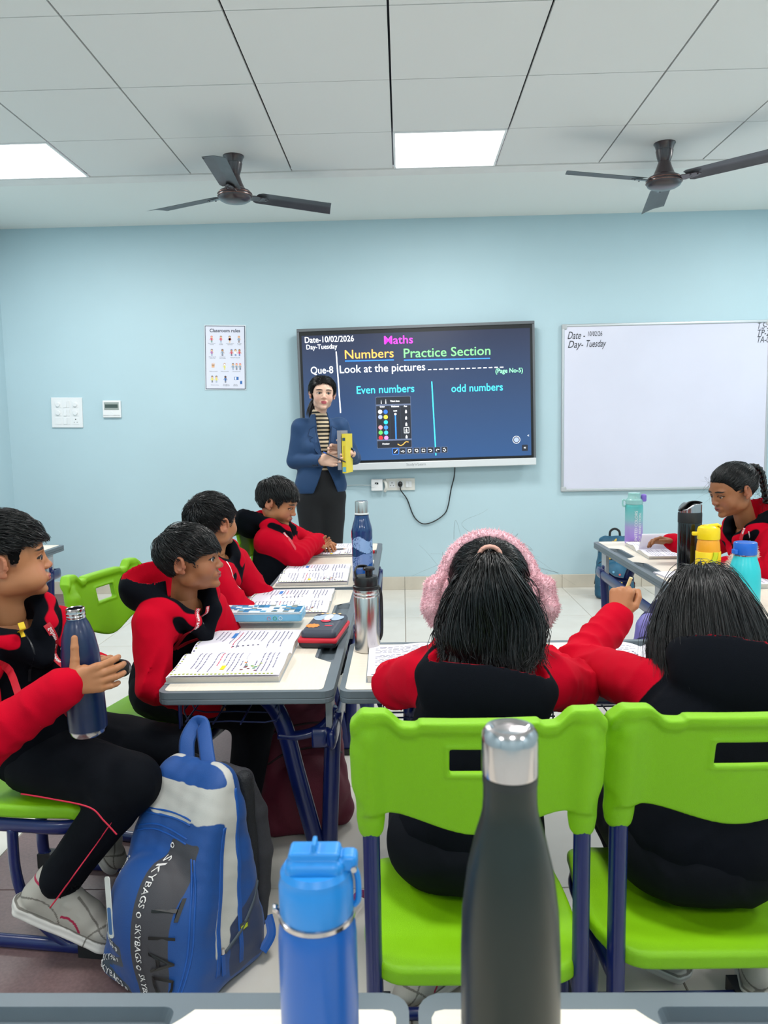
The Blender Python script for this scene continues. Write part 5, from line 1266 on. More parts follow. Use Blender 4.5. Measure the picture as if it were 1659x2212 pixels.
def g3hair(A, o, sd):
    tie = np.array([.01, -.098, .070])
    def ln(P): return np.minimum(np.linalg.norm(P-tie, axis=1), .17)
    out = [cap_sdf(.0032, .004, [(a, b_+.010) for a, b_ in HLG], seed=81, grain=.0004).mesh(), short_hair(3400, ln, toward(tie), 82, .007, HLG, rad=.0012, steps=10, base0=.0035)]
    W = lambda p: list(xf(np.array([p]), A, o)[0])
    c = [(.01, -.105, .072), (.012, -.135, .060), (.016, -.155, .025), (.020, -.158, -.02), (.022, -.155, -.065), (.02, -.15, -.11)]
    g = G(); base = np.array([list(p) for p in bez(c, 6)]); n = len(base)
    for ph in (0, 2*PI/3, 4*PI/3):
        pts = [base[i]+np.array([.011*math.cos(i*.75+ph), .008*math.sin(2*(i*.75+ph))*.8, 0]) for i in range(n)]
        g.tube(pts, [.010*(1-.3*i/n) for i in range(n)], 8)
    out.append((np.array(g.v), np.array([f for f in g.f if len(f) == 4])))
    V, F = wisps(50, [W((s*.06, .03, .05)) for s in (-1, 1)]+[W((0, -.10, -.05)), W((0, -.14, -.09))], [(0, 0, -1), (.3, 0, -.6)], .04, 83, rad=.0005); out.append((inv(A, o, V), F))
    return out
def g3extra(root, off, A, o, sd, jk):
    W = lambda p: xf(np.array([p]), A, o)[0]-off
    for c, r in (((.01, -.112, .070), .013), ((.022, -.153, -.088), .012)):
        g = G(); g.tube([W((c[0]+r*math.cos(a), c[1]+(r*.9*math.sin(a) if c[2] < 0 else .0), c[2]+(0 if c[2] < 0 else r*math.sin(a)))) for a in np.linspace(0, 2*PI, 15)[:-1]], .005, 8, closed=True); g.obj('hair_tie', MAT('crimson_band', '#b51f45', .6), root, smooth=True)
seated('girl at the right edge with a plait, looking down at the right hand desk', sit((1.60, 3.27, .455), (-1, -.05), .14, chest=(1.545, 3.26, .63), neck=(1.425, 3.23, .800), shL=(1.475, 3.095, .745), shR=(1.44, 3.35, .75), elL=(1.435, 3.02, .640), wrL=(1.300, 3.13, .650), elR=(1.31, 3.46, .655), wrR=(1.225, 3.52, .69)),
    dict(pos=(1.345, 3.185, .960), fwd=(-.95, -.20, -.30), s=.97, h=.0026, lids=.8, om=.003), g3hair, 85, hood=dict(back=.085, up=.01, r=(.115, .075, .085), tilt=.4), skin=m_skin3, h=.006,
    hands=[(((1.300, 3.13, .650), (-.9, .4, -.1), (.2, .6, .7), .78), dict()), (((1.225, 3.52, .69), (-.95, -.1, .15), (-.1, -.9, .5), .82), dict(sg=-1))],
    rib=[(([(1.37, 3.13, .80), (1.355, 3.13, .765), (1.35, 3.13, .72)], (-.6, -.8, 0), .013), dict(text='Public', tsize=.011)), (([(1.385, 3.12, .79), (1.385, 3.10, .74), (1.385, 3.10, .70)], (-.4, -.9, 0), .004), dict(name='zip', mat=m_al))])
# ---------------------------------------------------------------- bottles
m_steel = MAT('brushed_steel', '#c9c5c2', .24, metal=1., bump=.06, bscale=60, stretch=(1, 1, .02)); m_chrome = MAT('polished_steel', '#b9b4b6', .16, metal=1.)
m_hair_s = m_hair
def bottle(name, x, y, z, label, parts, rz=0, cat='water bottle', group=None):
    """parts: list of (part name, profile, material, extra kwargs)"""
    t = empty(name, (x, y, z), rz, label, cat, group)
    out = {}
    for nm, prof, m, *kw in parts:
        g = G(); g.lathe(prof, 48); out[nm] = g.obj(nm, m, t, smooth=True, auto=.55)
    t_parts[t.name] = out
    return t, out
t_parts = {}
def wrap_text(par, s, size, r, z, a0, mat, vertical=False, name='printed_text', tilt=0.):
    V, F = text_mesh(s, size, align='CENTER', res=3); o = []
    for p in V:
        px_, pz = (p[0]*math.cos(tilt)-p[1]*math.sin(tilt), p[0]*math.sin(tilt)+p[1]*math.cos(tilt)) if not vertical else (-p[1], p[0])
        a = a0+px_/r; o.append(((r+.0006)*math.sin(a), -(r+.0006)*math.cos(a), z+pz))
    return mk(name, o, F, mat, par, kind='stuff' if ' ' in s or '\n' in s else None)
# blue flask with straw lid
bl_, c = MAT('blue_powder_coat', '#0a57aa', .36, coat=.15, bump=.05, bscale=1500), MAT('blue_lid', '#1c82d0', .38)
t, o_ = bottle('blue_flask', -.084, .655, TZ_, 'tall blue flask with a light blue straw lid in the foreground', [
    ('body', [(.030, 0), (.0345, .002), (.0355, .008), (.0355, .172), (.0345, .182), (.0325, .188), (.0315, .190), (.0315, .196)], bl_),
    ('steel_ring', [(.0318, .190), (.0345, .1915), (.0345, .1950), (.0318, .1965)], m_chrome),
    ('lid', [(.0325, .196), (.0335, .198), (.0335, .222), (.0325, .226), (.0315, .230), (.0318, .234), (.0285, .239), (.001, .2395)], c)])
sd = SDF((-.04, -.04, .225), (.045, .04, .268), .0016)
sd.box((0, 0, .240), (.052, .040, .020), .009, .003); sd.box((0, -.002, .2525), (.046, .024, .007), .0034, .0015); sd.box((.0, -.004, .2575), (.0045, .016, .013), .0016, .001)
sd.box((.030, 0, .243), (.016, .020, .016), .005, .002)
sdfobj(sd, 'flip_spout', c, o_['lid'])
g = G(); g.tube(bez([(.0335, 0, .200), (.0375, 0, .206), (.0375, 0, .226), (.034, 0, .238)], 6), .0028, 8); g.obj('carry_loop', c, o_['lid'], smooth=True)
g = G(); g.lathe([(.0026, -.012), (.0026, .012)], 12, T=Matrix.Translation((.035, 0, .240)) @ Matrix.Rotation(PI/2, 4, 'X')); g.obj('hinge_pin', m_chrome, o_['lid'])
g = G(); g.tube([(-.0335, 0, .193), (-.0385, 0, .196), (-.0375, 0, .200)], .0028, 8); g.obj('ring_lug', m_chrome, o_['steel_ring'], smooth=True)
# dark green bottle with a steel cap
t, o_ = bottle('green_bottle', .0815, .595, TZ_, 'dark green matt bottle with a polished steel cap in the foreground', [
    ('body', [(.034, 0), (.0390, .002), (.0405, .010), (.0407, .12), (.0404, .20), (.0390, .235), (.0345, .270), (.0285, .297), (.0240, .312), (.0222, .320), (.0215, .330), (.0215, .350)], MAT('dark_green_coat', '#131b16', .36, bump=.05, bscale=1200)),
    ('neck_band', [(.0220, .3435), (.0220, .3495)], MAT('black_band', '#14191a', .4)),
    ('cap', [(.0208, .350), (.0222, .3505), (.0226, .353), (.0226, .378), (.0218, .3845), (.0190, .3885), (.0160, .3890), (.0130, .3865), (.001, .3855)], m_chrome)])
wrap_text(t, 'pexpo', .034, .0405, .118, -.72, m_print, tilt=-.55)
# steel bottle with black sipper lid
t, o_ = bottle('steel_bottle', -.109, 2.145, TZ_, 'brushed steel bottle with a black sipper lid on the centre desk corner', [
    ('body', [(.031, 0), (.0345, .003), (.0355, .008), (.0355, .158), (.0348, .1595), (.0355, .161), (.0355, .167), (.0348, .1685), (.0355, .170), (.0352, .180), (.0340, .183)], m_steel),
    ('black_collar', [(.0345, .179), (.0375, .181), (.0380, .185), (.0375, .189), (.0345, .191)], m_blk),
    ('lid', [(.0325, .190), (.0328, .192), (.0326, .214), (.0310, .217), (.026, .2175), (.001, .217)], m_blk)], rz=.3)
g = G(); g.lathe([(.0105, 0), (.0105, .016), (.0165, .018), (.0170, .023), (.013, .026), (.001, .0265)], 28, T=Matrix.Translation((.008, -.004, .216))); g.obj('spout_cap', m_blk, o_['lid'], smooth=True, auto=.6)
g = G(); g.tube(bez([(-.030, -.008, .214), (-.0325, -.006, .232), (-.024, .004, .243), (-.005, .012, .243), (.006, .012, .240)], 6), .004, 8, flat=(.006, .0028)); g.obj('carry_handle', m_blk, o_['lid'], smooth=True)
for q in (-1, 1): g = G(); g.tube(bez([(.037, .008*q, .184), (.043, .008*q, .160), (.044, .008*q, .10), (.043, .007*q, .05), (.037, .004*q, .03)], 5), .0022, 6); g.obj('hanging_cord', m_blk, t, smooth=True)
# blue printed bottle
def wavemat():
    m = bpy.data.materials.new('wave_print'); m.use_nodes = True; N = m.node_tree.nodes; L = m.node_tree.links; b = N['Principled BSDF']
    at = N.new('ShaderNodeAttribute'); at.attribute_name = 'band'; cr = N.new('ShaderNodeValToRGB'); cr.color_ramp.interpolation = 'CONSTANT'
    for i, (p_, c_) in enumerate([(0, '#0a2c58'), (.2, '#134c94'), (.4, '#6f88bc'), (.6, '#0b3866'), (.8, '#8aa8d4'), (.97, '#0a3468')]):
        e = cr.color_ramp.elements[i] if i < 2 else cr.color_ramp.elements.new(p_); e.position = p_; e.color = (*lin(c_), 1)
    n = N.new('ShaderNodeTexNoise'); n.inputs['Scale'].default_value = 140; n.inputs['Detail'].default_value = 5; tc = N.new('ShaderNodeTexCoord'); L.new(tc.outputs['Object'], n.inputs['Vector'])
    mr = N.new('ShaderNodeMapRange'); mr.inputs[1].default_value = .53; mr.inputs[2].default_value = .56; L.new(n.outputs['Fac'], mr.inputs[0])
    at2 = N.new('ShaderNodeAttribute'); at2.attribute_name = 'speck'; mu = N.new('ShaderNodeMath'); mu.operation = 'MULTIPLY'; L.new(mr.outputs[0], mu.inputs[0]); L.new(at2.outputs['Fac'], mu.inputs[1])
    mx = N.new('ShaderNodeMix'); mx.data_type = 'RGBA'; L.new(mu.outputs[0], mx.inputs[0]); L.new(at.outputs['Fac'], cr.inputs[0]); L.new(cr.outputs[0], mx.inputs[6]); mx.inputs[7].default_value = (*lin('#16457c'), 1)
    L.new(mx.outputs[2], b.inputs['Base Color']); b.inputs['Roughness'].default_value = .16; b.inputs['Coat Weight'].default_value = .5; return m
t, o_ = bottle('blue_bottle', -.171, 3.13, TZ_, 'glossy blue bottle with pale wave print and a steel cap', [
    ('cap', [(.0255, .289), (.0262, .290), (.0262, .333), (.0245, .338), (.001, .339)], m_steel), ('neck_ring', [(.0285, .283), (.0292, .285), (.0292, .288), (.0265, .290)], MAT('white_ring', '#d9dcdc', .4))])
n_, mz = 64, [0, .004, .012]+[.012+.0035*k for k in range(1, 58)]+[.213+.0026*k for k in range(1, 27)]
def wr(z): return .038+.0045*min(1, z/.01) if z < .213 else .0425-(.0425-.0285)*smoothstep(.213, .285, z)
V = [(wr(z)*math.cos(2*PI*k/n_), wr(z)*math.sin(2*PI*k/n_), z) for z in mz for k in range(n_)]; F = [(i*n_+k, i*n_+(k+1) % n_, (i+1)*n_+(k+1) % n_, (i+1)*n_+k) for i in range(len(mz)-1) for k in range(n_)]
P = np.array(V); a_ = np.arctan2(P[:, 1], P[:, 0]); z = P[:, 2]; band = np.full(len(P), .1)
edges = [(.035+.018*np.sin(2*a_+.6), .25), (.075+.012*np.sin(2*a_+2.2), .45), (.120+.010*np.sin(2*a_+3.4), .65), (.138+.012*np.sin(2*a_+.4), .85), (.185+.010*np.sin(3*a_+1.), .99)]
for e_, v_ in edges: band = np.where(z > e_, v_, band)
mk('body', V, F+[tuple(range(n_))[::-1]], wavemat(), t, smooth=True, attrs=dict(band=band, speck=((band == .85) | (band == .45))*smoothstep(-1, .4, np.sin(2*a_+1)).astype(float)))
g = G(); g.add([(.0445*math.cos(PI+.15+.012*math.cos(q)/.044), .0445*math.sin(PI+.15+.012*math.cos(q)/.044), .205+.020*math.sin(q)) for q in np.linspace(0, 2*PI, 17)[:-1]], [tuple(range(16))]); g.obj('red_emblem', MAT('emblem_red', '#d0123c', .3), t)
# navy bottle in the boy's hands
t, o_ = bottle('navy_bottle', -.700, 1.628, .572, 'navy blue bottle without its cap, held by the boy at the left edge', [
    ('body', [(.036, .012), (.0402, .014), (.0408, .030), (.0408, .150), (.0395, .185), (.034, .222), (.0250, .250), (.0205, .258), (.0200, .262)], MAT('navy_coat', '#061d45', .33, coat=.1, bump=.04, bscale=1200)),
    ('steel_base', [(.0300, .0), (.0360, .002), (.0395, .008), (.0403, .0155)], m_chrome),
    ('threaded_neck', [(.0192, .258), (.0200, .260), (.0190, .263), (.0203, .267), (.0192, .270), (.0203, .274), (.0192, .277), (.0200, .283), (.0185, .2845), (.0172, .283), (.0172, .25)], m_chrome)])
t.rotation_euler = (math.radians(2), math.radians(-2), 0)
for p_ in o_.values(): pass
# black bottle cap held in the same hand
g = G(); g.lathe([(.001, -.012), (.017, -.012), (.019, -.009), (.019, .012), (.0155, .012), (.0155, -.006), (.001, -.006)], 32); cp_ = g.obj('bottle_cap', m_blk, smooth=True, auto=.5); cp_.location = (-.628, 1.650, .712); cp_.rotation_euler = (1.2, .3, 0)
tag(cp_, 'black round bottle cap pinched in the fingers of the boy at the left edge', 'bottle cap')
# teal and purple bottle
def gradmat():
    m = bpy.data.materials.new('teal_purple'); m.use_nodes = True; N = m.node_tree.nodes; L = m.node_tree.links; b = N['Principled BSDF']; tc = N.new('ShaderNodeTexCoord'); sp = N.new('ShaderNodeSeparateXYZ'); L.new(tc.outputs['Object'], sp.inputs[0])
    mr = N.new('ShaderNodeMapRange'); mr.inputs[1].default_value = 0; mr.inputs[2].default_value = .21; L.new(sp.outputs['Z'], mr.inputs[0]); cr = N.new('ShaderNodeValToRGB'); e = cr.color_ramp.elements
    e[0].position = .15; e[0].color = (*lin('#a583d8'), 1); e[1].position = .95; e[1].color = (*lin('#56b9b6'), 1); q = e.new(.42); q.color = (*lin('#a99ad2'), 1); q = e.new(.62); q.color = (*lin('#86bcc0'), 1)
    L.new(mr.outputs[0], cr.inputs[0]); L.new(cr.outputs[0], b.inputs['Base Color']); b.inputs['Roughness'].default_value = .35; b.inputs['Transmission Weight'].default_value = .15; return m
aq = MAT('aqua_plastic', '#a5d8d4', .25, trans=.3)
t, o_ = bottle('gradient_bottle', 1.213, 4.085, TZ_, 'frosted bottle fading from teal to purple at the far desk corner', [
    ('body', [(.040, 0), (.0445, .004), (.0455, .010), (.0455, .200), (.043, .208), (.040, .211)], gradmat()),
    ('collar', [(.0435, .210), (.0440, .212), (.0440, .232), (.041, .236)], aq), ('lid', [(.040, .236), (.034, .243), (.031, .256), (.031, .268), (.028, .270), (.001, .270)], aq)])
g = G(); g.tube(bez([(-.044, 0, .228), (-.058, 0, .234), (-.060, 0, .210), (-.053, 0, .198), (-.045, 0, .205)], 5), .0045, 8); g.obj('carry_loop', aq, t, smooth=True)
g = G(); g.box((.046, -.012, .243), (.026, .026, .040)); g.obj('purple_latch', MAT('purple_latch', '#7f68c4', .35), t, bevel=.008, seg=3)
wrap_text(t, 'UNITED COLORS\nOF BENETTON.', .0215, .0456, .095, .22, m_print, vertical=True)
# black tumbler, yellow bottle, turquoise bottle
t, o_ = bottle('black_tumbler', 1.10, 2.985, TZ_, 'tall glossy black tumbler with a steel flip lid on the right desk', [
    ('body', [(.038, 0), (.0425, .003), (.0435, .010), (.0435, .245), (.043, .2475)], MAT('black_gloss', '#08090b', .12, coat=.4)), ('grip_band', [(.0438, .248), (.0440, .250), (.0440, .283), (.0425, .288), (.001, .288)], m_rub)], rz=.2)
sd = SDF((-.055, -.05, .28), (.055, .05, .335), .0022)
sd.fn(lambda X, Y, Z: np.maximum(np.maximum(np.sqrt(X**2+Y**2)-.0425, .283-Z), Z-(.300+.022*smoothstep(-.04, .0, X)-.006*smoothstep(.0, .05, X))), 0); sdfobj(sd, 'flip_lid', m_chrome, t)
g = G(); g.tube(bez([(-.048, 0, .294), (-.036, -.005, .307), (-.010, -.006, .325), (.020, -.004, .326), (.040, 0, .320)], 6), .005, 8, flat=(.014, .0035)); g.obj('lid_clasp', m_blk, t, smooth=True)
ye = MAT('yellow_plastic', '#f3d008', .35); yo = MAT('orange_bottle', '#f0a21c', .3)
t, o_ = bottle('yellow_bottle', 1.118, 2.845, TZ_, 'yellow and orange bottle with a yellow sleeve and strap', [
    ('body', [(.036, 0), (.040, .003), (.0415, .010), (.0415, .165), (.040, .185), (.0375, .198), (.0360, .203)], yo), ('sleeve', [(.0430, .004), (.0440, .008), (.0440, .156), (.0430, .158)], ye),
    ('lid', [(.0395, .203), (.0400, .205), (.0400, .236), (.037, .246), (.028, .252), (.001, .254)], ye)], rz=-.2)
g = G(); g.box((-.046, 0, .222), (.024, .018, .014)); g.obj('spout_latch', ye, t, bevel=.004); g = G(); g.tube([(-.02, -.004, .250), (.030, -.004, .256), (.038, -.004, .250)], .006, 8, flat=(.016, .006)); g.obj('lid_handle', ye, t, smooth=True)
g = G(); g.tube(bez([(.018, -.0455, .16), (.016, -.0465, .14), (.000, -.0475, .10), (-.010, -.0465, .06)], 5), .004, 6, flat=(.009, .001), up=(0, -1, 0)); g.obj('strap', MAT('lime_strap', '#c9d014', .6), t, smooth=True)
tq = MAT('turquoise_coat', '#2cbfc6', .3, coat=.1)
t, o_ = bottle('turquoise_bottle', 1.103, 2.505, TZ_, 'wide turquoise bottle with a blue screw lid', [
    ('body', [(.042, 0), (.0475, .003), (.049, .012), (.049, .130), (.0465, .155), (.040, .178), (.0355, .192), (.0345, .198)], tq), ('neck_ring', [(.0345, .197), (.0355, .198), (.0355, .201), (.0345, .202)], m_chrome),
    ('lid', [(.0350, .202), (.0358, .204), (.0358, .238), (.0345, .241), (.031, .242), (.001, .2405)], MAT('blue_lid2', '#1561c4', .35))], rz=.1)
g = G(); g.box((-.038, -.006, .212), (.012, .024, .016)); g.obj('lid_lug', _mats['blue_lid2'], t, bevel=.003); g = G(); g.lathe([(.0305, .2412), (.0335, .2418), (.0345, .2405)], 48, cap=False); g.obj('lid_trim', m_chrome, t, smooth=True)

# ---------------------------------------------------------------- books
m_page = MAT('page_white', '#e6e3ee', .65); m_block = MAT('page_block', '#cfcac2', .8, bump=.6, bscale=60, stretch=(1, 1, 30)); m_cov = MAT('book_cover', '#9aa2a8', .5)
pk = [MAT('ink_'+c[1:], c, .6) for c in ('#6c6a86', '#c43a5c', '#2f7fd0', '#f2d21c', '#a9b54a', '#7a3f3a', '#3e8a50', '#e08a3c', '#4a4660')]
def book(label, x, y, rz, pw=.215, ph=.285, th=.012, content=1, seed=0, z=TZ_, lift=0., group='open workbooks'):
    t = empty('open_book', (x, y, z), rz, label, 'book', group); r = random.Random(seed)
    def hh(a): # surface height across the spread
        u = abs(a)/pw; return th*(.30+.70*(1-math.exp(-u*9)))*(1-.10*u*u)+.008*math.exp(-((u-.28)/.2)**2)*(1 if a > 0 else .7)
    g = G(); g.grid(lambda u, v: ((u*2-1)*(pw+.004), (v-.5)*(ph+.006), .0012), 2, 1); g.grid(lambda u, v: ((u*2-1)*(pw+.004), (.5-v)*(ph+.006), .0002), 2, 1); g.obj('cover', m_cov, t)
    for s, nm in ((-1, 'left_pages'), (1, 'right_pages')):
        n = 18; V = []; F = []
        for j, b in enumerate((-ph/2, ph/2)):
            for i in range(n+1):
                a = s*pw*i/n; V.append((a, b, hh(a))); V.append((a*.992 if i else 0, b, .0014))
        m0 = 2*(n+1)
        top = []; 
        for i in range(n):
            F.append((2*i, 2*i+2, m0+2*i+2, m0+2*i) if s > 0 else (2*i, m0+2*i, m0+2*i+2, 2*i+2))
        mi = [0]*n
        for i in range(n): F += [(2*i, 2*i+1, 2*i+3, 2*i+2), (m0+2*i, m0+2*i+2, m0+2*i+3, m0+2*i+1)]; mi += [1, 1]
        F.append((2*n, 2*n+1, m0+2*n+1, m0+2*n)); mi.append(1)
        o = mk(nm, V, F, [m_page, m_block], t, mi=mi)
    # a slightly offset second leaf, curling at the edge
    g = G(); g.grid(lambda u, v: (.004+u*(pw-.001), (v-.5)*ph*(.985)+.003, hh(u*pw)+.0012+.004*u*u+lift*math.sin(u*PI*.5)*(u**1.5)), 20, 2); lf = g.obj('leaf', m_page, t, smooth=True)
    if content:
        g = G()
        def q(a, b, w1, h1, m, up=.0018):
            sg = 1 if a > 0 else -1
            zz = lambda aa: hh(aa)+(up+.004*(aa/pw)**2+lift*math.sin(aa/pw*PI*.5)*((aa/pw)**1.5) if aa > 0 else .0005)
            n = max(1, int(w1/.02)); 
            V = []; F = []
            for i in range(n+1): aa = a+w1*i/n; V += [(aa, b-h1/2, zz(aa)), (aa, b+h1/2, zz(aa))]
            for i in range(n): F.append((2*i, 2*i+2, 2*i+3, 2*i+1))
            g.add(V, F, m)
        for sg in (1, -1):
            a0 = .018 if sg > 0 else -pw+.018; a1 = pw-.02 if sg > 0 else -.02
            rows = int((ph-.05)/.0125)
            for k in range(rows):
                b = ph/2-.025-k*.0125
                if (k % 9) == 5: continue
                m = 1 if k in (12,) else 0; a = a0+(.0 if k % 3 else .012); end = a0+(a1-a0)*r.choice([.55, .8, .95, .95, .7])
                if sg > 0 and 2 < k < 8: a = a0+.095 if k != 3 else a0
                while a < end: w1 = r.uniform(.006, .020); q(a, b, min(w1, end-a), .0028, m); a += w1+.0035
            if sg > 0:
                for a, b, w1, h1 in ((a0+.005, ph/2-.047, .08, .0008), (a0+.005, ph/2-.105, .08, .0008), (a0+.005, ph/2-.076, .0009, .058), (a0+.085, ph/2-.076, .0009, .058), (a0+.045, ph/2-.076, .0009, .058)): q(a, b, w1, h1, 0)
                for k in range(14): q(a0+.10+r.uniform(0, .075), ph/2-.05-r.uniform(0, .055), .007, .007, r.choice([4, 5, 6, 7, 5]))
                q(a0+.13, -.012, .036, .011, 3, .0022); q(a0-.008, -.045, .024, .009, 2, .0022)
            else:
                q(a0+.02, -.05, .06, .012, 2); 
                for k in range(6): q(-.05+.002*k, .04-.014*k, .006, .006, 8)
        for k in range(26):
            b = -ph/2+.012+k*(ph-.02)/26
            q(pw-.012+r.uniform(-.002, .002), b, .008, .006, 4, .0022)
        for k in range(30): q(-pw+.01+k*(2*pw-.03)/30, -ph/2+.007+r.uniform(-.002, .002), .007, .005, 4 if k % 2 else 0)
        g.obj('printing', pk, lf, kind='stuff')
    return t
RB = math.radians(-90)
book('open workbook at the near end of the left desk, in front of the hooded boy', -.462, 2.105, RB, .228, .285, .017, seed=1)
book('open workbook on the left desk just beyond the blue pencil box', -.420, 2.765, RB+.02, .205, .30, .012, seed=2)
book('open workbook at the near end of the far left desk', -.385, 3.300, RB+.03, .215, .29, .014, seed=3)
book('open workbook under the hand of the boy writing near the wall', -.355, 3.985, RB+.02, .20, .26, .010, seed=4)
book('open book under the left arm of the girl with earmuffs', .115, 2.005, .02, .215, .27, .020, seed=5, lift=.0)
book('open book on the centre desk before the long haired girl', .655, 2.0, -.02, .20, .27, .016, seed=6)
book('open book on the right desk with one page standing up', 1.275, 3.80, math.radians(90)-.03, .215, .26, .016, seed=7, lift=.0)
book('open workbook on the right desk beside the turquoise bottle', 1.39, 3.06, math.radians(90), .15, .20, .020, seed=8)
# the standing page of the right-hand book
rb = [o for o in bpy.data.objects if o.get('label') == 'open book on the right desk with one page standing up'][0]
g = G(); f_ = lambda u, v: (-.02-.06*math.sin(u*1.9), (v-.5)*.255, .016+.085*math.sin(u*1.5)); g.grid(lambda u, v: f_(u, v), 14, 3); pg = g.obj('raised_page', m_page, rb, smooth=True)
g = G(); g.grid(lambda u, v: tuple(Vector(f_(.35+.03*v, .30+.4*u))+Vector((.0012, 0, .0004))), 10, 1); g.grid(lambda u, v: tuple(Vector(f_(.35+.03*v, .30+.4*u))+Vector((-.0012, 0, -.0004))), 10, 1); g.obj('yellow_highlight', MAT('highlighter', '#f0c818', .6), pg)
def closed_book(label, x, y, z, rz, w1, h1, th, mc, cat='book', name='notebook', group=None):
    t = empty(name, (x, y, z), rz, label, cat, group); g = G(); g.box((0, 0, th/2), (w1-.004, h1-.004, th-.003)); g.obj('pages', m_block, t)
    g = G(); g.box((0, 0, .0008), (w1, h1, .0016)); g.box((0, 0, th-.0008), (w1, h1, .0016)); g.box((-w1/2+.001, 0, th/2), (.002, h1, th)); g.obj('cover', mc, t); return t
closed_book('thin white notebook on the right desk behind the black tumbler', 1.13, 3.20, TZ_+.0006, .1, .15, .12, .005, m_page)

# ---------------------------------------------------------------- pencil boxes and small things
t = empty('pencil_box', (-.462, 2.452, TZ_+.0245), math.radians(-1), 'long light blue pencil box with a puzzle print, lying across the left desk', 'pencil box')
pb = MAT('box_blue', '#6fb2d8', .3); g = G(); g.prism(rrect(.268, .105, .012), 0, .0255); g.obj('case', pb, t, bevel=.003)
g = G(); g.prism(rrect(.266, .103, .012), .0265, .031); ld_ = g.obj('lid', MAT('box_lid', '#cfe0ea', .25), t, bevel=.002)
r = random.Random(5); cols = [MAT('pz_%d' % i, c, .35) for i, c in enumerate(['#2f86bd', '#e8ecf0', '#8d9794', '#5aa6cf', '#1f6f9a', '#dfe6e8'])]
g = G()
for i in range(14):
    for j in range(5): x, y = -.118+i*.0182, -.040+j*.02; g.box((x, y, .0314), (.0176, .0192, .0006), r.randrange(6))
for k in range(10): x, y = r.uniform(-.11, .11), r.uniform(-.035, .035); g.lathe([(.006, .0317), (.006, .0321)], 12, r.choice([2, 4, 0]), T=Matrix.Translation((x, y, 0)))
g.obj('puzzle_print', cols, ld_, kind='stuff')
g = G(); g.box((0, -.0528, .0255), (.262, .0012, .0022)); g.obj('zip_edge', MAT('zip_white', '#d8e4ea', .5), t)
for k, (c, m) in enumerate(((0, '#c88aa0'), (.019, '#3aa66a'), (.037, '#d8e6ee'))): g = G(); g.tube([(.030+c+.0055*math.cos(a), -.0532, .011+.0055*math.sin(a)) for a in np.linspace(0, 2*PI, 13)[:-1]], .0008, 4, closed=True); g.obj('round_symbol', MAT('sym%d' % k, m, .5), t)
g = G(); addtext(g, 'PENCIL BOX', .008, Matrix.Translation((-.03, -.0533, .011)) @ Euler((PI/2, 0, 0)).to_matrix().to_4x4()) if False else None
# pouch
t = empty('pencil_pouch', (-.243, 2.275, TZ_), math.radians(-6), 'red and dark grey zipped pencil pouch with a rocket and planet print', 'pencil case')
def pouch(z0, z1, k, h=.0024): 
    sd = SDF((-.075, -.13, -.004), (.075, .13, .068), h); sd.fn(lambda X, Y, Z: (np.maximum(np.sqrt(np.maximum(np.abs(X)-.028, 0)**2+np.maximum(np.abs(Y)-.078, 0)**2)-.028*k-.008*np.sqrt(np.clip(1-((Z-.024)/.030)**2, 0, 1)), np.maximum(z0-Z, Z-z1)))); return sd
m_pch = MAT('pouch_grey', '#3a3f4e', .45, bump=.1, bscale=400); sd = SDF((-.075, -.135, -.004), (.075, .135, .066), .0024)
sd.box((0, 0, .0135), (.112, .222, .024), .012); P, Q = sd.mesh(); mk('lower_shell', P, Q, MAT('pouch_dark', '#1b1d26', .5), t, smooth=True)
sd = SDF((-.075, -.135, .015), (.075, .135, .066), .0024); sd.box((0, 0, .0245), (.116, .226, .015), .006, .0); P, Q = sd.mesh(); mk('zip_band', P, Q, MAT('pouch_red', '#c5142c', .5), t, smooth=True)
sd = SDF((-.075, -.135, .015), (.075, .135, .072), .0024); sd.box((.002, 0, .040), (.104, .214, .030), .014); P, Q = sd.mesh(); top = mk('upper_shell', P, Q, m_pch, t, smooth=True)
g = G(); Zt = .0556
def blob(cx, cy, rx, ry, m, n=20, rot=0, dz=0, f=None):
    pts = []
    for a in np.linspace(0, 2*PI, n+1)[:-1]:
        k = f(a) if f else 1; x, y = rx*k*math.cos(a), ry*k*math.sin(a); x, y = x*math.cos(rot)-y*math.sin(rot), x*math.sin(rot)+y*math.cos(rot); pts.append((cx+x, cy+y, Zt+dz))
    g.add(pts, [tuple(range(n))], m)
blob(.004, .056, .034, .034, 0, dz=.0003); blob(-.026, .036, .015, .030, 0, rot=.3, dz=.0006); blob(.034, .036, .015, .030, 0, rot=-.3, dz=.0009); blob(.004, .048, .013, .034, 1, dz=.0012)
for x in (-.024, -.008, .012, .030): blob(x, .090, .0045, .007, 2, dz=.0015)
blob(.004, .006, .017, .019, 3, dz=.0015, f=lambda a: 1 if math.sin(a) < 0 else .72); blob(.004, .013, .010, .005, 1, dz=.0018)
blob(-.024, -.055, .020, .022, 4, dz=.0003, f=lambda a: 1+.14*math.sin(9*a)); blob(.022, -.052, .012, .006, 3, dz=.0003)
addtext(g, 'space', .012, Matrix.Translation((.022, -.036, Zt+.0004)) @ Matrix.Rotation(PI, 4, 'Z'), 1)
g.obj('rocket_print', [MAT('pp%d' % i, c, .4) for i, c in enumerate(('#a9bdd2', '#d6dfe8', '#e8c28a', '#d8304a', '#ef8f3c'))], top, kind='stuff')
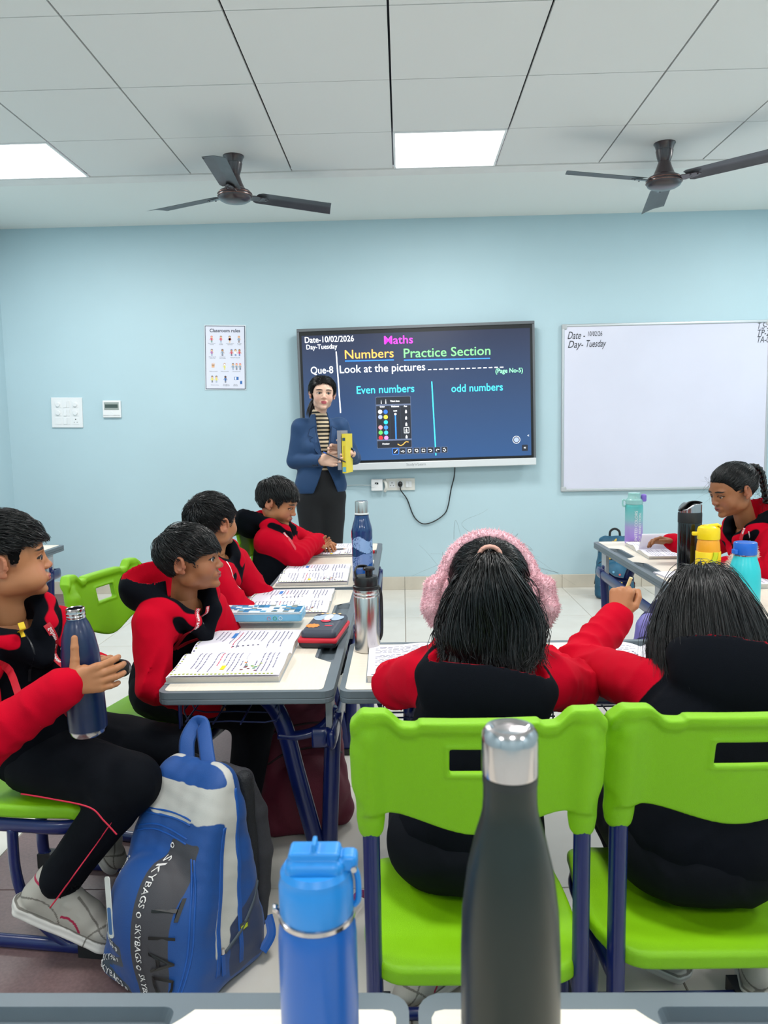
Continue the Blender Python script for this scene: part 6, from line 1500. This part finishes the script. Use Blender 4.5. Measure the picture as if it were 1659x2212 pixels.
# sharpener and eraser in the near tray
t = empty('sharpener', (.2105, .756, TZ_-.0146), .04, 'orange pencil sharpener in the tray of the near desk', 'sharpener'); m_or = MAT('orange_plastic', '#f0521a', .35)
sd = SDF((-.02, -.018, -.002), (.02, .018, .018), .0009); sd.box((0, 0, .0065), (.028, .024, .013), .003); sd.box((.001, -.001, .0145), (.020, .0125, .010), .003, .001, 's', Euler((.3, 0, .15)).to_matrix()); sdfobj(sd, 'body', m_or, t)
g = G(); g.box((.0005, -.003, .0106), (.018, .007, .0008), rx=.3, rz=.15); bl2 = g.obj('blade', m_steel, t); g = G(); g.lathe([(.0024, 0), (.0020, .0014), (.0005, .0014)], 14, T=Matrix.Translation((.003, -.003, .0112))); g.obj('screw', m_chrome, bl2)
sd = SDF((-.02, -.018, -.003), (.02, .018, .016), .0010); sd.box((0, 0, .0055), (.030, .020, .011), .0045); sd.add(lambda X, Y, Z: .0007*wob(X, Y, Z, 500, 3)); er = sdfobj(sd, 'eraser', MAT('eraser_white', '#d9d6d2', .75, var=.08, vscale=60)); er.location = (.2475, .757, TZ_-.0146); er.rotation_euler = (0, 0, -.12); tag(er, 'worn white eraser beside the orange sharpener', 'eraser')
g = G(); g.lathe([(.001, 0), (.0125, 0), (.013, .003), (.013, .013), (.0115, .015), (.001, .015)], 24); rc = g.obj('bottle_cap', MAT('red_cap', '#c8182a', .35), smooth=True, auto=.5); rc.location = (-.166, 3.985, TZ_-.0148); tag(rc, 'small red cap in the tray of the far left desk', 'cap')
g = G(); g.tube([(0, -.07, .0034), (0, .055, .0034)], .0034, 6); g.tube([(0, .055, .0034), (0, .075, .0034)], [.0034, .0005], 6, 1); pe_ = g.obj('pencil', [MAT('pencil_black', '#17181c', .3), MAT('pencil_wood', '#c9a27a', .6)]); pe_.location = (-.365, 3.90, TZ_+.019); pe_.rotation_euler = (0, 0, math.radians(-80)); tag(pe_, 'black pencil lying on the workbook of the writing boy', 'pencil')
g = G(); g.tube([(0, 0, 0), (0, 0, .028)], .0045, 8); pc2 = g.obj('chalk_stub', MAT('cream_stub', '#dcc98f', .6)); pc2.location = (.568, 1.962, .812); pc2.rotation_euler = (.2, .3, 0); tag(pc2, 'short cream stub pinched in the raised fist of the long haired girl', 'eraser')

# ---------------------------------------------------------------- earmuffs
def fur(n, pts, nrmv, ln, seed, rad=.0007):
    r = np.random.default_rng(seed); i = r.integers(0, len(pts), n); B = pts[i]; D = nrmv[i]+r.normal(size=(n, 3))*.45; t_ = np.linspace(0, 1, 3)[None, :, None]
    L = B[:, None, :]+D[:, None, :]*ln*t_*r.uniform(.5, 1.2, (n, 1, 1)); return strands_mesh(L, np.array([rad, rad*.8, rad*.2])[None, :]*np.ones((n, 1)), 3)
def furry(sd, name, mat, par, n, ln, seed, off=None, A=None, o=None):
    P, Q = sd.mesh(); nn = np.zeros_like(P); fn = np.cross(P[Q[:, 1]]-P[Q[:, 0]], P[Q[:, 2]]-P[Q[:, 0]])
    for k in range(4): np.add.at(nn, Q[:, k], fn)
    nn /= np.linalg.norm(nn, axis=1, keepdims=True)+1e-12
    V, F = fur(n, P, nn, ln, seed); V = np.concatenate([P, V]); F = np.concatenate([Q, F+len(P)])
    if A is not None: V = xf(V, A, o)-off
    return mk(name, V, F, mat, par, smooth=True)
m_pink = MAT('pink_fur', '#eebcc6', .9, sheen=.3, var=.06, vscale=40); m_pink2 = MAT('pale_fur', '#e4cfc8', .9, sheen=.3, var=.06, vscale=40)
A, o = headM((.175, 1.60, .888), (.06, .93, -.38), s=.95); off = V3(.175, 1.60, .86)
em_ = empty('earmuffs', off, 0, 'pink fluffy earmuffs with floppy ears on the head of the ponytailed girl', 'earmuffs')
sd = SDF((-.13, -.06, .02), (.13, .06, .15), .0032); sd.chain([(.100*math.sin(a)*1.02, -.012, -.002+.122*math.cos(a)) for a in np.linspace(-1.45, 1.45, 22)], [.0115]*22, .004); furry(sd, 'headband', m_pink, em_, 4200, .0045, 91, off, A, o)
for s in (-1, 1):
    sd = SDF((-.15, -.08, -.14), (.15, .08, .07), .0032); sd.ell((s*.094, -.008, -.018), (.020, .042, .044), .0); furry(sd, 'ear_cushion', m_pink, em_, 3200, .0045, 92+s, off, A, o)
    sd = SDF((-.17, -.08, -.16), (.17, .08, .08), .0032); sd.chain([(s*.104, -.034, .020), (s*.120, -.040, .0), (s*.126, -.038, -.048), (s*.120, -.034, -.078)], [.010, .017, .018, .010], .006); furry(sd, 'floppy_ear', m_pink, em_, 3200, .0045, 95+s, off, A, o)
em2 = empty('earmuffs', (1.205, 2.80, TZ_), 0, 'cream and pink fluffy earmuffs lying beside the yellow bottle', 'earmuffs')
sd = SDF((-.08, -.05, -.01), (.10, .05, .24), .004); sd.chain([(-.035, 0, .035), (-.03, 0, .09), (-.005, 0, .135), (.025, 0, .165), (.05, 0, .172), (.062, 0, .150)], [.022, .019, .017, .015, .015, .013], .006); sd.ell((-.03, 0, .042), (.036, .030, .040), .01); furry(sd, 'fur_band', m_pink2, em2, 3600, .006, 99)
g = G(); g.tube(bez([(.0, -.005, .110), (.018, -.010, .140), (.045, -.010, .155)], 5), .008, 8); g.obj('inner_lining', MAT('peach_fur', '#dcab98', .9), em2, smooth=True)
# ---------------------------------------------------------------- backpacks
def march(sd, p, d, a=.2, b=-.1, n=160):
    P = np.array(p)[None, :]+nrm(d)[None, :]*np.linspace(a, b, n)[:, None]; v = sd.val(P); k = int(np.argmax(v < 0)) if (v < 0).any() else n//2; return P[k]
def cord(par, sd, line, d, name, mat, r=.0022, lift=.0006, flat=None):
    pts = [march(sd, p, d)+nrm(d)*lift for p in bez(line, 6)]; pts = np.array(pts)
    for _ in range(2): pts[1:-1] = (pts[:-2]+2*pts[1:-1]+pts[2:])/4
    g = G(); g.tube([tuple(p) for p in pts], r, 6); return g.obj(name, mat, par, smooth=True)
def ptext(par, sd, s, size, c, xd, yd, d, mat, name='printed_text', lift=.0032, **k):
    V, F = text_mesh(s, size, res=2, **k); xd = nrm(xd); yd = nrm(yd); out = [march(sd, np.array(c)+xd*p[0]+yd*p[1], d, .12, -.12, 120)+nrm(d)*lift for p in V]
    return mk(name, out, F, mat, par, kind='stuff' if len(s) > 1 else None)
m_bblue = MAT('bag_blue', '#0e488f', .55, bump=.3, bscale=900, sheen=.1, attr=[('white', '#c3c2bd', .5, .1), ('char', '#3d3c42', .5, .08), ('mesh', '#27365a', .5, .1), ('band', '#3a4652', .5, .08)])
m_dark = MAT('bag_charcoal', '#2b2b31', .7, bump=.5, bscale=500); m_bmesh = MAT('bag_mesh', '#14161c', .7, bump=.8, bscale=350)
def bagshape(sd, wb, wt, back, fb, ft, H, seed=3, amp=.004):
    def f(X, Y, Z):
        t = np.clip(Z/H, 0, 1.2); hw = wb+(wt-wb)*t**1.6; fr = fb+(ft-fb)*t**1.35; bk = back+.03*t
        cy = (fr+bk)/2; hy = (fr-bk)/2; r_ = .045
        qx = np.abs(X)-(hw-r_); qy = np.abs(Y-cy)-(hy-r_*.9); qz = np.abs(Z-H/2)-(H/2-r_)
        return np.sqrt(np.maximum(qx, 0)**2+np.maximum(qy, 0)**2+np.maximum(qz, 0)**2)+np.minimum(np.maximum(np.maximum(qx, qy), qz), 0)-r_
    sd.fn(f); sd.add(lambda X, Y, Z: amp*wob(X, Y, Z, 28, seed)+amp*.5*wob(X, Y, Z, 75, seed+1))
def bigbag():
    t = empty('school_bag', (-.505, 1.680, 0), math.radians(148), 'blue and grey backpack with white panel hanging from the near left desk', 'backpack')
    H = .475; sd = SDF((-.19, -.17, -.005), (.19, .24, .50), .0052); bagshape(sd, .150, .105, -.105, .165, -.005, H)
    # puffed front pocket
    sd.ell((0, .105, .15), (.125, .085, .155), .03); sd.fn(lambda X, Y, Z: -(Z-.004)+0*X, 0, 'i')
    P, Q = sd.mesh(); x, y, z = P.T
    tt = np.clip(z/H, 0, 1); fr = .165+(-.17)*tt**1.35; bk = -.105+.03*tt; u = (y-bk)/(fr-bk+1e-6)      # 0 back .. 1 front
    side = smoothstep(.0, .02, np.abs(x)-.02)
    white = smoothstep(.40, .42, u)*smoothstep(.70, .68, u+.10*(tt-.5))*(z > .10)*(np.abs(x) > .045)*smoothstep(.09, .10, z+.35*(u-.4))
    white = np.maximum(white, smoothstep(.62, .64, u)*(z > .372)*(z < .440))*(u < 1.3)
    char = smoothstep(.014, .018, .056-np.abs(x+.058))*(u > .76)*(z < .335)*1.
    band = np.zeros(len(P))
    for zc, sl in ((.125, 0.), (.075, -.5), (.03, .18)): band = np.maximum(band, smoothstep(.014, .011, np.abs(z-zc-sl*(x-.07)))*(x > .02)*(u > .75))
    meshp = smoothstep(.155, .150, z-.45*(.45-u)*.3)*(u < .52)*(u > .05)*(np.abs(x) > .11)*(z > .03)
    def soft(v):
        v = np.asarray(v, float)
        for _ in range(3):
            a_ = np.zeros(len(P)); c_ = np.zeros(len(P))
            for k in range(4): np.add.at(a_, Q[:, k], v[Q[:, (k+1) % 4]]+v[Q[:, k-1]]); np.add.at(c_, Q[:, k], 2)
            v = .4*v+.6*a_/np.maximum(c_, 1)
        return v
    b = mk('body', P, Q, m_bblue, t, smooth=True, attrs=dict(white=soft(white), char=soft(char), mesh=soft(meshp), band=band))
    zc = MAT('zip_blue', '#1250a0', .5); dx = (-1, .0, 0)
    def U(u, zz): tt = zz/H; bk = -.105+.03*tt; fr = .165-.17*tt**1.35; return bk+u*(fr-bk)
    for uu, z0, z1 in ((.41, .05, .43), (.70, .06, .36)):
        for e in (-.016, 0, .016): cord(b, sd, [(-.0, U(uu+e-.03, z), z) for z in np.linspace(z0, z1, 7)], dx, 'zip_piping', zc, .0026)
    dz = (-.25, .95, .2)
    for e in (0, .010): cord(b, sd, [(.10, .0, .315+e), (.05, 0, .332+e), (0, 0, .334+e), (-.06, 0, .325+e)], (0, 1, .1), 'zip_piping', zc, .0024)
    for e in (0, .010): cord(b, sd, [(.09, 0, .352+e), (.0, 0, .362+e), (-.06, 0, .358+e)], (0, 1, .2), 'zip_piping', zc, .0024)
    for x_ in (-.088, -.080): cord(b, sd, [(x_+.03, 0, .02), (x_, 0, .12), (x_, 0, .22), (x_+.02, 0, .31)], (-.35, 1, 0), 'zip_piping', zc, .0026)
    # lettering
    dn = (0, 0, -1); F_ = (-.1, 1, .15)
    for zc_ in (.268, .152, .040): ptext(b, sd, 'SKYBAGS', .0205, (-.030, .1, zc_), dn, (-1, 0, 0), F_, m_print, name='strap_lettering')
    for zc_ in (.328, .212, .097): ptext(b, sd, 'o', .026, (-.030, .1, zc_), dn, (-1, 0, 0), F_, m_print, name='round_mark')
    for zc_, xx, a in ((.125, .075, 0), (.075, .075, -.5), (.03, .075, .18)): ptext(b, sd, 'SKYBAGS o', .021, (xx, .1, zc_), (-1, 0, -a), (a, 0, 1) if False else (0, 0, 1), (.05, 1, .05), m_print, name='strap_lettering')
    for i, ch in enumerate('TIAD'): ptext(b, sd, ch, .072, (-.078, .1, .225-i*.054), dn, (-1, 0, 0), F_, m_blk, name='large_letter', lift=.005)
    ptext(b, sd, 'Skybags', .020, (.105, .1, .245), (-.35, 0, 1), (-1, 0, -.3), (.35, 1, .1), m_print, name='script_lettering', shear=.4)
    # pull tag
    c = march(sd, (.055, .1, .19), (.1, 1, .1)); g = G(); g.prism(rrect(.017, .125, .006), -.001, .0012); tg = g.obj('pull_tag', MAT('tag_white', '#d8d8d2', .5), t); tg.location = tuple(c+np.array([0, .004, .01])); tg.rotation_euler = (math.radians(80), math.radians(-16), math.radians(180))
    g = G(); g.prism(rrect(.012, .055, .004), 0, .0018, T=Matrix.Translation((0, -.028, 0))); g.obj('tag_print', MAT('tag_blue', '#3d6aa0', .5), tg)
    # bottle pocket edge, grey padded strap and back mesh
    cord(b, sd, [(0, U(.60, .12), .10), (0, U(.42, .13), .115), (0, U(.25, .16), .145), (0, U(.05, .20), .195)], dx, 'pocket_hem', MAT('hem_grey', '#3f4a55', .6), .0045)
    c = march(sd, (0, U(.33, .13), .125), dx); g = G(); g.box((0, 0, 0), (.002, .03, .02)); lb = g.obj('pocket_label', MAT('label_grey', '#3b4047', .6), t); lb.location = tuple(c+np.array([-.003, 0, 0])); g = G(); g.box((-.0012, .002, -.001), (.001, .020, .009)); g.obj('label_mark', MAT('label_lime', '#c2d21e', .5), lb)
    c = march(sd, (0, U(.63, .10), .105), dx); g = G(); g.tube([(0, 0, .012), (0, 0, .0)], .004, 8); zp = g.obj('zip_puller', m_steel, t); zp.location = tuple(c+np.array([-.004, 0, 0])); g = G(); g.box((0, 0, -.026), (.003, .011, .048)); g.obj('puller_cord', zc, zp, bevel=.001)
    for s in (-1, 1):
        sd2 = SDF((-.20, -.30, .0), (.20, .02, .50), .0052); sd2.chain([(s*.055, -.062, .455), (s*.085, -.095, .425), (s*.100, -.118, .34), (s*.106, -.126, .24), (s*.108, -.118, .15), (s*.122, -.105, .09)], [.016, .022, .025, .025, .020, .010], .01)
        q = sdfobj(sd2, 'shoulder_strap', m_dark, t)
        g = G(); g.tube(bez([(s*.128, -.115, .09), (s*.150, -.10, .06), (s*.148, -.07, .035)], 5), .004, 6, flat=(.011, .0016)); g.obj('webbing', zc, q)
    sd2 = SDF((-.16, -.17, .02), (.16, -.03, .49), .006); sd2.box((0, -.098, .25), (.235, .040, .40), .018, .0, 'u', Euler((-.07, 0, 0)).to_matrix()); sdfobj(sd2, 'back_padding', m_bmesh, t)
    # hauling loop over the hook
    g = G(); g.tube(bez([(.045, -.045, .450), (.062, -.062, .495), (.062, -.090, .525), (.052, -.096, .531), (.038, -.092, .525), (-.010, -.055, .488), (-.056, -.020, .448)], 6), .01, 8, flat=(.019, .0028), up=(-.56, .83, 0)); g.obj('hauling_loop', m_bblue, t, smooth=True)
    return t
bigbag()
def plainbag(label, loc, rz, H, wb, mat, trim, sc=1., patt=None, loop=True):
    t = empty('school_bag', loc, rz, label, 'backpack'); sd = SDF((-.2, -.16, -.005), (.2, .2, H+.03), .0065); bagshape(sd, wb, wb*.78, -.09, .11, .02, H, 9, .005); sd.ell((0, .09, H*.3), (wb*.78, .06, H*.30), .02); sd.fn(lambda X, Y, Z: -(Z-.003)+0*X, 0, 'i'); P, Q = sd.mesh(); b = mk('body', P, Q, mat, t, smooth=True)
    for zz in (H*.62, H*.80): cord(b, sd, [(-wb*.8, 0, zz-.03), (-wb*.4, 0, zz), (wb*.4, 0, zz), (wb*.8, 0, zz-.03)], (0, 1, .1), 'zip_piping', trim, .0035)
    for s in (-1, 1):
        g = G(); g.tube(bez([(s*.05, -.07, H-.02), (s*.09, -.13, H*.8), (s*.10, -.145, H*.5), (s*.12, -.10, H*.15)], 6), .01, 8, flat=(.022, .007), up=(0, -1, 0)); g.obj('shoulder_strap', trim, t, smooth=True)
    if loop: g = G(); g.tube(bez([(-.035, -.03, H-.01), (-.03, -.03, H+.03), (0, -.03, H+.048), (.03, -.03, H+.03), (.035, -.03, H-.01)], 5), .006, 8, flat=(.008, .003), up=(0, 1, 0)); g.obj('hauling_loop', trim, t, smooth=True)
    if patt:
        r = random.Random(4)
        for k in range(34):
            a = r.uniform(-PI, PI); d = (math.sin(a), math.cos(a), .1); zz = r.uniform(.04, H*.93); c = (0, 0, zz); q = march(sd, (0, .02, zz), d, .25, -.02); n = nrm(d); tx = nrm(np.cross(n, (0, 0, 1))); ty = np.cross(tx, n); w1, h1 = r.choice([(.010, .022), (.016, .012), (.008, .008), (.020, .008)]); an = r.uniform(0, 3)
            pts = [q+n*.004+tx*(w1*math.cos(v)*math.cos(an)-h1*math.sin(v)*math.sin(an))+ty*(w1*math.cos(v)*math.sin(an)+h1*math.sin(v)*math.cos(an)) for v in np.linspace(0, 2*PI, 9)[:-1]]
            mk('printed_motif', pts, [tuple(range(8))], patt[k % len(patt)], b)
    return t
plainbag('dark maroon backpack standing on the floor under the near left desk', (-.335, 2.34, 0), math.radians(200), .40, .145, MAT('maroon_cloth', '#5e1029', .7, bump=.3, bscale=400), MAT('maroon_trim', '#2a0d18', .6))
plainbag('teal blue backpack with animal motifs standing on the floor by the whiteboard wall', (1.50, 5.50, 0), math.radians(165), .44, .135, MAT('teal_cloth', '#1d5470', .6, bump=.2, bscale=300, var=.3, vscale=12), MAT('bag_black', '#101216', .6), patt=[MAT('motif%d' % i, c, .6) for i, c in enumerate(('#d9d3d0', '#d8b44a', '#a08ad0', '#d0605a', '#6fa8c8'))])
plainbag('purple backpack hanging under the right desk beyond the raised fist', (.93, 2.80, .13), math.radians(150), .40, .11, MAT('purple_cloth', '#6a62a8', .5, bump=.2, bscale=300), MAT('purple_trim', '#2f2c52', .6))
g = G(); g.tube(bez([(-.165, 1.80, .006), (-.15, 1.835, .030), (-.128, 1.875, .038), (-.105, 1.905, .012), (-.09, 1.93, .004)], 6), .004, 6, flat=(.010, .0015), up=(0, -1, .3)); tag(g.obj('loose_strap', MAT('magenta_strap', '#8d1a63', .6), smooth=True), 'magenta strap end lying on the floor beside the centre chair', 'strap')

# ---------------------------------------------------------------- the teacher
m_blz = MAT('blue_blazer', '#123a64', .75, bump=.25, bscale=900, sheen=.1); m_blz2 = MAT('blazer_seam', '#0c2644', .8); m_trs = MAT('black_trousers', '#0b0d12', .8, bump=.1, bscale=500)
def teacher():
    off = V3(-.50, 4.92, 0); root = empty('person', off, 0, 'woman teacher in blue blazer standing before the display, holding two books', 'person')
    J = vec(dict(pelvis=(-.525, 4.93, .84), chest=(-.53, 4.94, 1.10), neck=(-.525, 4.935, 1.305), shR=(-.645, 4.925, 1.245), shL=(-.395, 4.985, 1.245), elR=(-.690, 4.905, 1.035), wrR=(-.512, 4.785, 1.040), elL=(-.315, 4.985, 1.050), wrL=(-.335, 4.845, 1.085),
                 hipR=(-.60, 4.92, .80), hipL=(-.46, 4.95, .80), knR=(-.585, 4.93, .44), knL=(-.475, 4.96, .44), anR=(-.58, 4.96, .08), anL=(-.48, 4.99, .08)))
    b = Body(); A, o = make_head(b, (-.497, 4.90, 1.456), (.22, -.97, -.02), J['neck'], s=.935, h=.0024, skin=m_skin2, roll=.05, child=False, root=root, off=off, look=(-.05, -.02), om=.001, wide=.88)
    add_hand(b, J['wrR'], (.93, -.20, .0), (.15, .1, 1), 1.0, [(.25, .45, .3), (.3, .5, .3), (.35, .5, .35), (.4, .5, .4)], [(.35, .85, -.1), (.2, .95, -.1), (.1, .95, -.1)], sg=1, h=.0026)
    add_hand(b, J['wrL']+V3(-.01, -.01, .0), (-.86, -.42, .22), (.1, -.3, 1), .98, [(.35, .55, .4)]*4, [(.6, .7, -.2), (.5, .8, -.2), (.3, .9, -.3)], sg=-1, h=.0026)
    core(b, J, .03); b.obj(m_skin2, root, off)
    hl = [(-.12, -.08), (-.05, -.07), (-.02, -.040), (.0, .008), (.02, .010), (.035, .000), (.048, .022), (.060, .050), (.075, .066), (.12, .070)]
    tie = (0, -.098, .0)
    parts = [cap_sdf(.003, .012, hl, seed=91, grain=.0006).mesh(), short_hair(3600, lambda P: np.minimum(np.linalg.norm(P-np.array(tie), axis=1), .16), lambda P: (lambda d: d/np.linalg.norm(d, axis=1, keepdims=True))(np.array(tie)-P+np.stack([np.sign(P[:, 0])*.10*(P[:, 1] > 0), 0*P[:, 0], -.02+0*P[:, 0]], 1)), 92, .010, hl, rad=.0012, steps=10, base0=.010)]
    W = lambda p: list(xf(np.array([p]), A, o)[0])
    L = [[W((x*.4, -.095, .01)), W((x*.9+.030, -.100, -.05)), W((x+.050, -.085, -.11)), W((x+.055, -.070, -.16))] for x in np.linspace(-.035, .035, 5)]
    V, F = locks(240, L, .0022, 93, jit=.006); parts.append((inv(A, o, V), F)); hair_obj(parts, A, o, off, root)
    # striped top
    pe, ch, ne = J['pelvis'], J['chest'], J['neck']
    up = nrm(ne-pe); side = nrm(J['shR']-J['shL']); side = nrm(side-up*(side@up)); fw = np.cross(up, side); R = np.stack([side, fw, up], 1)
    sd = SDF(pe-V3(.2, .2, .02), ne+V3(.2, .2, .08), .005); sd.ell(ch, (.118, .088, .15), 0, 'u', R); sd.ell(pe+up*.14, (.108, .088, .10), .04, 'u', R); sd.cap(ne-up*.05, ne+up*.028, .070, .047, .03)
    for s in (-1, 1): sd.ell(ch+side*s*.050+fw*.062+up*.012, (.045, .038, .045), .03, 'u', R)
    shirt_sd = sd; P, Q = sd.mesh(); loc = (P-ch)@R; st = np.sin(loc[:, 2]*2*PI/.0245+.0*loc[:, 0]); mk('striped_top', P-off, Q, MAT('striped_top', '#10100f', .8, attr=[('stripe', '#cdb99a', .0, .25)]), root, smooth=True, attrs=dict(stripe=st))
    # blazer
    h = .0052; sd = SDF((-.86, 4.66, .70), (-.16, 5.16, 1.40), h)
    sd.ell(ch+up*.01, (.148, .112, .165), 0, 'u', R); sd.ell(pe*.5+ch*.5, (.138, .108, .14), .05, 'u', R); sd.ell(pe+up*.035, (.165, .128, .115), .06, 'u', R)
    sd.cap(J['shL']-side*-.012, J['shR']-side*.012, .056, .056, .04); sd.cap(ne-up*.045, ne+up*.004, .078, .058, .02)
    for s in (-1, 1): sd.ell(ch+side*s*.055+fw*.070+up*.01, (.050, .045, .05), .03, 'u', R)
    for q in 'LR': sd.cap(J['sh'+q], J['el'+q], .055, .046, .03); sd.cap(J['el'+q], J['wr'+q], .047, .037, .012)
    # hem, open front below the lapels
    sd.fn(lambda X, Y, Z: (.838-Z)+0*X+.02*(X+.5), .0, 'i')
    a0 = ch+fw*.20
    def vee(X, Y, Z):
        lx = (X-ch[0])*side[0]+(Y-ch[1])*side[1]+(Z-ch[2])*side[2]; ly = (X-ch[0])*fw[0]+(Y-ch[1])*fw[1]+(Z-ch[2])*fw[2]; lz = (X-ch[0])*up[0]+(Y-ch[1])*up[1]+(Z-ch[2])*up[2]
        w_ = np.where(lz > -.06, np.minimum(.010+.30*np.clip(lz+.06, 0, .3)*.62, .044), .010+.42*np.clip(-.10-lz, 0, .3)); return np.maximum(np.abs(lx+.018)-w_, -(ly-.02))
    sd.fn(lambda X, Y, Z: -vee(X, Y, Z), 0, 'i')
    inner = SDF(sd.lo, sd.lo+h*(sd.n-1), h); inner.n = sd.n; inner.D = np.full(tuple(sd.n), 1., F4); inner.ax = sd.ax
    inner.ell(ch+up*.0, (.128, .094, .16), 0, 'u', R); inner.ell(pe+up*.04, (.150, .112, .16), .04, 'u', R); inner.cap(ne-up*.01, ne+up*.12, .050, .056, .01); sd.D = np.maximum(sd.D, -(inner.D))
    sd.add(lambda X, Y, Z: .003*wob(X, Y, Z, 24, 7)+.0012*wob(X, Y, Z, 60, 8))
    for q in 'LR':
        e, w2 = J['el'+q], J['wr'+q]; sd.cap(w2+nrm(w2-e)*.0, w2+nrm(w2-e)*.06, .030, .030, .002, 's')
    P, Q = sd.mesh(); bz = mk('blazer', P-off, Q, m_blz, root, smooth=True)
    # lapels: thin shaped plates folded back over the front
    class Both:
        def val(s, P): return np.minimum(sd.val(P), shirt_sd.val(P))
    bth = Both()
    def onb(x, z, lift=.003): return march(bth, ch+side*x+up*z, fw, .2, -.05, 160)+fw*lift
    for s in (-1, 1):
        c0 = -.018*1
        pts = [(s*.055+c0, .150), (s*.085+c0, .135), (s*.098+c0, .095), (s*.070+c0, .082), (s*.090+c0, .070), (s*.060+c0, .0), (s*.016+c0, -.055), (s*.020+c0, -.02), (s*.040+c0, .055)]
        lo_ = [onb(x, z, .002)-off for x, z in pts]; hi = [onb(x, z, .0060)-off for x, z in pts]; n = len(pts)
        cen = onb(s*.058+c0, .05, .0075)-off; F = [(n+i, n+(i+1) % n, 2*n) for i in range(n)]+[(i, (i+1) % n, n+(i+1) % n, n+i) for i in range(n)]
        mk('lapel', lo_+hi+[cen], F if s < 0 else [tuple(reversed(f)) for f in F], m_blz, bz); g = G(); g.tube([tuple(p) for p in hi], .0018, 4, closed=True); g.obj('lapel_edge', m_blz2, bz)
    for q, nn in (('R', 3), ('L', 2)):
        e, w2 = J['el'+q], J['wr'+q]; d = nrm(w2-e)
        for k in range(nn): p = march(sd, w2-d*(.018+.016*k)-V3(0, 0, .018), (0, -1, -.2), .12, -.05)-off; g = G(); g.lathe([(.0055, 0), (.005, .002), (.001, .0024)], 12, T=Matrix.Translation(p) @ Matrix.Rotation(PI/2, 4, 'X')); g.obj('cuff_button', m_blk, bz)
    # trousers
    sd = SDF((-.80, 4.72, .0), (-.26, 5.20, .98), .0075); sd.ell(pe+V3(0, 0, .0), (.142, .108, .12), 0); sd.ell(pe+V3(0, 0, .10), (.112, .092, .10), .03)
    for q in 'LR': sd.cap(J['hip'+q], J['kn'+q], .092, .070, .03); sd.cap(J['kn'+q], J['an'+q], .070, .062, .03)
    sd.add(lambda X, Y, Z: .003*wob(X, Y, Z, 20, 3)); P, Q = sd.mesh(); mk('trousers', P-off, Q, m_trs, root, smooth=True)
    for q in 'LR': sd = SDF(J['an'+q]-V3(.06, .2, .08), J['an'+q]+V3(.06, .08, .05), .005); sd.chain([J['an'+q]+V3(0, .03, -.045), J['an'+q]+V3(0, -.06, -.05), J['an'+q]+V3(.01, -.13, -.058)], [.032, .036, .022], .01); P, Q = sd.mesh(); mk('shoe', P-off, Q, m_blk, root, smooth=True)
    return J
TJ = teacher()
# what she holds
m_yel = MAT('yellow_cover', '#e8d23a', .4)
for nm, x, y, c, lab in (('textbook', -.352, 4.742, m_yel, 'yellow covered textbook held upright by the teacher'), ('textbook', -.381, 4.752, MAT('grey_cover', '#8f8f98', .5), 'grey backed book held behind the yellow textbook')):
    t = empty(nm, (x, y, .965 if c is m_yel else .985), math.radians(-11), lab, 'book', None); g = G(); g.box((0, .055, .118), (.020, .150, .232)); g.obj('pages', m_block, t)
    g = G(); [g.box((s*.0112, .055, .119), (.0016, .158, .240)) for s in (-1, 1)]; g.box((0, -.0235, .119), (.024, .0016, .240)); cv = g.obj('cover', c, t)
    if c is m_yel:
        g = G(); g.box((0, -.0250, .205), (.018, .001, .018), 0); g.box((0, -.0250, .022), (.020, .001, .030), 1); g.box((0, -.0252, .12), (.006, .0008, .09), 2); g.obj('spine_print', [MAT('sp0', '#2c4a5a', .5), MAT('sp1', '#5aa8c8', .5), MAT('sp2', '#c2a02a', .5)], cv, kind='stuff')
g = G(); g.tube([(0, 0, 0), (.13, 0, 0)], .0042, 10); g.tube([(-.022, 0, 0), (0, 0, 0)], .0046, 10, 1); pn = g.obj('pen', [MAT('pen_dark', '#20242c', .3), MAT('pen_blue', '#2a5ab0', .3)]); pn.location = (-.465, 4.735, 1.085); pn.rotation_euler = (0, math.radians(24), math.radians(-10)); tag(pn, 'dark pen with blue cap in the fingers of the teacher', 'pen')
